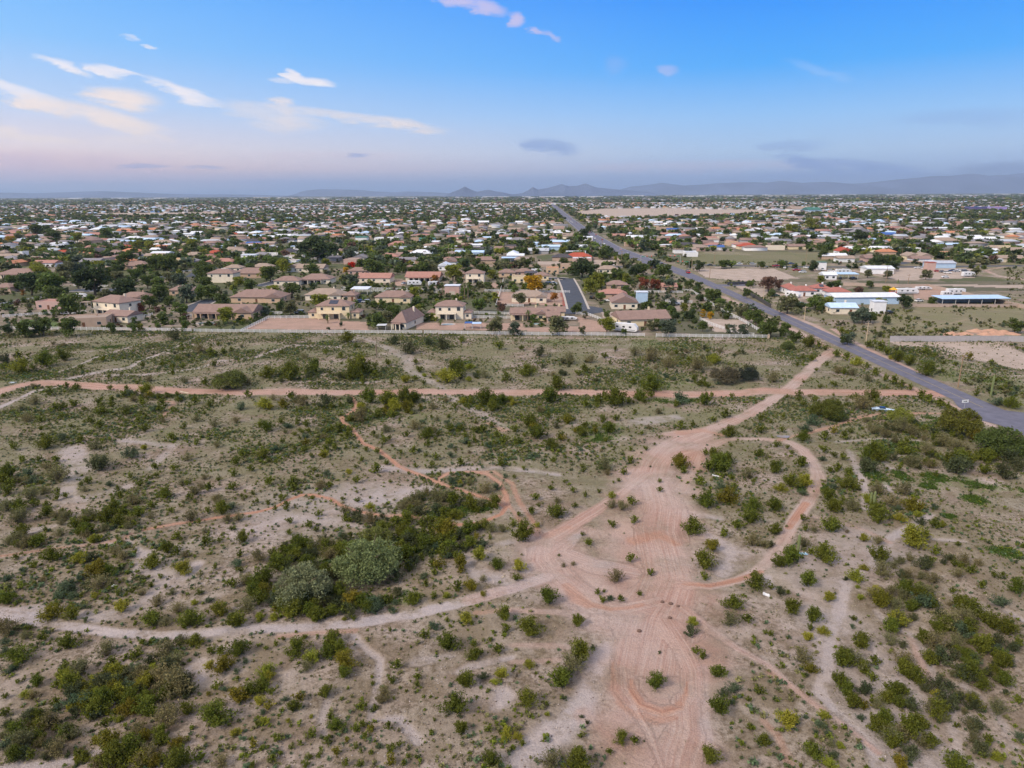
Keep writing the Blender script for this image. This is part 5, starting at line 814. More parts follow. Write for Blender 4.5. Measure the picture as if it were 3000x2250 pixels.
def rm(k): return mat('roof_' + RN[k].replace(' ', '_'), RC[k], .35 if k in 'WLS' else .85, noise=.10, scale=.6, metal=.0)
def wm(k): return mat('stucco_' + WN[k].replace(' ', '_'), WC[k], .9, noise=.06, scale=.5)
GLASS = mat('window_glass', (.03, .045, .055), .15, spec=.6); TRIM = mat('white_trim', (.62, .60, .56), .7); SOLAR = mat('solar_panel', (.015, .022, .05), .2, spec=.6); DOORM = mat('garage_panel', (.52, .46, .38), .7); SHADE = mat('patio_recess', (.10, .085, .07), .9); WDOOR = mat('white_door', (.72, .72, .72), .6); WOOD = mat('wood_door', (.16, .07, .04), .7)
def roof_hip(b, x0, x1, y0, y1, z, rise, th=.18):
    w_, d = x1 - x0, y1 - y0
    if w_ >= d: r0 = (x0 + d / 2, (y0 + y1) / 2); r1 = (x1 - d / 2, (y0 + y1) / 2)
    else: r0 = ((x0 + x1) / 2, y0 + w_ / 2); r1 = ((x0 + x1) / 2, y1 - w_ / 2)
    vs = [(x0, y0, z), (x1, y0, z), (x1, y1, z), (x0, y1, z), (x0, y0, z + th), (x1, y0, z + th), (x1, y1, z + th), (x0, y1, z + th), (*r0, z + th + rise), (*r1, z + th + rise)]
    fs = [(0, 3, 2, 1), (0, 1, 5, 4), (1, 2, 6, 5), (2, 3, 7, 6), (3, 0, 4, 7)]
    fs += [(4, 5, 9, 8), (6, 7, 8, 9), (5, 6, 9), (7, 4, 8)] if w_ >= d else [(5, 6, 9, 8), (7, 4, 8, 9), (4, 5, 8), (6, 7, 9)]
    b.add(vs, fs)
def roof_gable(b, x0, x1, y0, y1, z, rise, along='x', th=.18):
    if along == 'x':
        m = (y0 + y1) / 2; vs = [(x0, y0, z), (x1, y0, z), (x1, y1, z), (x0, y1, z), (x0, m, z + rise), (x1, m, z + rise)]
        fs = [(0, 1, 5, 4), (2, 3, 4, 5), (1, 2, 5), (3, 0, 4)]
    else:
        m = (x0 + x1) / 2; vs = [(x0, y0, z), (x1, y0, z), (x1, y1, z), (x0, y1, z), (m, y0, z + rise), (m, y1, z + rise)]
        fs = [(1, 2, 5, 4), (3, 0, 4, 5), (0, 1, 4), (2, 3, 5)]
    n = len(vs); b.add([(x, y, q - th) for x, y, q in vs[:4]] + vs, [tuple(4 + i for i in f) for f in fs] + [(0, 3, 2, 1), (0, 1, 5, 4), (1, 2, 6, 5), (2, 3, 7, 6), (3, 0, 4, 7)])
HB = []        # occupied boxes
def window(par, x, z, w_, h, y, face='f', m=GLASS):
    b = MB(); t = .07
    if face == 'f': b.box(x - w_ / 2 - t, x + w_ / 2 + t, y - .05, y, z - t, z + h + t, 0); b.box(x - w_ / 2, x + w_ / 2, y - .07, y - .05, z, z + h, 1)
    elif face == 'l': b.box(y - .05, y, x - w_ / 2 - t, x + w_ / 2 + t, z - t, z + h + t, 0); b.box(y - .07, y - .05, x - w_ / 2, x + w_ / 2, z, z + h, 1)
    else: b.box(y, y + .05, x - w_ / 2 - t, x + w_ / 2 + t, z - t, z + h + t, 0); b.box(y + .05, y + .07, x - w_ / 2, x + w_ / 2, z, z + h, 1)
    return b.build('window', [TRIM, m], par)
def building(X, Yf, W, D, ty, rk, wk, lvl, name='house', ext='', yaw=-.06):
    """Yf = front wall distance. ty: h hip, g gable (ridge across), G gable facing, 2 two-storey hip, f flat adobe, c open carport, b long barn, x tall flat box"""
    Yc = Yf + D / 2; e = empty(name, (X, Yc, 0), yaw); HB.append((X, Yc, W / 2 + 1, D / 2 + 1)); w2, d2 = W / 2, D / 2
    H = {'h': 2.9, 'g': 2.9, 'G': 3.2, '2': 5.9, 'f': 3.6, 'c': 3.2, 'b': 3.6, 'x': 5.6}[ty]
    if ty == 'c':
        b = MB(); nx = max(2, int(W / 6) + 1)
        for i in range(nx):
            for yy in (-d2 + .3, d2 - .3): xx = -w2 + .3 + (W - .6) * i / (nx - 1); MB_ = b.box(xx - .09, xx + .09, yy - .09, yy + .09, 0, H - .1 + (0.25 if yy > 0 else 0))
        b.build('posts', TRIM, e); b = MB(); b.prism([(-d2 - .3, H - .1), (d2 + .3, H + .35), (d2 + .3, H + .55), (-d2 - .3, H + .1)], -w2 - .3, w2 + .3)
        b.v = [(y, x, z) for x, y, z in b.v]; b.f = [f[::-1] for f in b.f]; b.build('roof', rm(rk), e)
        if 's' in ext: b = MB(); b.box(-w2 + .5, w2 - .5, d2 - .6, d2 - .45, 0, H - .3); b.build('back_wall', wm(wk), e)
        return e
    b = MB(); zb = -.2
    if lvl >= 2 and ty in 'hg' and W > 13 and 'n' not in ext:      # L-shaped body: a projecting wing
        ww = W * .3; sx = -1 if 'l' in ext else 1; b.box(-w2, w2, -d2 + 1.6, d2, zb, H); xw0, xw1 = (w2 - ww, w2 - .002) if sx > 0 else (-w2 + .002, -w2 + ww); b.box(xw0, xw1, -d2, -d2 + 1.597, zb, H); wing = (xw0, xw1)
    else: b.box(-w2, w2, -d2, d2, zb, H); wing = None
    if ty == 'f':
        p = .28
        for x0, x1, y0, y1 in ((-w2, w2, -d2, -d2 + p), (-w2, w2, d2 - p, d2), (-w2, -w2 + p, -d2 + p, d2 - p), (w2 - p, w2, -d2 + p, d2 - p)): b.box(x0, x1, y0, y1, H, H + .5)
    b.build('wall', wm(wk), e)
    r = MB(); o = .55
    if ty in 'h2': roof_hip(r, -w2 - o, w2 + o, (-d2 + (1.6 if wing else 0)) - o, d2 + o, H, .21 * D + .3)
    elif ty == 'g' or ty == 'b': roof_gable(r, -w2 - o, w2 + o, (-d2 + (1.6 if wing else 0)) - o, d2 + o, H + .18, (.2 if ty == 'g' else .12) * D, 'x')
    elif ty == 'G': roof_gable(r, -w2 - o, w2 + o, -d2 - o, d2 + o, H + .18, .25 * W, 'y')
    elif ty == 'x': r.box(-w2 - .3, w2 + .3, -d2 - .3, d2 + .3, H, H + .22)
    else: r.box(-w2 + .3, w2 - .3, -d2 + .3, d2 - .3, H + .001, H + .12)
    if wing: x0, x1 = wing; roof_gable(r, x0 - .5, x1 + .5, -d2 - .5, 0, H + .21, .22 * (x1 - x0 + 1) + .1, 'y')
    ro = r.build('roof', rm(rk), e)
    yf = -d2 + (1.6 if wing else 0)
    if lvl >= 1:
        nW = 2 if W < 12 else 3; z0 = 1.0
        for i in range(nW):
            x = -w2 + W * (i + .5) / nW
            if wing and wing[0] - 1 < x < wing[1] + 1: window(e, (wing[0] + wing[1]) / 2, z0, 1.6, 1.2, -d2); continue
            if ty == '2': window(e, x, 3.9, 1.1 if i < nW - 1 else 1.5, 1.25 if i < nW - 1 else 1.6, yf)
            elif ty == 'b' or ty == 'x': continue
            elif lvl < 2 or i % 2 == 0 or 'p' in ext: window(e, x, z0, 1.5, 1.2, yf)
            else: b = MB(); b.box(x - .55, x + .55, yf - .06, yf, 0, 2.15); b.build('door', WOOD, e)
        if lvl >= 2: window(e, 0, z0 if ty != '2' else 3.9, 1.2, 1.2, w2, 'r'); window(e, -d2 * .3, z0, 1.2, 1.2, -w2, 'l')
    if 'p' in ext:        # patio along the front: posts, cover, dark recess behind
        px0, px1 = (-w2 + W * .08, w2 - W * .25) if wing is None else (-w2 + .4, wing[0] - .4)
        b = MB(); b.box(px0, px1, yf - 2.6, yf - .08, 2.62, 2.82); b.build('patio_cover', wm(wk) if ty == '2' else rm(rk), e)
        n_ = max(3, int((px1 - px0) / 3.5) + 1)
        for i in range(n_): x = px0 + .2 + (px1 - px0 - .4) * i / (n_ - 1); b = MB(); b.box(x - .18, x + .18, yf - 2.5, yf - 2.15, 0, 2.62); b.build('column', wm(wk), e)
        for i in range(n_ - 1):
            x = px0 + (px1 - px0) * (i + .5) / (n_ - 1); b = MB(); b.box(x - 1.0, x + 1.0, yf - .07, yf - .003, .05, 2.2); b.build('glass_door', GLASS, e)
        if ty == '2': b = MB(); [b.box(px0, px1, yf - 2.6, yf - 2.52, 3.0 + q, 3.06 + q) for q in (0, .35, .7)]; b.build('balcony_rail', TRIM, e)
    if 'a' in ext:
        for i in range(2): x = -W * .2 + i * W * .4; b = MB(); b.box(x - 1.4, x + 1.4, yf - .06, yf, 0, 2.6 if ty != 'b' else 3.0); b.build('garage_door', WDOOR, e)
    if 'q' in ext: b = MB(); b.box(-w2 + W * .3, w2 - W * .3, yf - .06, yf, 0, 2.6); b.build('garage_door', DOORM, e)
    if 'v' in ext and ty in 'hg2':
        b = MB(); dz = .21 * D + .3; yy0, yy1 = -d2 + (1.6 if wing else 0) + .8, -1.0; sl = dz / (d2 + o - (.8 if wing else 0)); f = lambda y: H + .18 + .12 + sl * (y + d2 + o - (1.6 if wing else 0)); q = W * .13
        b.add([(-q, yy0, f(yy0)), (q, yy0, f(yy0)), (q, yy1, f(yy1)), (-q, yy1, f(yy1)), (-q, yy0, f(yy0) - .08), (q, yy0, f(yy0) - .08), (q, yy1, f(yy1) - .08), (-q, yy1, f(yy1) - .08)], [(0, 1, 2, 3), (7, 6, 5, 4), (0, 4, 5, 1), (1, 5, 6, 2), (2, 6, 7, 3), (3, 7, 4, 0)]); b.build('solar_panel', SOLAR, e)
    if lvl >= 2 and ty in 'hg2f': b = MB(); b.box(w2 * .4 - .35, w2 * .4 + .35, d2 * .35 - .35, d2 * .35 + .35, H + .1, H + .21 * D + 1.0 if ty != 'f' else H + 1.1); b.build('chimney' if ty != 'f' else 'cooling_unit', wm(wk), e)
    if 'k' in ext:          # lower side wings of a two-storey house
        for s_ in (-1, 1):
            ww = W * .28; x0, x1 = (w2, w2 + ww) if s_ > 0 else (-w2 - ww, -w2)
            b = MB(); b.box(x0 + .002, x1 - .002, -d2 + .8, d2 - 2, -.2, 2.8); b.build('side_wing', wm(wk), e)
            r = MB(); roof_hip(r, x0 - (.5 if s_ < 0 else -.01), x1 + (.5 if s_ > 0 else -.01), -d2 + .3, d2 - 1.5, 2.8, 1.2); r.build('wing_roof', rm(rk), e); window(e, (x0 + x1) / 2, 1, 1.1, 1.1, -d2 + .8)
    return e
def hband(sy):
    if sy > 905: return 'first row behind white fence'
    if sy > 862: return 'second row from white fence'
    if sy > 815: return 'third row from white fence'
    if sy > 775: return 'fourth row from white fence'
    if sy > 735: return 'level with red-roofed school'
    if sy > 700: return 'middle distance'
    if sy > 668: return 'far middle distance'
    return 'far distance'
SHAPE = {'h': 'hip-roofed house', 'g': 'gabled house', 'G': 'gable-fronted house', '2': 'two-storey house', 'f': 'flat-roofed adobe house', 'c': 'open carport', 'b': 'metal barn', 'x': 'boxy garage'}
NAMEB = {'h': 'house', 'g': 'house', 'G': 'house', '2': 'house', 'f': 'adobe_house', 'c': 'carport', 'b': 'barn', 'x': 'garage'}
hl = []
HS = {
 'S1': ['725,890,250,2,B,c,p', '770,938,195,g,B,c,nw', '520,972,270,f,T,t,', '320,855,165,f,P,p,', '860,815,185,h,B,t,', '1445,918,390,g,B,o,p', '1660,815,340,h,B,o,', '1435,682,170,2,B,c,', '1620,650,230,h,B,t,', '2095,800,240,h,T,c,', '2165,915,215,2,B,y,pkv',
        '105,655,240,h,B,c,p', '860,598,190,h,B,t,', '655,622,120,h,T,t,', '1175,768,170,h,B,t,', '1510,612,110,h,T,c,', '1695,605,130,h,T,t,', '1903,612,75,G,T,w,', '2010,615,180,g,T,c,', '2045,690,200,h,B,c,p', '1860,700,165,h,B,c,', '20,745,110,h,B,t,', '395,507,100,h,R,p,', '495,518,80,g,O,p,', '612,524,110,g,O,p,',
        '840,500,125,h,O,t,', '800,470,90,h,R,w,', '1020,472,110,g,O,t,', '1190,497,95,h,P,w,', '1390,512,110,h,R,p,', '1095,407,180,h,D,t,p', '590,385,110,g,P,t,', '800,358,90,g,O,t,', '960,352,90,g,O,t,', '545,325,90,b,W,w,', '620,352,90,h,W,w,', '820,438,90,b,L,b,', '530,415,170,g,E,w,', '370,452,100,b,W,w,', '170,430,155,g,S,g,', '260,402,90,h,G,t,',
        '1045,442,150,h,T,t,', '1325,448,85,h,M,t,', '1250,525,120,h,T,t,', '1135,558,110,f,O,y,', '1035,518,115,b,W,w,', '1535,498,115,g,T,w,', '1690,522,95,h,G,w,', '1765,515,80,f,D,w,', '1610,545,90,x,W,w,', '1640,447,90,b,U,w,', '1735,445,90,g,T,t,', '1435,408,105,b,D,b,', '1960,382,120,g,G,w,', '1835,395,95,g,W,w,', '2110,388,100,g,W,w,', '1870,422,80,g,D,w,',
        '2050,552,100,f,G,g,', '2140,542,120,h,G,g,', '1915,483,60,x,L,w,', '1490,262,70,b,U,b,', '1510,383,65,h,R,w,', '15,508,50,h,T,t,', '120,508,65,f,W,w,', '70,375,80,h,P,t,', '390,400,90,h,T,t,', '700,330,110,g,S,w,', '290,318,90,b,W,w,', '1560,300,80,g,W,w,', '1700,355,80,g,P,w,', '2000,330,70,b,W,w,', '1220,385,70,b,W,w,', '30,600,70,h,T,t,', '40,355,80,h,D,t,', '930,560,80,g,L,w,', '1180,355,60,g,S,w,', '1270,372,70,g,W,w,', '1440,325,70,g,T,w,', '2080,260,70,g,T,w,', '250,270,80,g,T,t,', '440,275,80,b,L,w,', '600,275,70,g,S,w,', '720,275,80,b,L,w,', '990,300,80,g,W,w,', '1150,310,80,g,S,w,', '1000,228,50,b,U,b,', '930,290,60,g,W,w,'],
 'S2': ['705,918,180,2,B,c,pk', '415,985,95,h,B,c,dp', '1215,928,230,g,B,y,p', '1390,912,120,g,B,y,n', '1375,945,80,g,B,t,n', '1955,962,330,g,B,y,n', '1840,853,165,G,B,c,', '1765,792,170,h,P,t,', '1790,728,130,h,B,t,', '1730,622,135,h,T,c,', '335,815,235,h,B,y,', '1220,812,225,h,T,c,', '720,768,95,x,W,p,q', '867,682,118,2,B,c,p', '775,655,60,h,B,t,', '215,682,210,g,P,c,', '530,675,220,g,P,c,p',
        '105,632,120,h,B,p,', '433,562,170,b,G,t,a', '310,535,120,h,P,p,', '410,502,100,f,O,o,', '570,472,140,h,T,g,', '715,552,120,f,P,p,', '665,602,75,G,W,w,', '830,512,185,b,L,b,', '900,487,150,b,D,w,', '880,462,90,b,W,w,', '1100,547,120,c,L,w,s', '1435,540,130,h,D,t,', '1540,538,170,h,R,t,', '1145,440,95,2,G,t,', '1075,470,110,g,D,w,', '1260,490,110,f,O,t,', '1360,472,115,b,L,b,',
        '1280,450,60,b,L,b,', '1420,437,120,b,L,g,', '870,427,95,g,G,w,', '830,455,150,f,T,t,', '130,408,75,b,E,w,', '290,412,150,f,W,w,', '370,452,130,h,P,p,', '470,410,100,f,P,t,', '555,420,100,b,E,b,', '1075,645,105,h,B,o,', '1185,640,110,h,B,p,', '1370,622,80,f,O,o,', '1460,598,75,f,T,t,', '1150,682,85,f,T,y,', '1300,665,90,h,B,y,', '1230,650,80,c,D,w,', '2130,742,90,g,P,t,', '1950,815,70,x,W,b,', '120,760,110,c,W,w,', '440,615,80,h,B,t,',
        '1410,335,70,f,P,p,', '860,330,60,f,T,t,', '1895,420,85,h,T,t,', '1890,447,100,f,P,t,', '1980,462,110,f,P,p,', '2075,472,60,f,W,t,', '2160,442,80,h,O,t,', '1800,392,90,g,P,t,', '1880,388,55,G,W,w,', '2160,352,90,b,U,b,', '2100,340,100,f,P,t,', '1930,345,130,f,O,t,', '1220,388,60,g,T,t,', '950,370,60,f,T,c,', '720,400,70,g,P,t,', '450,395,70,g,T,t,', '620,440,60,b,W,w,', '1560,470,70,b,W,w,', '55,800,80,h,B,t,n', '320,360,80,g,P,w,', '800,365,70,g,W,w,', '1120,350,80,g,T,t,', '360,290,70,g,O,o,', '2110,425,60,g,M,t,', '1590,408,80,b,W,w,', '1470,385,70,g,T,w,', '560,335,60,g,T,t,', '1340,360,60,b,S,w,', '1030,378,70,g,S,w,', '940,410,60,b,L,w,', '85,380,60,b,W,w,', '240,340,60,b,W,w,', '1380,305,90,g,T,w,', '1160,300,60,g,W,w,', '920,300,70,g,W,w,', '130,300,60,g,T,w,'],
 'S3': ['790,770,150,h,r,w,w', '705,750,75,h,r,w,', '905,752,105,h,r,w,v', '1015,778,140,h,r,w,', '1190,822,420,b,W,b,d', '1048,885,165,g,L,c,n', '1895,826,440,c,L,g,s', '1275,882,78,x,W,w,', '958,662,80,g,W,w,', '1075,658,125,c,L,w,', '1285,625,165,b,W,w,', '225,470,88,g,U,w,', '72,466,110,h,D,w,', '430,466,125,h,R,y,', '322,440,75,f,O,o,', '92,424,60,G,T,t,', '610,470,105,f,T,c,', '745,466,105,g,B,y,', '1330,503,110,h,O,t,', '1060,502,88,G,R,w,', '1225,538,85,h,T,t,', '1500,535,80,G,T,y,', '1580,540,90,G,T,y,',
        '1745,515,150,f,O,o,', '1850,492,120,f,W,w,', '1550,460,120,g,D,g,', '1745,460,110,b,L,g,', '2025,522,115,g,L,b,', '2090,472,110,f,T,y,', '1100,470,75,h,T,t,', '1165,372,120,G,G,g,', '1950,420,170,g,W,w,', '1650,385,120,f,O,o,', '2065,355,95,h,P,t,', '1720,428,150,h,T,g,', '1330,385,105,g,U,g,', '1690,588,155,b,S,b,', '1610,602,55,x,R,p,', '905,600,50,x,E,w,', '580,410,80,f,W,w,', '560,360,80,f,T,t,', '850,425,80,f,P,t,', '1290,435,80,g,G,t,', '1350,430,60,h,O,t,', '1400,465,80,b,W,w,', '1480,370,90,g,G,t,', '1840,345,80,b,W,w,', '1900,400,70,g,W,w,', '150,340,90,f,W,t,', '400,340,90,h,P,p,', '520,310,70,h,T,t,', '680,330,70,f,T,y,', '930,360,80,b,L,w,', '980,325,70,b,W,w,', '1080,350,70,f,M,w,', '200,420,70,g,T,w,', '270,385,80,b,L,w,', '1500,420,80,h,T,c,', '1530,310,70,b,W,w,', '1680,345,80,b,W,w,', '1780,385,80,g,T,t,', '2150,400,70,h,O,o,', '1250,290,80,b,L,w,', '1050,270,70,b,W,w,', '2100,270,60,g,O,t,']}
for k, rows in HS.items():
    for rws in rows:
        a = rws.split(','); x, y, w_ = float(a[0]), float(a[1]), float(a[2]); ty, rk, wk, ext = a[3], a[4], a[5], a[6]
        sx, sy = src(k, x, y); X, Y = P(sx, sy); W = w_ / 2.212 * mpp(Y)
        D = {'c': 7, 'b': 12, 'G': 13, 'x': W * .8}.get(ty, min(max(W * .62, 8.5), 14))
        if ty == 'c' and W > 30: D = 9
        if 'w' in ext: D = 9
        if k + a[0] == 'S2415': D = 19
        if ty == 'c' and W < 12: D = 8
        if ty == 'b' and W < 16: D = 10
        lvl = 2 if Y < 400 else (1 if Y < 560 else 0)
        yw = {'S2415': -.28, 'S1725': -.42, 'S1770': -.30, 'S1520': .28, 'S21955': .14, 'S31895': .02, 'S31190': .02}.get(k + a[0], -.06)
        e = building(X, Y, W, D, ty, rk, wk, lvl, NAMEB[ty], ext, yw)
        e['category'] = {'c': 'carport', 'b': 'barn', 'x': 'garage'}.get(ty, 'house'); e['group'] = 'carports and sheds' if ty in 'cbx' else 'houses of the suburb'
        look = '%s %s with %s roof' % (WN[wk], SHAPE[ty], RN[rk]) if ty != 'c' else 'open carport with %s roof' % RN[rk]
        hl.append((e, look, hband(sy) + ', ' + ('left' if sx < 1000 else ('centre' if sx < 2000 else 'right')), sx))
# special large buildings
WC['l'] = (.36, .28, .55); WN['l'] = 'lilac'
def special(k, x, y, w_, D, H, wk, rk, lb, name, cat, gable=True, z0=0):
    sx, sy = src(k, x, y); X, Y = P(sx, sy); W = w_ / 2.212 * mpp(Y); e = empty(name, (X, Y + D / 2, 0)); HB.append((X, Y + D / 2, W / 2, D / 2)); b = MB(); b.box(-W / 2, W / 2, -D / 2, D / 2, -.2, H); b.build('wall', wm(wk), e)
    r = MB()
    if gable: roof_gable(r, -W / 2 - 1, W / 2 + 1, -D / 2 - 1, D / 2 + 1, H + .2, D * .12, 'x')
    else: r.box(-W / 2 - .4, W / 2 + .4, -D / 2 - .4, D / 2 + .4, H, H + .6)
    r.build('roof', rm(rk), e); b = MB(); b.box(-W * .06, W * .06, -D / 2 - .1, -D / 2, 0, H * .5); b.build('entrance', GLASS, e); tag(e, lb, cat); return e
special('S3', 770, 226, 110, 60, 9, 'w', 'T', 'big hall with tan gabled roof beyond the bare field', 'hall', 'hall')
special('S3', 860, 232, 80, 55, 9, 'b', 'E', 'dark teal hall wing right of the tan-roofed hall', 'hall', 'hall')
special('S3', 620, 222, 130, 40, 5, 'w', 'W', 'long low white building left of the tan-roofed hall', 'low_building', 'building', False)
special('S3', 1932, 220, 75, 50, 12, 'v', 'U', 'deep purple block of the far building at right', 'purple_building', 'building', False)
special('S3', 2060, 216, 80, 50, 11, 'l', 'V', 'lighter purple block right of the deep purple block', 'purple_building', 'building', False)
special('S2', 1310, 192, 30, 40, 9, 'c', 'T', 'cream block standing left of the far end of the road', 'office_block', 'building', False)
special('S2', 1165, 196, 35, 40, 7, 'w', 'W', 'white flat block left of the cream block near the far road', 'office_block', 'building', False)
special('S2', 995, 196, 30, 50, 8, 'w', 'S', 'pale grey block farthest left of the far blocks', 'office_block', 'building', False)
# ---- houses filled in on the street grid beyond the ones read off the photo
auto = []; yy = 560.0; occ = np.array(HB)
EMPTY = [plg for c, plg in LT if c in ('tan', 'olive', 'pink')]
while yy < 3600:
    stepx = 27 if yy < 1500 else 30
    for i in range(int(.86 * yy * 2 / stepx)):
        X = -.86 * yy + stepx * i + (rng.random() - .5) * 9; Y = yy + (rng.random() - .5) * 12
        if abs(X - road_x(Y)) < 32: continue
        sx, sy, d = proj(X, Y)
        if sx < -60 or sx > 3060: continue
        if rng.random() > .80: continue
        if fnoise(X, Y, 160, 2) < .30: continue
        auto.append((X, Y))
    yy += 33 if yy < 1300 else 38
A = np.array(auto); bad = np.zeros(len(A), bool)
for plg in EMPTY: bad |= in_poly(A[:, 0], A[:, 1], plg)
A = A[~bad]; A = A[np.argsort(A[:, 1])]
good = []
for X, Y in A:
    if Y < 2400 and np.any((np.abs(occ[:, 0] - X) < occ[:, 2] + 10) & (np.abs(occ[:, 1] - Y) < occ[:, 3] + 8)): continue
    good.append((X, Y))
RKS = list('TTTTTBBBPPOGGSSSWWWLLDGG'); WKS = list('ttccwwwwppyg')
n_ind = max(0, 294 - len(hl))
for X, Y in good[:n_ind]:
    W = 13 + 12 * rng.random() ** 1.5; ty = 'hhggfb'[int(rng.integers(6))]; rk = RKS[int(rng.integers(len(RKS)))]; wk = WKS[int(rng.integers(len(WKS)))]
    if ty != 'b' and rk in 'LU': rk = 'T'
    e = building(X, Y, W, 9 + 4 * rng.random(), ty, rk, wk, 0, NAMEB[ty], '', -.06 + (1.57 if rng.random() < .25 else 0)); sx, sy, _ = proj(X, Y)
    e['category'] = 'barn' if ty == 'b' else 'house'; e['group'] = 'carports and sheds' if ty == 'b' else 'houses of the suburb'
    hl.append((e, '%s %s with %s roof' % (WN[wk], SHAPE[ty], RN[rk]), hband(sy) + ', ' + ('left' if sx < 1000 else ('centre' if sx < 2000 else 'right')), sx))
rank_labels(hl)
# the rest: far houses as one mass, each a box with a gable roof
MASS = mat('x', (1, 1, 1)); 
def attr_mat(name, rough):
    m = bpy.data.materials.new(name); m.use_nodes = True; a = m.node_tree.nodes.new('ShaderNodeAttribute'); a.attribute_name = 'col'; b = m.node_tree.nodes['Principled BSDF']
    m.node_tree.links.new(a.outputs['Color'], b.inputs['Base Color']); b.inputs['Roughness'].default_value = rough; b.inputs['Specular IOR Level'].default_value = .2; return m
HM = attr_mat('far_house_paint', .8)
def house_mass(name, pos, label, smin=11, smax=24, hgt=3.2):
    n = len(pos); W = smin + (smax - smin) * rng.random(n) ** 1.4; D = 9 + 5 * rng.random(n); H = hgt * (1 + .5 * (rng.random(n) < .12)); R = 1.6 + 1.0 * rng.random(n); flat = rng.random(n) < .25; R[flat] = .15
    a = -.06 + (rng.random(n) < .3) * 1.57; bw = np.array([(-.5, -.5, 0), (.5, -.5, 0), (.5, .5, 0), (-.5, .5, 0), (-.5, -.5, 1), (.5, -.5, 1), (.5, .5, 1), (-.5, .5, 1)])
    v = bw[None] * np.stack([W, D, H], 1)[:, None, :]
    o = .6; rf = np.zeros((n, 6, 3)); rf[:, :4, 0] = np.stack([-W / 2 - o, W / 2 + o, W / 2 + o, -W / 2 - o], 1); rf[:, :4, 1] = np.stack([-D / 2 - o, -D / 2 - o, D / 2 + o, D / 2 + o], 1); rf[:, :4, 2] = H[:, None] + .02
    hp = np.where(rng.random(n) < .5, D * .45, 0); rf[:, 4, 0] = -W / 2 - o + hp; rf[:, 5, 0] = W / 2 + o - hp; rf[:, 4:, 2] = (H + R)[:, None]
    allv = np.concatenate([v, rf], 1); ca, sa = np.cos(a)[:, None], np.sin(a)[:, None]
    x = allv[..., 0] * ca - allv[..., 1] * sa + pos[:, 0:1]; y = allv[..., 0] * sa + allv[..., 1] * ca + pos[:, 1:2]
    V_ = np.stack([x, y, allv[..., 2]], -1).reshape(-1, 3)
    f = np.array([(0, 1, 5), (0, 5, 4), (1, 2, 6), (1, 6, 5), (2, 3, 7), (2, 7, 6), (3, 0, 4), (3, 4, 7), (8, 9, 13), (8, 13, 12), (10, 11, 12), (10, 12, 13), (9, 10, 13), (11, 8, 12)])
    F_ = (f[None] + (np.arange(n) * 14)[:, None, None]).reshape(-1, 3)
    wc = np.array([WC[k] for k in WKS])[rng.integers(len(WKS), size=n)]; rcx = np.array([RC[k] for k in RKS])[rng.integers(len(RKS), size=n)]
    c = np.concatenate([np.repeat(wc[:, None], 8, 1), np.repeat(rcx[:, None], 6, 1)], 1).reshape(-1, 3)
    o_ = bpy.data.objects.new(name, np_mesh(name, V_, F_, [HM], c)); link(o_); return tag(o_, label, 'houses', kind='stuff')
rest = np.array(good[n_ind:]); house_mass('distant_houses', rest, 'dense carpet of small distant houses beyond the middle distance')
n = 15000; Y = 3600 * (14000 / 3600) ** (rng.random(n) ** .9); X = (rng.random(n) * 2 - 1) * .86 * Y; far_field = fnoise(X, Y, 700, 3) > .42
X, Y = X[far_field], Y[far_field]; house_mass('horizon_houses', np.stack([X, Y], 1), 'specks of pale roofs spread out to the horizon', 14, 60, 4.5)
# far trees
def far_trees(name, n, y0, y1, label, s0, s1, var, pw=1.0, thr=.35, hk=.8):
    Y = y0 * (y1 / y0) ** (rng.random(n) ** pw); X = (rng.random(n) * 2 - 1) * .87 * Y; keep = (np.abs(X - road_x(Y)) > road_w(Y) / 2 + 5) & (fnoise(X + 900, Y, y0 * .12, 3) > thr)
    for plg in EMPTY: keep &= ~in_poly(X, Y, plg)
    keep &= ~((Y < 500) & (X > 125)) & (Y > FENCE_Y(X) + 3); X, Y = X[keep], Y[keep]
    if y1 < 1600:
        for c_, wd_ in STREETS:
            for (x0, y0), (x1, y1_) in zip(c_[:-1], c_[1:]):
                dx, dy = x1 - x0, y1_ - y0; t = np.clip(((X - x0) * dx + (Y - y0) * dy) / (dx * dx + dy * dy), 0, 1); q = np.hypot(X - x0 - t * dx, (Y - y0 - t * dy)) > wd_ / 2 + 3; X, Y = X[q], Y[q]
        q = ~((np.abs(X - P(*src('S2', 1500, 760))[0]) < 9) & (Y < 400) & (Y > 300)); X, Y = X[q], Y[q]
    if y1 < 1500:
        ob = np.array(HB); bad = np.zeros(len(X), bool)
        for i in range(0, len(X), 500): bad[i:i + 500] = np.any((np.abs(ob[None, :, 0] - X[i:i + 500, None]) < ob[None, :, 2]) & (np.abs(ob[None, :, 1] - Y[i:i + 500, None]) < ob[None, :, 3] + 1), 1)
        X, Y = X[~bad], Y[~bad]
    n = len(X); w_ = s0 + (s1 - s0) * rng.random(n) ** 1.6; cc = np.array([TCOL[k] for k in 'gdmobygdokok'])[rng.choice(12, n, p=[.2, .17, .13, .13, .1, .06, .07, .05, .05, .02, .01, .01])] * (.76 + .52 * rng.random(n))[:, None]
    scatter_mass(name, np.stack([X, Y, w_ * .36 * hk], 1), np.stack([w_, w_, w_ * hk], 1), cc, var, label, 'trees', [LEAF_A]); return X, Y
vA = [leaf_tris(crown_pts(150, 10), .17, .1) for _ in range(4)]; vB = [leaf_tris(crown_pts(36, 6), .34, .1) for _ in range(4)]; vC = [leaf_tris(crown_pts(10, 5), .6, .1) for _ in range(4)]
far_trees('garden_trees', 2600, 285, 620, 'garden shrubs and small trees filling the yards between houses', 2, 6.5, vA, .8)
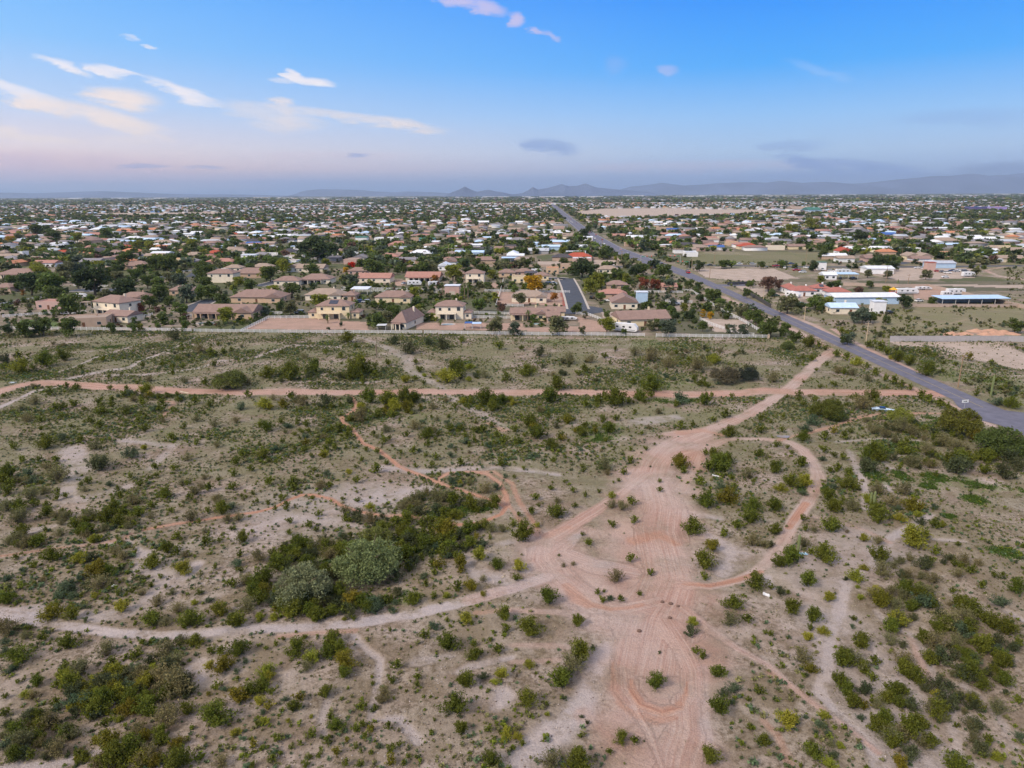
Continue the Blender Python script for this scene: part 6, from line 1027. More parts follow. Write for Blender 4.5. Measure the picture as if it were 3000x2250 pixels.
far_trees('yard_shrubs', 5200, 278, 520, 'low shrubs and hedging in the yards of the front houses', .9, 2.6, vB, 1.0, .34)
far_trees('suburb_trees', 9500, 520, 1500, 'leafy trees scattered through the middle of the suburb', 4, 11, vB, .9, .36)
far_trees('distant_trees', 21000, 1400, 4200, 'distant dark trees between the far houses', 6, 14, vB, .95, .34)
far_trees('horizon_trees', 36000, 3800, 16000, 'dark tree cover running out to the horizon', 12, 42, vC, .85, .32, .4)
rank_labels(tl)
# white warehouses along the horizon
wh = []
for i in range(46):
    Y = 8500 + 6500 * rng.random(); sxp = rng.random() * 3100 - 50; X = (sxp - 1500) / 2000 * Y * CP; W = 120 + 320 * rng.random() ** 2; H = 10 + 8 * rng.random()
    e = empty('warehouse', (X, Y, 0)); b = MB(); b.box(-W / 2, W / 2, 0, 90, -1, H); b.build('wall', wm('w' if rng.random() < .75 else 'c'), e); b = MB(); b.box(-W / 2 - 1, W / 2 + 1, -1, 91, H, H + 1.2); b.build('roof', rm('W'), e)
    e['category'] = 'warehouse'; e['group'] = 'white warehouses near the horizon'; wh.append((e, '%s white warehouse' % ('long' if W > 220 else 'short'), 'in a row near the horizon', X / Y))
rank_labels(wh)
# ------------------------------------------------------------------ fences and walls
FW = mat('white_rail', (.72, .72, .72), .6); BLK = mat('block_wall', (.40, .375, .37), .9, noise=.08, scale=1.5); BLT = mat('tan_wall', (.44, .34, .28), .9, noise=.08, scale=1.0)
_pb = MB(); _pb.box(-.075, .075, -.075, .075, -.1, 1.45); POSTM = _pb.mesh('post', [FW])
def rail_fence(pp, label, solid=False):
    e = empty('rail_fence', (pp[0][0], pp[0][1], 0)); L0 = Vector((pp[0][0], pp[0][1], 0)); b = MB(); posts = []
    for (x0, y0), (x1, y1) in zip(pp[:-1], pp[1:]):
        n = max(1, round(math.hypot(x1 - x0, y1 - y0) / 2.6)); d = Vector((x1 - x0, y1 - y0, 0)).normalized(); nn = Vector((-d.y, d.x, 0)) * .03
        for k in range(n): posts.append((x0 + (x1 - x0) * k / n, y0 + (y1 - y0) * k / n))
        for z in (.35, .78, 1.2):
            A_ = Vector((x0, y0, z)) - L0; B_ = Vector((x1, y1, z)) - L0; u = Vector((0, 0, .15))
            b.add([A_ - nn, B_ - nn, B_ + nn, A_ + nn, A_ - nn + u, B_ - nn + u, B_ + nn + u, A_ + nn + u], [(0, 3, 2, 1), (4, 5, 6, 7), (0, 1, 5, 4), (1, 2, 6, 5), (2, 3, 7, 6), (3, 0, 4, 7)])
    posts.append(pp[-1]); b.build('rails', FW, e)
    for x, y in posts[:99]: o = bpy.data.objects.new('post', POSTM); link(o, e); o.location = (x - L0.x, y - L0.y, 0)
    return tag(e, label, 'fence', 'white rail fences')
def crop_line(spec):
    out = []; k = None
    for t in spec.split():
        if t[0] in 'TMBS': k = t; continue
        a = t.split(','); out.append(P(*src(k, float(a[0]), float(a[1]))))
    return out
FEN = [('S1 0,985 600,990', 'white rail fence at far left edge, in front of the adobe house'), ('S1 600,990 1240,999', 'front white rail fence below the cream two-storey house'), ('S1 1260,1001 2000,1010', 'front white rail fence below the orange-tan gabled house'),
       ('S1 2010,1010 2212,1010 S2 520,1013', 'front white rail fence below the bare pink paddock'), ('S2 540,1013 1140,1022', 'front white rail fence below the two pools'), ('S2 1150,1022 1965,1030', 'front white rail fence below the yellow-walled house'),
       ('S2 2040,1034 2212,1036 S3 560,1042', 'front white rail fence running to the road corner'), ('S3 560,1040 440,965 345,912', 'white rail fence climbing from the road corner'), ('S3 345,912 230,855 130,785 55,740 0,738', 'white rail fence along the back of the roadside trees'),
       ('S1 1560,1005 1740,915 2010,912', 'white rail fence round the left of the pink paddock'), ('S1 20,908 300,890 560,880', 'white rail fence behind the lawn at far left'), ('S1 0,832 130,808 270,785', 'short white rail fence left of the small adobe house'), ('S1 860,925 990,895', 'short white rail fence right of the cream two-storey house'),
       ('S2 0,722 640,738', 'long white rail fence behind the second row of houses'), ('S2 0,738 620,750', 'white rail fence just below the long second-row fence'), ('S2 1030,745 1000,835 1180,838', 'white rail fence round the pink court'), ('S2 1050,665 1030,745', 'white rail fence uphill of the pink court'),
       ('S2 850,912 1110,918', 'white rail fence right of the cream two-storey pool house'), ('S2 860,885 1090,890', 'white rail fence behind the pool house paddock'), ('S2 1520,888 1600,895 1690,930', 'curved white rail fence beside the cul-de-sac'), ('S2 930,740 1230,742', 'white rail fence above the pink court'),
       ('S2 1230,745 1480,748', 'white rail fence left of the dark cul-de-sac street'), ('S2 1900,745 2212,750', 'white rail fence right of the reddish trees'), ('S2 2100,808 2212,812 S3 60,815', 'short white rail fence beside the orange shed'), ('S3 270,912 345,915', 'short white rail fence below the rail corner'), ('S3 110,925 200,965 260,985 340,1010 460,1030', 'white rail fence round the tan horse yard'),
       ('S1 1210,905 1370,900', 'white rail fence left of the orange-tan gabled house'), ('S1 1650,880 1830,888', 'white rail fence between the orange-tan houses'), ('S1 480,705 700,712', 'white rail fence above the left street'), ('S1 680,660 860,650', 'white rail fence behind the big dark tree'), ('S1 1150,620 1330,600', 'white rail fence beside the middle-left street')]
for s, l in FEN: rail_fence(crop_line(s), l)
def block_wall(spec, h, m, label, t=.2):
    pp = crop_line(spec); L0 = Vector((*pp[0], 0)); e = empty('block_wall', tuple(L0)); b = MB(); c = MB()
    for (x0, y0), (x1, y1) in zip(pp[:-1], pp[1:]):
        d = Vector((x1 - x0, y1 - y0, 0)); n = Vector((-d.y, d.x, 0)).normalized() * t / 2; A_ = Vector((x0, y0, 0)) - L0; B_ = Vector((x1, y1, 0)) - L0
        for bb, z0, z1, k in ((b, -.1, h, 1), (c, h, h + .1, 1.4)):
            lo, hi = Vector((0, 0, z0)), Vector((0, 0, z1)); nn = n * k
            bb.add([A_ - nn + lo, B_ - nn + lo, B_ + nn + lo, A_ + nn + lo, A_ - nn + hi, B_ - nn + hi, B_ + nn + hi, A_ + nn + hi], [(0, 3, 2, 1), (4, 5, 6, 7), (0, 1, 5, 4), (1, 2, 6, 5), (2, 3, 7, 6), (3, 0, 4, 7)])
    b.build('wall', m, e); c.build('coping', m, e); return tag(e, label, 'wall')
block_wall('T4 1050,150 2060,148 2600,165', 2.1, BLK, 'long grey block wall above the tan graded lot'); block_wall('S3 1590,712 1900,782 2212,850', 1.9, BLT, 'tan block wall slanting down behind the parked trailers'); block_wall('S3 1040,700 1390,712 1590,712', 1.9, BLT, 'tan block wall behind the pink playground yard')
block_wall('S3 1420,838 2212,842', 1.5, BLT, 'low tan wall below the long blue-roofed shelter'); block_wall('S2 1600,532 1780,528 1830,575', 2.0, BLT, 'tan wall between the red-roofed house and the main road'); block_wall('S2 820,578 1640,582', 1.8, BLT, 'long tan wall behind the second street of houses')
block_wall('S3 400,745 480,790 570,845', 1.8, mat('dark_hedge_wall', (.07, .065, .06), .9), 'dark wall beside the hedge left of the red-tiled house'); block_wall('S3 290,697 460,690', 1.6, mat('dark_gate', (.06, .06, .07), .8), 'dark metal gate wall at the side street corner'); block_wall('S3 1430,545 1560,560 1700,562', 1.6, BLT, 'tan wall curving in front of the yellow gabled houses')
block_wall('S1 990,380 1250,378', 1.8, BLT, 'tan wall behind the dark-roofed tan house')
# hedge along the driveway at right
hp = crop_line('S3 400,735 570,830'); n = 700; t_r = rng.random(n); Cx = np.stack([hp[0][0] + (hp[1][0] - hp[0][0]) * t_r + rng.normal(size=n) * .5, hp[0][1] + (hp[1][1] - hp[0][1]) * t_r + rng.normal(size=n) * .5, .2 + 1.7 * rng.random(n)], 1)
v_, f_ = leaf_tris(Cx, .55, .2); o = bpy.data.objects.new('hedge', np_mesh('hedge', v_, f_, [LEAF_O])); link(o); o.color = (.045, .08, .02, 1); tag(o, 'clipped dark green hedge left of the red-tiled house', 'hedge')
# ------------------------------------------------------------------ vehicles
TYRE = mat('tyre', (.02, .02, .02), .9); CARG = mat('car_glass', (.02, .025, .03), .1, spec=.6); TAIL = mat('tail_lamp', (.9, .02, .02), .4, emis=1.5); HEADL = mat('head_lamp', (1, .95, .85), .4, emis=2.0)
def car_mat():
    m = bpy.data.materials.new('car_paint'); m.use_nodes = True; b = m.node_tree.nodes['Principled BSDF']; c = m.node_tree.nodes.new('ShaderNodeObjectInfo'); m.node_tree.links.new(c.outputs['Color'], b.inputs['Base Color']); b.inputs['Roughness'].default_value = .3; b.inputs['Coat Weight'].default_value = .3; return m
PAINT = car_mat()
def profile_mesh(name, prof, w0, w1, mats):     # x along length, z up; narrows to w1 at the top
    b = MB(); n = len(prof); zt = max(z for _, z in prof); zb = min(z for _, z in prof); hw = lambda z: w0 + (w1 - w0) * (z - zb) / (zt - zb)
    b.add([(x, -hw(z), z) for x, z in prof] + [(x, hw(z), z) for x, z in prof], [tuple(range(n)), tuple(range(2 * n - 1, n - 1, -1))] + [(i, n + i, n + (i + 1) % n, (i + 1) % n) for i in range(n)])
    return b.mesh(name, mats)
CARB = {'car': (profile_mesh('body', [(-2.2, .35), (-2.25, .85), (-1.9, 1.0), (1.1, 1.0), (2.1, .85), (2.2, .35)], .9, .85, [PAINT]), profile_mesh('cabin', [(-1.75, 1.0), (-1.35, 1.45), (.25, 1.47), (1.0, 1.0)], .83, .62, [CARG]), profile_mesh('cab_roof', [(-1.3, 1.46), (-1.25, 1.52), (.2, 1.53), (.3, 1.46)], .66, .62, [PAINT])),
        'suv': (profile_mesh('body', [(-2.4, .4), (-2.45, 1.1), (1.2, 1.15), (2.35, 1.0), (2.4, .4)], .97, .93, [PAINT]), profile_mesh('cabin', [(-2.3, 1.12), (-2.1, 1.75), (.5, 1.76), (1.15, 1.12)], .9, .72, [CARG]), profile_mesh('cab_roof', [(-2.1, 1.75), (-2.05, 1.82), (.45, 1.83), (.5, 1.75)], .75, .72, [PAINT])),
        'pickup': (profile_mesh('body', [(-2.9, .5), (-2.9, 1.15), (1.4, 1.15), (2.7, 1.05), (2.75, .5)], 1.0, .96, [PAINT]), profile_mesh('cabin', [(-.9, 1.14), (-.75, 1.78), (.9, 1.79), (1.4, 1.14)], .92, .76, [CARG]), profile_mesh('cab_roof', [(-.75, 1.78), (-.7, 1.86), (.8, 1.87), (.9, 1.78)], .78, .75, [PAINT]))}
_w = MB(); _w.tube((0, -.12, 0), (0, .12, 0), .34, .34, 12); WHEEL = _w.mesh('wheel', [TYRE]); _l = MB(); _l.box(-.02, .02, -.18, .18, -.09, .09); TL = _l.mesh('tail_light', [TAIL]); HL = _l.mesh('headlight', [HEADL])
CARC = {'white': (.7, .7, .7), 'black': (.02, .02, .022), 'silver': (.42, .43, .45), 'red': (.35, .02, .02), 'dark blue': (.02, .04, .12), 'tan': (.35, .28, .2), 'grey': (.16, .16, .17), 'green': (.04, .1, .05)}
def vehicle(kind, X, Y, rz, colr, where, grp, lights=0, parts=True):
    nm = {'car': 'car', 'suv': 'off_roader', 'pickup': 'pickup_truck'}[kind]; e = empty(nm, (X, Y, .075 if lights else .02), rz); bo, ca, rf = CARB[kind]
    for n_, me in (('body', bo), ('windows', ca), ('cab_roof', rf)): o = bpy.data.objects.new(n_, me); link(o, e); o.color = (*CARC[colr], 1)
    if parts:
        L_ = 1.45 if kind != 'pickup' else 1.75
        for sx_ in (-L_, L_):
            for sy_ in (-.86, .86): o = bpy.data.objects.new('wheel', WHEEL); link(o, e); o.location = (sx_, sy_, .34)
    if lights:
        for s_ in (-1, 1):
            o = bpy.data.objects.new('tail_light', TL); link(o, e); o.location = (-2.27 if kind == 'car' else -2.47, s_ * .65, .8)
            o = bpy.data.objects.new('headlight', HL); link(o, e); o.location = (2.2 if kind == 'car' else 2.4, s_ * .6, .7)
    e['category'] = {'car': 'car', 'suv': 'suv', 'pickup': 'pickup truck'}[kind]; e['group'] = grp; return (e, '%s %s' % (colr, {'car': 'car', 'suv': 'off-roader', 'pickup': 'pickup truck'}[kind]), where, X)
vl = []; ck = list(CARC)
# traffic on the main road: even lanes run away from the camera
for i, (Yv, ln, cl, kd) in enumerate(((488, 3, 'red', 'suv'), (500, 6, 'grey', 'car'), (540, -3, 'white', 'car'), (548, 2, 'black', 'suv'), (556, -6, 'red', 'car'), (640, -3, 'white', 'suv'), (700, 3, 'silver', 'car'), (780, -3, 'white', 'car'), (850, 3, 'red', 'suv'), (880, -3, 'white', 'suv'), (905, -6, 'white', 'pickup'), (950, 6, 'red', 'car'), (1010, 3, 'silver', 'car'), (1040, 6, 'white', 'car'),
                                 (1340, 3, 'grey', 'car'), (1390, -3, 'white', 'suv'), (1440, -3, 'white', 'car'), (1490, -6, 'white', 'suv'), (1560, 3, 'red', 'car'), (1630, -3, 'silver', 'car'))):
    vl.append(vehicle(kd, road_x(Yv) + ln, Yv, 1.5708 if ln > 0 else -1.5708, cl, 'driving on main road, %s' % ('by the traffic signals' if Yv < 600 else ('past the signals' if Yv < 1100 else 'in the far traffic')), 'cars on the main road', 1, Yv < 700))
PARK = [('S3', 30, 568, 'white', 'car'), ('S3', 175, 572, 'black', 'car'), ('S3', 365, 566, 'white', 'pickup'), ('S3', 455, 566, 'silver', 'suv'), ('S3', 705, 562, 'dark blue', 'car'), ('S3', 660, 590, 'white', 'pickup'), ('S3', 605, 578, 'red', 'pickup'), ('S3', 735, 605, 'red', 'pickup'), ('S3', 775, 618, 'white', 'suv'), ('S3', 800, 588, 'white', 'car'), ('S3', 830, 592, 'grey', 'car'), ('S3', 905, 602, 'white', 'pickup'), ('S3', 962, 612, 'white', 'suv'),
        ('S3', 1020, 660, 'black', 'suv'), ('S3', 1105, 662, 'black', 'suv'), ('S3', 1520, 590, 'white', 'car'), ('S3', 1545, 592, 'white', 'car'), ('S3', 1575, 594, 'silver', 'suv'), ('S3', 1650, 612, 'red', 'car'), ('S3', 1680, 615, 'grey', 'car'), ('S3', 1715, 622, 'white', 'suv'), ('S3', 1745, 608, 'dark blue', 'car'), ('S3', 1775, 612, 'silver', 'car'), ('S3', 1800, 606, 'white', 'car'), ('S3', 1830, 612, 'grey', 'suv'), ('S3', 1700, 650, 'white', 'car'),
        ('S3', 895, 778, 'tan', 'suv'), ('S3', 602, 770, 'green', 'car'), ('S3', 770, 832, 'green', 'pickup'), ('S3', 1340, 882, 'black', 'car'), ('S3', 500, 800, 'black', 'car') if False else ('S3', 1530, 805, 'white', 'car'), ('S2', 1625, 785, 'black', 'suv'), ('S2', 1740, 805, 'white', 'pickup'), ('S2', 130, 812, 'dark blue', 'suv'), ('S2', 158, 812, 'silver', 'suv'), ('S2', 430, 690, 'black', 'suv') if False else ('S2', 405, 692, 'silver', 'car'),
        ('S2', 430, 880, 'dark blue', 'pickup'), ('S2', 2165, 825, 'silver', 'suv'), ('S2', 1750, 572, 'white', 'car'), ('S1', 1940, 882, 'silver', 'suv'), ('S1', 205, 545, 'white', 'pickup'), ('S1', 215, 550, 'black', 'car'), ('S1', 480, 540, 'white', 'car'), ('S1', 1330, 545, 'white', 'car'), ('S1', 1370, 548, 'white', 'pickup'), ('S1', 1410, 550, 'silver', 'car'), ('S1', 1450, 545, 'red', 'car'), ('S1', 920, 552, 'dark blue', 'pickup'), ('S1', 1060, 660, 'grey', 'suv'), ('S1', 2120, 685, 'grey', 'car'),
        ('S2', 1345, 693, 'black', 'suv'), ('S2', 1370, 693, 'white', 'pickup'), ('S2', 2140, 825, 'white', 'car'), ('S3', 915, 388, 'white', 'suv'), ('S3', 970, 392, 'white', 'suv'), ('S3', 1155, 552, 'grey', 'pickup'), ('S3', 825, 470, 'white', 'car'), ('S3', 2190, 492, 'white', 'car'), ('S3', 2110, 510, 'white', 'pickup')]
for k, x, y, cl, kd in PARK:
    sx, sy = src(k, x, y); X, Y = P(sx, sy); vl.append(vehicle(kd, X, Y, rng.choice([0.0, .3, -.4, 1.2, 3.1]), cl, 'parked, %s, %s' % (hband(sy) if sx < 2000 else ('beyond the side street' if sy < 800 else 'by the red-tiled house'), [c for t, c in COLS if sx < t][0]), 'parked cars', 0, Y < 520))
rank_labels(vl)
RVW = mat('trailer_white', (.70, .70, .70), .4); RVS = mat('trailer_stripe', (.18, .19, .22), .5)
def trailer(k, x, y, L_, H, rz, label, nose=True, name='travel_trailer', col=None):
    X, Y = P(*src(k, x, y)); e = empty(name, (X, Y, 0), rz); l2 = L_ / 2; z0 = .65
    prof = [(-l2, z0), (-l2, H - .25), (-l2 + .3, H), (l2 - (1.4 if nose else .3), H), (l2 - .1, H * .62 if nose else H - .25), (l2, z0 + .5), (l2 - .6, z0)]
    b = MB(); b.prism(prof, -1.22, 1.22); b.build('body', col or RVW, e)
    for s_ in (-1, 1):
        for i in range(3): xx = -l2 + L_ * (.2 + .26 * i); b = MB(); y0 = s_ * 1.22; b.box(xx - .5, xx + .5, min(y0, y0 + s_ * .04), max(y0, y0 + s_ * .04), H * .55, H * .55 + .65); b.build('window', CARG, e)
        b = MB(); y0 = s_ * 1.22; b.box(-l2 + .2, l2 - .9, min(y0, y0 + s_ * .025), max(y0, y0 + s_ * .025), z0 + .35, z0 + .6); b.build('stripe', RVS, e)
        for i in (-1, 1): o = bpy.data.objects.new('wheel', WHEEL); link(o, e); o.location = (i * .45 - .5, s_ * 1.05, .34)
    b = MB(); b.box(-1, .3, -.4, .4, H, H + .28); b.build('roof_unit', RVW, e); b = MB(); b.box(l2 - .6, l2 + 1.0, -.06, .06, .5, .62); b.build('hitch', RVS, e)
    return tag(e, label, 'trailer', 'travel trailers')
trailer('S2', 475, 700, 9, 3.1, 0, 'white travel trailer parked behind the long rail fences, left of two'); trailer('S2', 605, 702, 8, 2.8, .3, 'white streamlined travel trailer parked right of the other behind the fences'); trailer('S2', 1840, 1000, 10.5, 3.6, -.45, 'large white fifth-wheel trailer below the yellow house')
trailer('S2', 1470, 925, 8, 1.6, -.1, 'white tarp-covered boat trailer beside the house with turquoise pool', True, 'boat_trailer'); trailer('S3', 1452, 756, 12, 3.3, .03, 'long silver-white trailer beside the yellow play slide'); trailer('S3', 1765, 760, 10, 3.4, .05, 'white motorhome at the end of the tan slanting wall', False); trailer('S3', 1712, 768, 6, 2.6, 0, 'shorter white camper left of the motorhome by the tan wall')
trailer('S3', 1850, 643, 8.5, 3.3, .05, 'white travel trailer at the right of the far car lot'); trailer('S3', 712, 778, 8, 3.3, -.9, 'white motorhome nosing up to the red-tiled house'); trailer('S3', 1040, 625, 11, 3.4, .1, 'white fifth-wheel trailer behind the blue-roofed carport'); trailer('S3', 1560, 728, 9, 1.8, 0, 'low white boat on a trailer by the slanting wall', True, 'boat_trailer')
trailer('S3', 2045, 552, 7, 3.2, .2, 'white camper at far right beside the blue-roofed house'); trailer('S3', 1605, 560, 8, 3, 0, 'white trailer on the side street right of the yellow gabled houses'); trailer('S1', 525, 782, 7, 2.6, 0, 'small white and blue trailer near the left street'); trailer('S1', 445, 888, 7, 1.6, .05, 'white covered boat behind the left fence', True, 'boat_trailer'); trailer('S2', 1265, 620, 8, 3, 0, 'white camper between the orange-arched houses')
trailer('S1', 1465, 612, 7, 2.7, .1, 'white trailer left of the small cream house'); trailer('S3', 520, 470, 7, 2.8, 0, 'white trailer between the red-roofed and tan flat houses') if False else None
# ------------------------------------------------------------------ pools, playground, shelters
POOLW = mat('pool_water', (.05, .32, .42), .08, spec=.6); POOLG = mat('pool_water_grey', (.06, .12, .16), .08, spec=.6); DECK = mat('pool_deck_paint', (.5, .44, .4), .8)
for k, x, y, w_, m, lb in (('S2', 1265, 950, 58, POOLW, 'rectangular turquoise pool beside the yellow-walled house'), ('S2', 690, 952, 80, mat('pool_water_pale', (.22, .38, .5), .08), 'pale blue pool in front of the cream two-storey house'), ('S1', 1345, 945, 130, POOLG, 'dark oval pool with pale rim at left')):
    sx, sy = src(k, x, y); X, Y = P(sx, sy); W = w_ / 2.212 * mpp(Y); e = empty('swimming_pool', (X, Y, 0)); n = 28; q = 4 if 'rect' in lb else 2
    ring = [(math.copysign(abs(math.cos(t)) ** (2 / q), math.cos(t)), math.copysign(abs(math.sin(t)) ** (2 / q), math.sin(t))) for t in [i * 6.2832 / n for i in range(n)]]
    b = MB(); b.add([(a * W / 2, c * W * .28, .07) for a, c in ring], [tuple(range(n))]); b.build('water', m, e)
    b = MB(); b.add([(a * W / 2, c * W * .28, .14) for a, c in ring] + [(a * (W / 2 + .7), c * (W * .28 + .7), .14) for a, c in ring] + [(a * (W / 2 + .7), c * (W * .28 + .7), -.1) for a, c in ring] + [(a * W / 2, c * W * .28, 0) for a, c in ring],
                    [(n + i, n + (i + 1) % n, (i + 1) % n, i) for i in range(n)] + [(2 * n + i, 2 * n + (i + 1) % n, n + (i + 1) % n, n + i) for i in range(n)] + [(i, (i + 1) % n, 3 * n + (i + 1) % n, 3 * n + i) for i in range(n)]); b.build('rim', DECK, e); tag(e, lb, 'pool')
def small_shelter(k, x, y, w_, label, roofm, sides=True):
    sx, sy = src(k, x, y); X, Y = P(sx, sy); W = w_ / 2.212 * mpp(Y); e = empty('shade_shelter', (X, Y, 0))
    for a in (-1, 1):
        for c in (-1, 1): b = MB(); b.box(a * W * .45 - .06, a * W * .45 + .06, c * 1.6 - .06, c * 1.6 + .06, 0, 2.3); b.build('post', TRIM, e)
    b = MB(); b.box(-W / 2, W / 2, -2, 2, 2.3, 2.42); b.build('roof', roofm, e); tag(e, label, 'shelter')
small_shelter('S2', 878, 978, 60, 'small light blue shade shelter behind the front fence', rm('L')); small_shelter('S2', 825, 975, 50, 'dark blue trampoline-side shade left of the light blue shelter', rm('U')); small_shelter('S2', 265, 990, 60, 'white shade awning left of the narrow cream house', rm('W'))
small_shelter('S1', 560, 835, 50, 'cream awning above the left fence', rm('T')); small_shelter('S1', 1325, 925, 50, 'white awning at the orange-tan house corner', rm('W')) if False else None
YP = mat('play_yellow', (.75, .40, .02), .5); RP = mat('play_red', (.5, .08, .04), .5); X, Y = P(*src('S3', 1360, 762)); e = empty('play_set', (X, Y, 0)); b = MB(); [b.box(a - .1, a + .1, c - .1, c + .1, 0, 3) for a in (-1.2, 1.2) for c in (-1.2, 1.2)]; b.build('frame', RP, e)
b = MB(); b.box(-1.5, 1.5, -1.5, 1.5, 1.6, 1.8); b.build('deck', RP, e); b = MB(); roof_hip(b, -1.6, 1.6, -1.6, 1.6, 3.0, 1.2); b.build('roof', YP, e); b = MB(); b.add([(-1.5, -.4, 1.7), (-1.5, .4, 1.7), (-4.6, .4, .2), (-4.6, -.4, .2), (-1.5, -.4, 1.55), (-1.5, .4, 1.55), (-4.6, .4, .05), (-4.6, -.4, .05)], [(0, 1, 2, 3), (7, 6, 5, 4), (0, 3, 7, 4), (1, 5, 6, 2), (2, 6, 7, 3), (0, 4, 5, 1)]); b.build('slide', YP, e); tag(e, 'yellow and red play set with slide behind the long barn', 'play set')
# ------------------------------------------------------------------ poles, wires, signals
POLE = mat('utility_pole_wood', (.30, .20, .12), .85, noise=.2, scale=3); PALEP = mat('pale_pole', (.55, .42, .28), .8); WIRE = mat('wire', (.05, .05, .05), .6); STEEL = mat('galvanised', (.4, .4, .4), .5)
tops = []
def pole(k, x, yb, yt, label, m=POLE, arm=True, h=None):
    s = 2.9493 if k[0] != 'S' else 2.212; sx, sy = src(k, x, yb); X, Y = P(sx, sy); H = h or (yb - yt) / s * mpp(Y) * 1.04; e = empty('utility_pole', (X, Y, 0)); b = MB(); b.tube((0, 0, -.2), (0, 0, H), .17, .11, 8); b.build('mast', m, e)
    if arm: b = MB(); b.box(-1.2, 1.2, -.06, .06, H - .6, H - .45); b.build('crossarm', m, e); [(lambda q: q.build('insulator', STEEL, e))((lambda q: (q.tube((xx, 0, H - .45), (xx, 0, H - .25), .05, .04, 6), q)[1])(MB())) for xx in (-1.1, 0, 1.1)]
    tag(e, label, 'utility pole', 'utility poles'); tops.append((X, Y, H)); return X, Y, H
pA = pole('T4', 1640, 548, 270, 'tall brown utility pole on the right verge, nearest the camera'); pB = pole('T4', 848, 140, -15, 'pale utility pole right of the road above the roadside bushes', PALEP); pC = pole('S3', 787, 927, 838, 'pale leaning-looking pole beside the paved road below the trees', PALEP); pD = pole('S3', 520, 812, 704, 'pale utility pole in front of the red-tiled house', PALEP)
pE = pole('S3', 174, 656, 583, 'brown utility pole at the corner of the bare tan lot'); pF = pole('S3', 58, 602, 535, 'pale pole left of the bare tan lot', PALEP)
for i, (k, x, yb, yt) in enumerate((('S3', 203, 565, 490), ('S3', 795, 560, 468), ('S3', 1410, 570, 465), ('S3', 1315, 682, 575), ('S3', 1460, 690, 630), ('S1', 125, 525, 425), ('S1', 715, 470, 425), ('S1', 1240, 530, 475), ('S1', 1797, 540, 445), ('S2', 155, 520, 440), ('S2', 697, 555, 440), ('S2', 1247, 570, 480), ('S2', 1690, 475, 400), ('S2', 1815, 568, 480), ('S2', 1938, 560, 500), ('S3', 2030, 560, 480))):
    where = ['above the side street, left', 'above the side street, middle', 'behind the dark tree on the side street', 'behind the mobile home yard', 'short one left of the pink yard', 'at far left of the suburb', 'left of the red roofs', 'right of the red roofs', 'right of the white gabled houses', 'behind the bright red tree', 'beside the two white garage doors', 'left of the red-roofed school', 'on the left verge past the signals', 'on the left verge at the signals', 'thin one before the signals', 'at far right of the side street'][i]
    pole(k, x, yb, yt, 'brown utility pole ' + where, POLE, True)
def wire(a, b_, label):
    e = MB(); prev = None
    for dx in (-1.1, 0, 1.1):
        for i in range(9):
            t = i / 8; p = (a[0] + dx + (b_[0] - a[0]) * t, a[1] + (b_[1] - a[1]) * t, a[2] - .2 + (b_[2] - a[2]) * t - 4 * .9 * t * (1 - t))
            if i: e.tube(prev, p, .018, .018, 3, cap=False)
            prev = p
    tag(e.build('overhead_wires', WIRE), label, 'wires', 'overhead wires')
wire(pA, (pA[0] + 22, pA[1] - 75, pA[2]), 'overhead wires leaving the nearest pole towards the right edge'); wire(pA, pB, 'overhead wires between the nearest and the next pale pole'); wire(pB, pC, 'overhead wires from the pale pole up to the tree-side pole'); wire(pC, pD, 'overhead wires up to the pole by the red-tiled house')
SIGG = mat('signal_green', (.05, .75, .35), .4, emis=1.0); SIGR = mat('signal_red', (.95, .10, .02), .4, emis=3.0); SBLK = mat('signal_housing', (.03, .03, .03), .6); SGN = mat('street_sign_green', (.02, .25, .12), .5)
for X, Y, s_, lb, c in ((132, 512, -1, 'traffic signal mast right of the crossing, red light lit', SIGR), (104, 556, 1, 'traffic signal mast left of the crossing', SIGR), (137, 560, -1, 'traffic signal mast behind the right one with green street sign', SIGR)):
    e = empty('traffic_signal', (X, Y, 0)); b = MB(); b.tube((0, 0, 0), (0, 0, 6.4), .14, .1, 8); b.build('mast', STEEL, e); b = MB(); b.tube((0, 0, 6.0), (s_ * 9, 0, 6.5), .09, .06, 6); b.build('arm', STEEL, e)
    for q in (5, 8.6):
        b = MB(); b.box(s_ * q - .25, s_ * q + .25, -.2, .1, 5.3, 6.6); h_ = b.build('signal_head', SBLK, e); b = MB(); b.tube((s_ * q, -.21, 6.3), (s_ * q, -.26, 6.3), .17, .17, 10); b.build('lens', c, h_)
    b = MB(); b.box(s_ * 2 - 1.1, s_ * 2 + 1.1, -.12, -.06, 5.7, 6.2); b.build('street_name_sign', SGN, e); tag(e, lb, 'traffic light', 'traffic signals at the crossing')
X, Y = P(*src('T4', 1692, 740)); e = empty('road_sign', (X, Y, 0), .15); b = MB(); b.tube((0, 0, 0), (0, 0, 2.6), .04, .04, 6); b.build('post', STEEL, e); b = MB(); b.box(-.95, .95, -.03, .03, 2.0, 2.75, 0); b.box(-.55, .2, -.045, -.03, 2.3, 2.45, 1); b.add([(.2, -.045, 2.18), (.62, -.045, 2.375), (.2, -.045, 2.57)], [(0, 1, 2)], 1)
b.build('panel', [mat('sign_white', (.75, .75, .72), .5), SBLK], e); tag(e, 'white rectangular sign with a black arrow at the road bend', 'road sign')
b = MB(); e = empty('marker_post', (*P(*src('S3', 556, 1045)), 0)); b.box(-.35, .35, -.2, .2, 0, 1.7); b.build('pillar', mat('pillar', (.55, .42, .3), .9), e); tag(e, 'cream brick pillar at the corner end of the white fence', 'pillar')
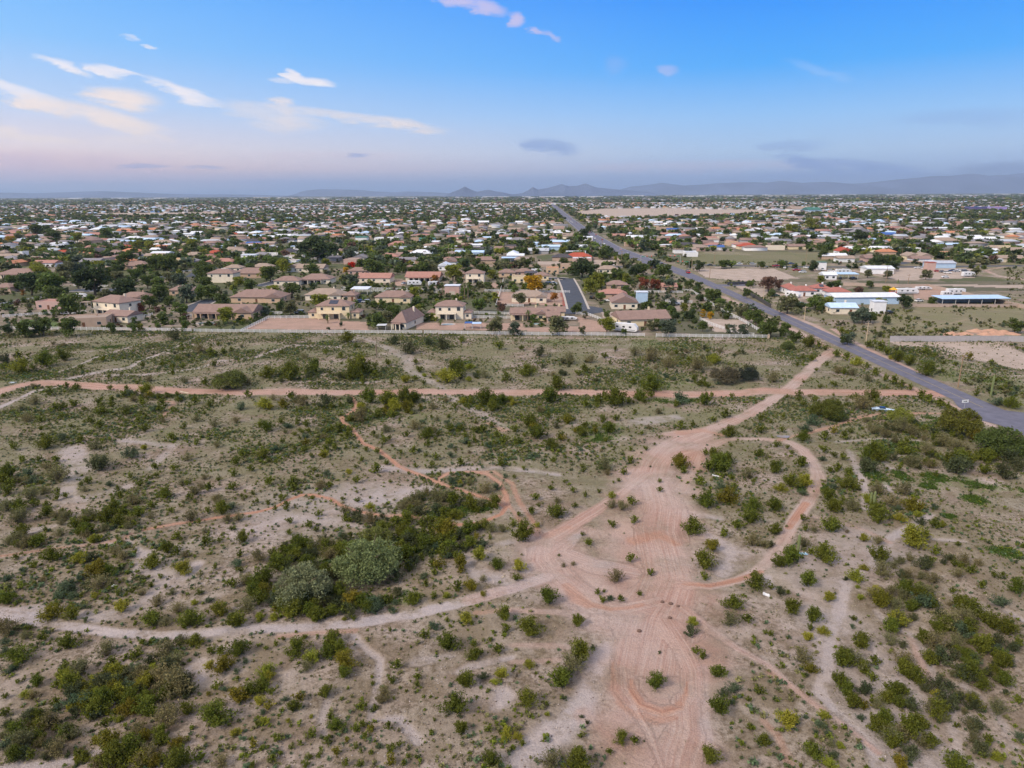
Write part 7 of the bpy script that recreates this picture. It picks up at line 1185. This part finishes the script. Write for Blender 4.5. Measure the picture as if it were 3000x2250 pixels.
# ------------------------------------------------------------------ dumped things in the desert
BW = mat('boat_shell', (.55, .70, .85), .35, noise=.1, scale=2); X, Y = P(*src('T4', 990, 745)); e = empty('dumped_boat', (X, Y, float(gz(X, Y)[0])), -.25); b = MB()
for i, (x, h) in enumerate(((-2.4, .35), (-1.2, .7), (.2, .75), (1.6, .5), (2.7, .1))): pass
st_ = [(-2.6, .75, .5), (-1.2, 1.05, .75), (.4, 1.0, .7), (1.8, .6, .55), (2.8, .08, .45)]; vs = []
for x, hw_, h in st_: vs += [(x, -hw_, h), (x, -hw_ * .5, .02), (x, hw_ * .5, .02), (x, hw_, h), (x, 0, h + .12)]
b.add(vs, [(i * 5 + q, (i + 1) * 5 + q, (i + 1) * 5 + (q + 1) % 5, i * 5 + (q + 1) % 5) for i in range(4) for q in range(5)] + [(0, 1, 2, 3, 4), (24, 23, 22, 21, 20)]); b.build('hull', BW, e)
b = MB(); b.box(-.9, .5, -.7, .7, .72, 1.05); b.build('cockpit', CARG, e); tag(e, 'broken pale blue boat shell dumped left of the bright yellow-green palo verde', 'boat')
PLK = mat('board_blue', (.35, .55, .72), .6); PW = mat('board_white', (.75, .75, .75), .6)
def junk(k, x, y, L_, W, rz, m, name, lb, cat, tilt=.25):
    X, Y = P(*src(k, x, y)); b = MB(); b.box(-L_ / 2, L_ / 2, -W / 2, W / 2, .02, .10); b.box(-L_ / 2 + .1, -L_ / 2 + .22, -W / 2, W / 2, .10, .16); b.box(L_ / 2 - .22, L_ / 2 - .1, -W / 2, W / 2, .10, .16); o = b.build(name, m, loc=(X, Y, float(gz(X, Y)[0]) + .12)); o.rotation_euler = (tilt * .5, tilt, rz); tag(o, lb, cat)
junk('M4', 305, 812, 1.6, .6, .4, PLK, 'dumped_sheet_metal', 'light blue panel dumped beside the lower saguaro', 'panel'); junk('B3', 2195, -10, .95, .55, -.3, PW, 'dumped_board', 'white board lying between dark bushes right of the clearing', 'board'); junk('M3', 1760, 138, 1.5, .35, 0, PW, 'dumped_plank', 'thin white plank on the sand inside the oval loop', 'plank')
junk('B1', 938, 890, 1.3, .9, .5, PW, 'torn_sheet', 'torn white sheet caught in the thicket at lower left', 'sheet'); junk('T1', 112, 512, 1.6, 1.2, 0, mat('crate_grey', (.35, .4, .42), .7), 'dumped_crate', 'grey crate beside the dirt road at far left', 'crate', .05); junk('T1', 1600, 592, 3.0, .5, .1, mat('pale_timber', (.6, .5, .36), .8), 'pale_timber', 'pale timber lying below the dirt road', 'timber')
junk('M1', 990, 1088, .7, .4, 0, PW, 'litter_sheet', 'small white scrap under the ochre bush at left', 'scrap')
for (k, x, y, r, lb) in (('M3', 1300, 1215, .28, 'left stone of the trio on the pink clearing'), ('M3', 1372, 1230, .34, 'middle stone of the trio on the pink clearing'), ('M3', 1435, 1250, .26, 'right stone of the trio on the pink clearing'), ('B3', 1100, 285, .34, 'brown stone below the trio on the pink clearing'), ('B3', 1365, 168, .3, 'stone between the clearing and the small loop')):
    X, Y = P(*src(k, x, y)); b = MB(); ico = [(0, 0, 1.0)] + [(math.cos(t) * .9, math.sin(t) * .9, .45 + .1 * ((i * 7) % 3)) for i, t in enumerate([j * 1.047 for j in range(6)])] + [(math.cos(t + .5) * 1.0, math.sin(t + .5) * 1.0, -.1) for t in [j * 1.047 for j in range(6)]]
    b.add([(a * r, c * r * .8, d * r) for a, c, d in ico], [(0, 1 + i, 1 + (i + 1) % 6) for i in range(6)] + [(1 + i, 7 + i, 1 + (i + 1) % 6) for i in range(6)] + [(7 + i, 7 + (i + 1) % 6, 1 + (i + 1) % 6) for i in range(6)]); o = b.build('stone', mat('brown_stone', (.14, .09, .07), .9), loc=(X, Y, float(gz(X, Y)[0]))); tag(o, lb, 'stone')
# puddle
X, Y = P(*src('T4', 135, 975)); b = MB(); b.add([(X + 1.5 * math.cos(t) * (1 + .2 * math.sin(3 * t)), Y + .9 * math.sin(t), float(gz(X, Y)[0]) + .12) for t in [i * .3142 for i in range(20)]], [tuple(range(20))]); tag(b.build('puddle', mat('puddle_water', (.26, .23, .22), .25, spec=.4)), 'small grey puddle where the oval loop meets the trail', 'puddle')
# soil heaps behind the block wall
ORS = mat('orange_soil', (.44, .26, .18), .95, noise=.15, scale=.6)
for i, (x, y, w_, h) in enumerate(((1590, 95, 150, 62), (1700, 85, 120, 40), (1800, 60, 140, 40), (1880, 90, 120, 45), (1960, 85, 130, 50), (2030, 70, 130, 45), (2110, 85, 120, 35), (1930, 55, 120, 35))):
    sx, sy = src('T4', x, y); X, Y = P(sx, sy); W = w_ / 2.9493 * mpp(Y); Hh = h / 2.9493 * mpp(Y) * .6; n = 20; g_ = np.linspace(-1, 1, n); gx, gy = np.meshgrid(g_, g_); r = np.hypot(gx, gy)
    zz = Hh * np.clip(1 - r, 0, 1) ** 1.1 * (.7 + .6 * fnoise(gx * W + i * 50, gy * W, W * .35, 3)) - .05; Vv = np.stack([gx.ravel() * W * .62 + X, gy.ravel() * W * .5 + Y, zz.ravel()], 1); q0 = (np.arange(n - 1)[:, None] * n + np.arange(n - 1)[None]).ravel(); Ff = np.stack([q0, q0 + 1, q0 + n + 1, q0 + n], 1)
    o = bpy.data.objects.new('soil_heap', np_mesh('soil_heap', Vv, Ff, [ORS], nrm_smooth=True)); link(o); tag(o, 'orange soil heap behind the grey block wall, %s from left' % ORD[[1, 2, 3, 4, 6, 7, 8, 5][i]], 'soil heap', 'orange soil heaps')
# ------------------------------------------------------------------ mountains
MT = mat('hazed_mountain_rock', (.10, .13, .21), .95, noise=.25, scale=.0008)  # blue of distant haze put into the rock colour
def ridge(name, line_, dist, thick, label):
    xs = np.array([p[0] for p in line_], float); ys_ = np.array([p[1] for p in line_], float); xi = np.linspace(xs[0], xs[-1], 260); yi = np.interp(xi, xs, ys_)
    Xr = []; Zr = []
    for a, b_ in zip(xi, yi):
        dx, dy, dz = ray(a, b_); t = dist / dy; Xr.append(dx * t); Zr.append(max(CAM_H + dz * t, 5))
    Xr = np.array(Xr); Zr = np.array(Zr); nr_ = 14; vs = []
    for j in range(nr_):
        q = j / (nr_ - 1); prof = math.sin(q * math.pi) ** 1.3 if q != .5 else 1; yy_ = dist + (q - .5) * thick; Zj = Zr * (prof if j not in (0, nr_ - 1) else 0) * (.82 + .36 * fnoise(Xr + 900 * j, np.full(len(Xr), yy_), 2600, 4)) if 0 < j < nr_ - 1 else Zr * 0 - 20
        if j == nr_ // 2: Zj = Zr * (.97 + .06 * fnoise(Xr, Xr * 0, 500, 3))
        Zj = np.minimum(Zj, Zr * 1.01); vs.append(np.stack([Xr, np.full(len(Xr), yy_), Zj], 1))
    Vv = np.concatenate(vs); m_ = len(Xr); q0 = (np.arange(nr_ - 1)[:, None] * m_ + np.arange(m_ - 1)[None]).ravel(); o = bpy.data.objects.new(name, np_mesh(name, Vv, np.stack([q0, q0 + 1, q0 + m_ + 1, q0 + m_], 1), [MT], nrm_smooth=True)); link(o); o['kind'] = 'structure'
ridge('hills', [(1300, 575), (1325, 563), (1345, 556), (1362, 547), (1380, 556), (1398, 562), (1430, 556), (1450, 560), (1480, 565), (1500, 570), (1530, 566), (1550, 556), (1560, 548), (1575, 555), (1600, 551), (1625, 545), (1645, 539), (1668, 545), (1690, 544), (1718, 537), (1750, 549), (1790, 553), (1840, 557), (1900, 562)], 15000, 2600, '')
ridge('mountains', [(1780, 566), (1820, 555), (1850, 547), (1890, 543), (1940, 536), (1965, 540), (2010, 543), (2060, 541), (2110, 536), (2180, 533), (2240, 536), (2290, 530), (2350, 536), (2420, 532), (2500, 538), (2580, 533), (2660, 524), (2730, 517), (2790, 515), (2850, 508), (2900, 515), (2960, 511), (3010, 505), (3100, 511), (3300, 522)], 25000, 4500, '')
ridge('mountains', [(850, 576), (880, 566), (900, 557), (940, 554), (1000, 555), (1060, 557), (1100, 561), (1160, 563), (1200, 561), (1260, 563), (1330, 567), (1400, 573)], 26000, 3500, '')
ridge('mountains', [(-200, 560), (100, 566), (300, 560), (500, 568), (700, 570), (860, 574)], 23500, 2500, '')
# ------------------------------------------------------------------ haze
hz_m = bpy.data.materials.new('haze_air'); hz_m.use_nodes = True; t = hz_m.node_tree; t.nodes.remove(t.nodes['Principled BSDF']); pv = t.nodes.new('ShaderNodeVolumePrincipled')
pv.inputs['Color'].default_value = (.62, .78, 1.0, 1); pv.inputs['Density'].default_value = HAZE_D; pv.inputs['Anisotropy'].default_value = .2; t.links.new(pv.outputs[0], t.nodes['Material Output'].inputs['Volume'])
b = MB(); b.box(-62000, 62000, -900, 61500, -25, 1000); o = b.build('haze', hz_m); o['kind'] = 'stuff'; o['label'] = 'thin blue haze lying over the far plain'; o['category'] = 'haze'
hz_m.cycles.homogeneous_volume = True
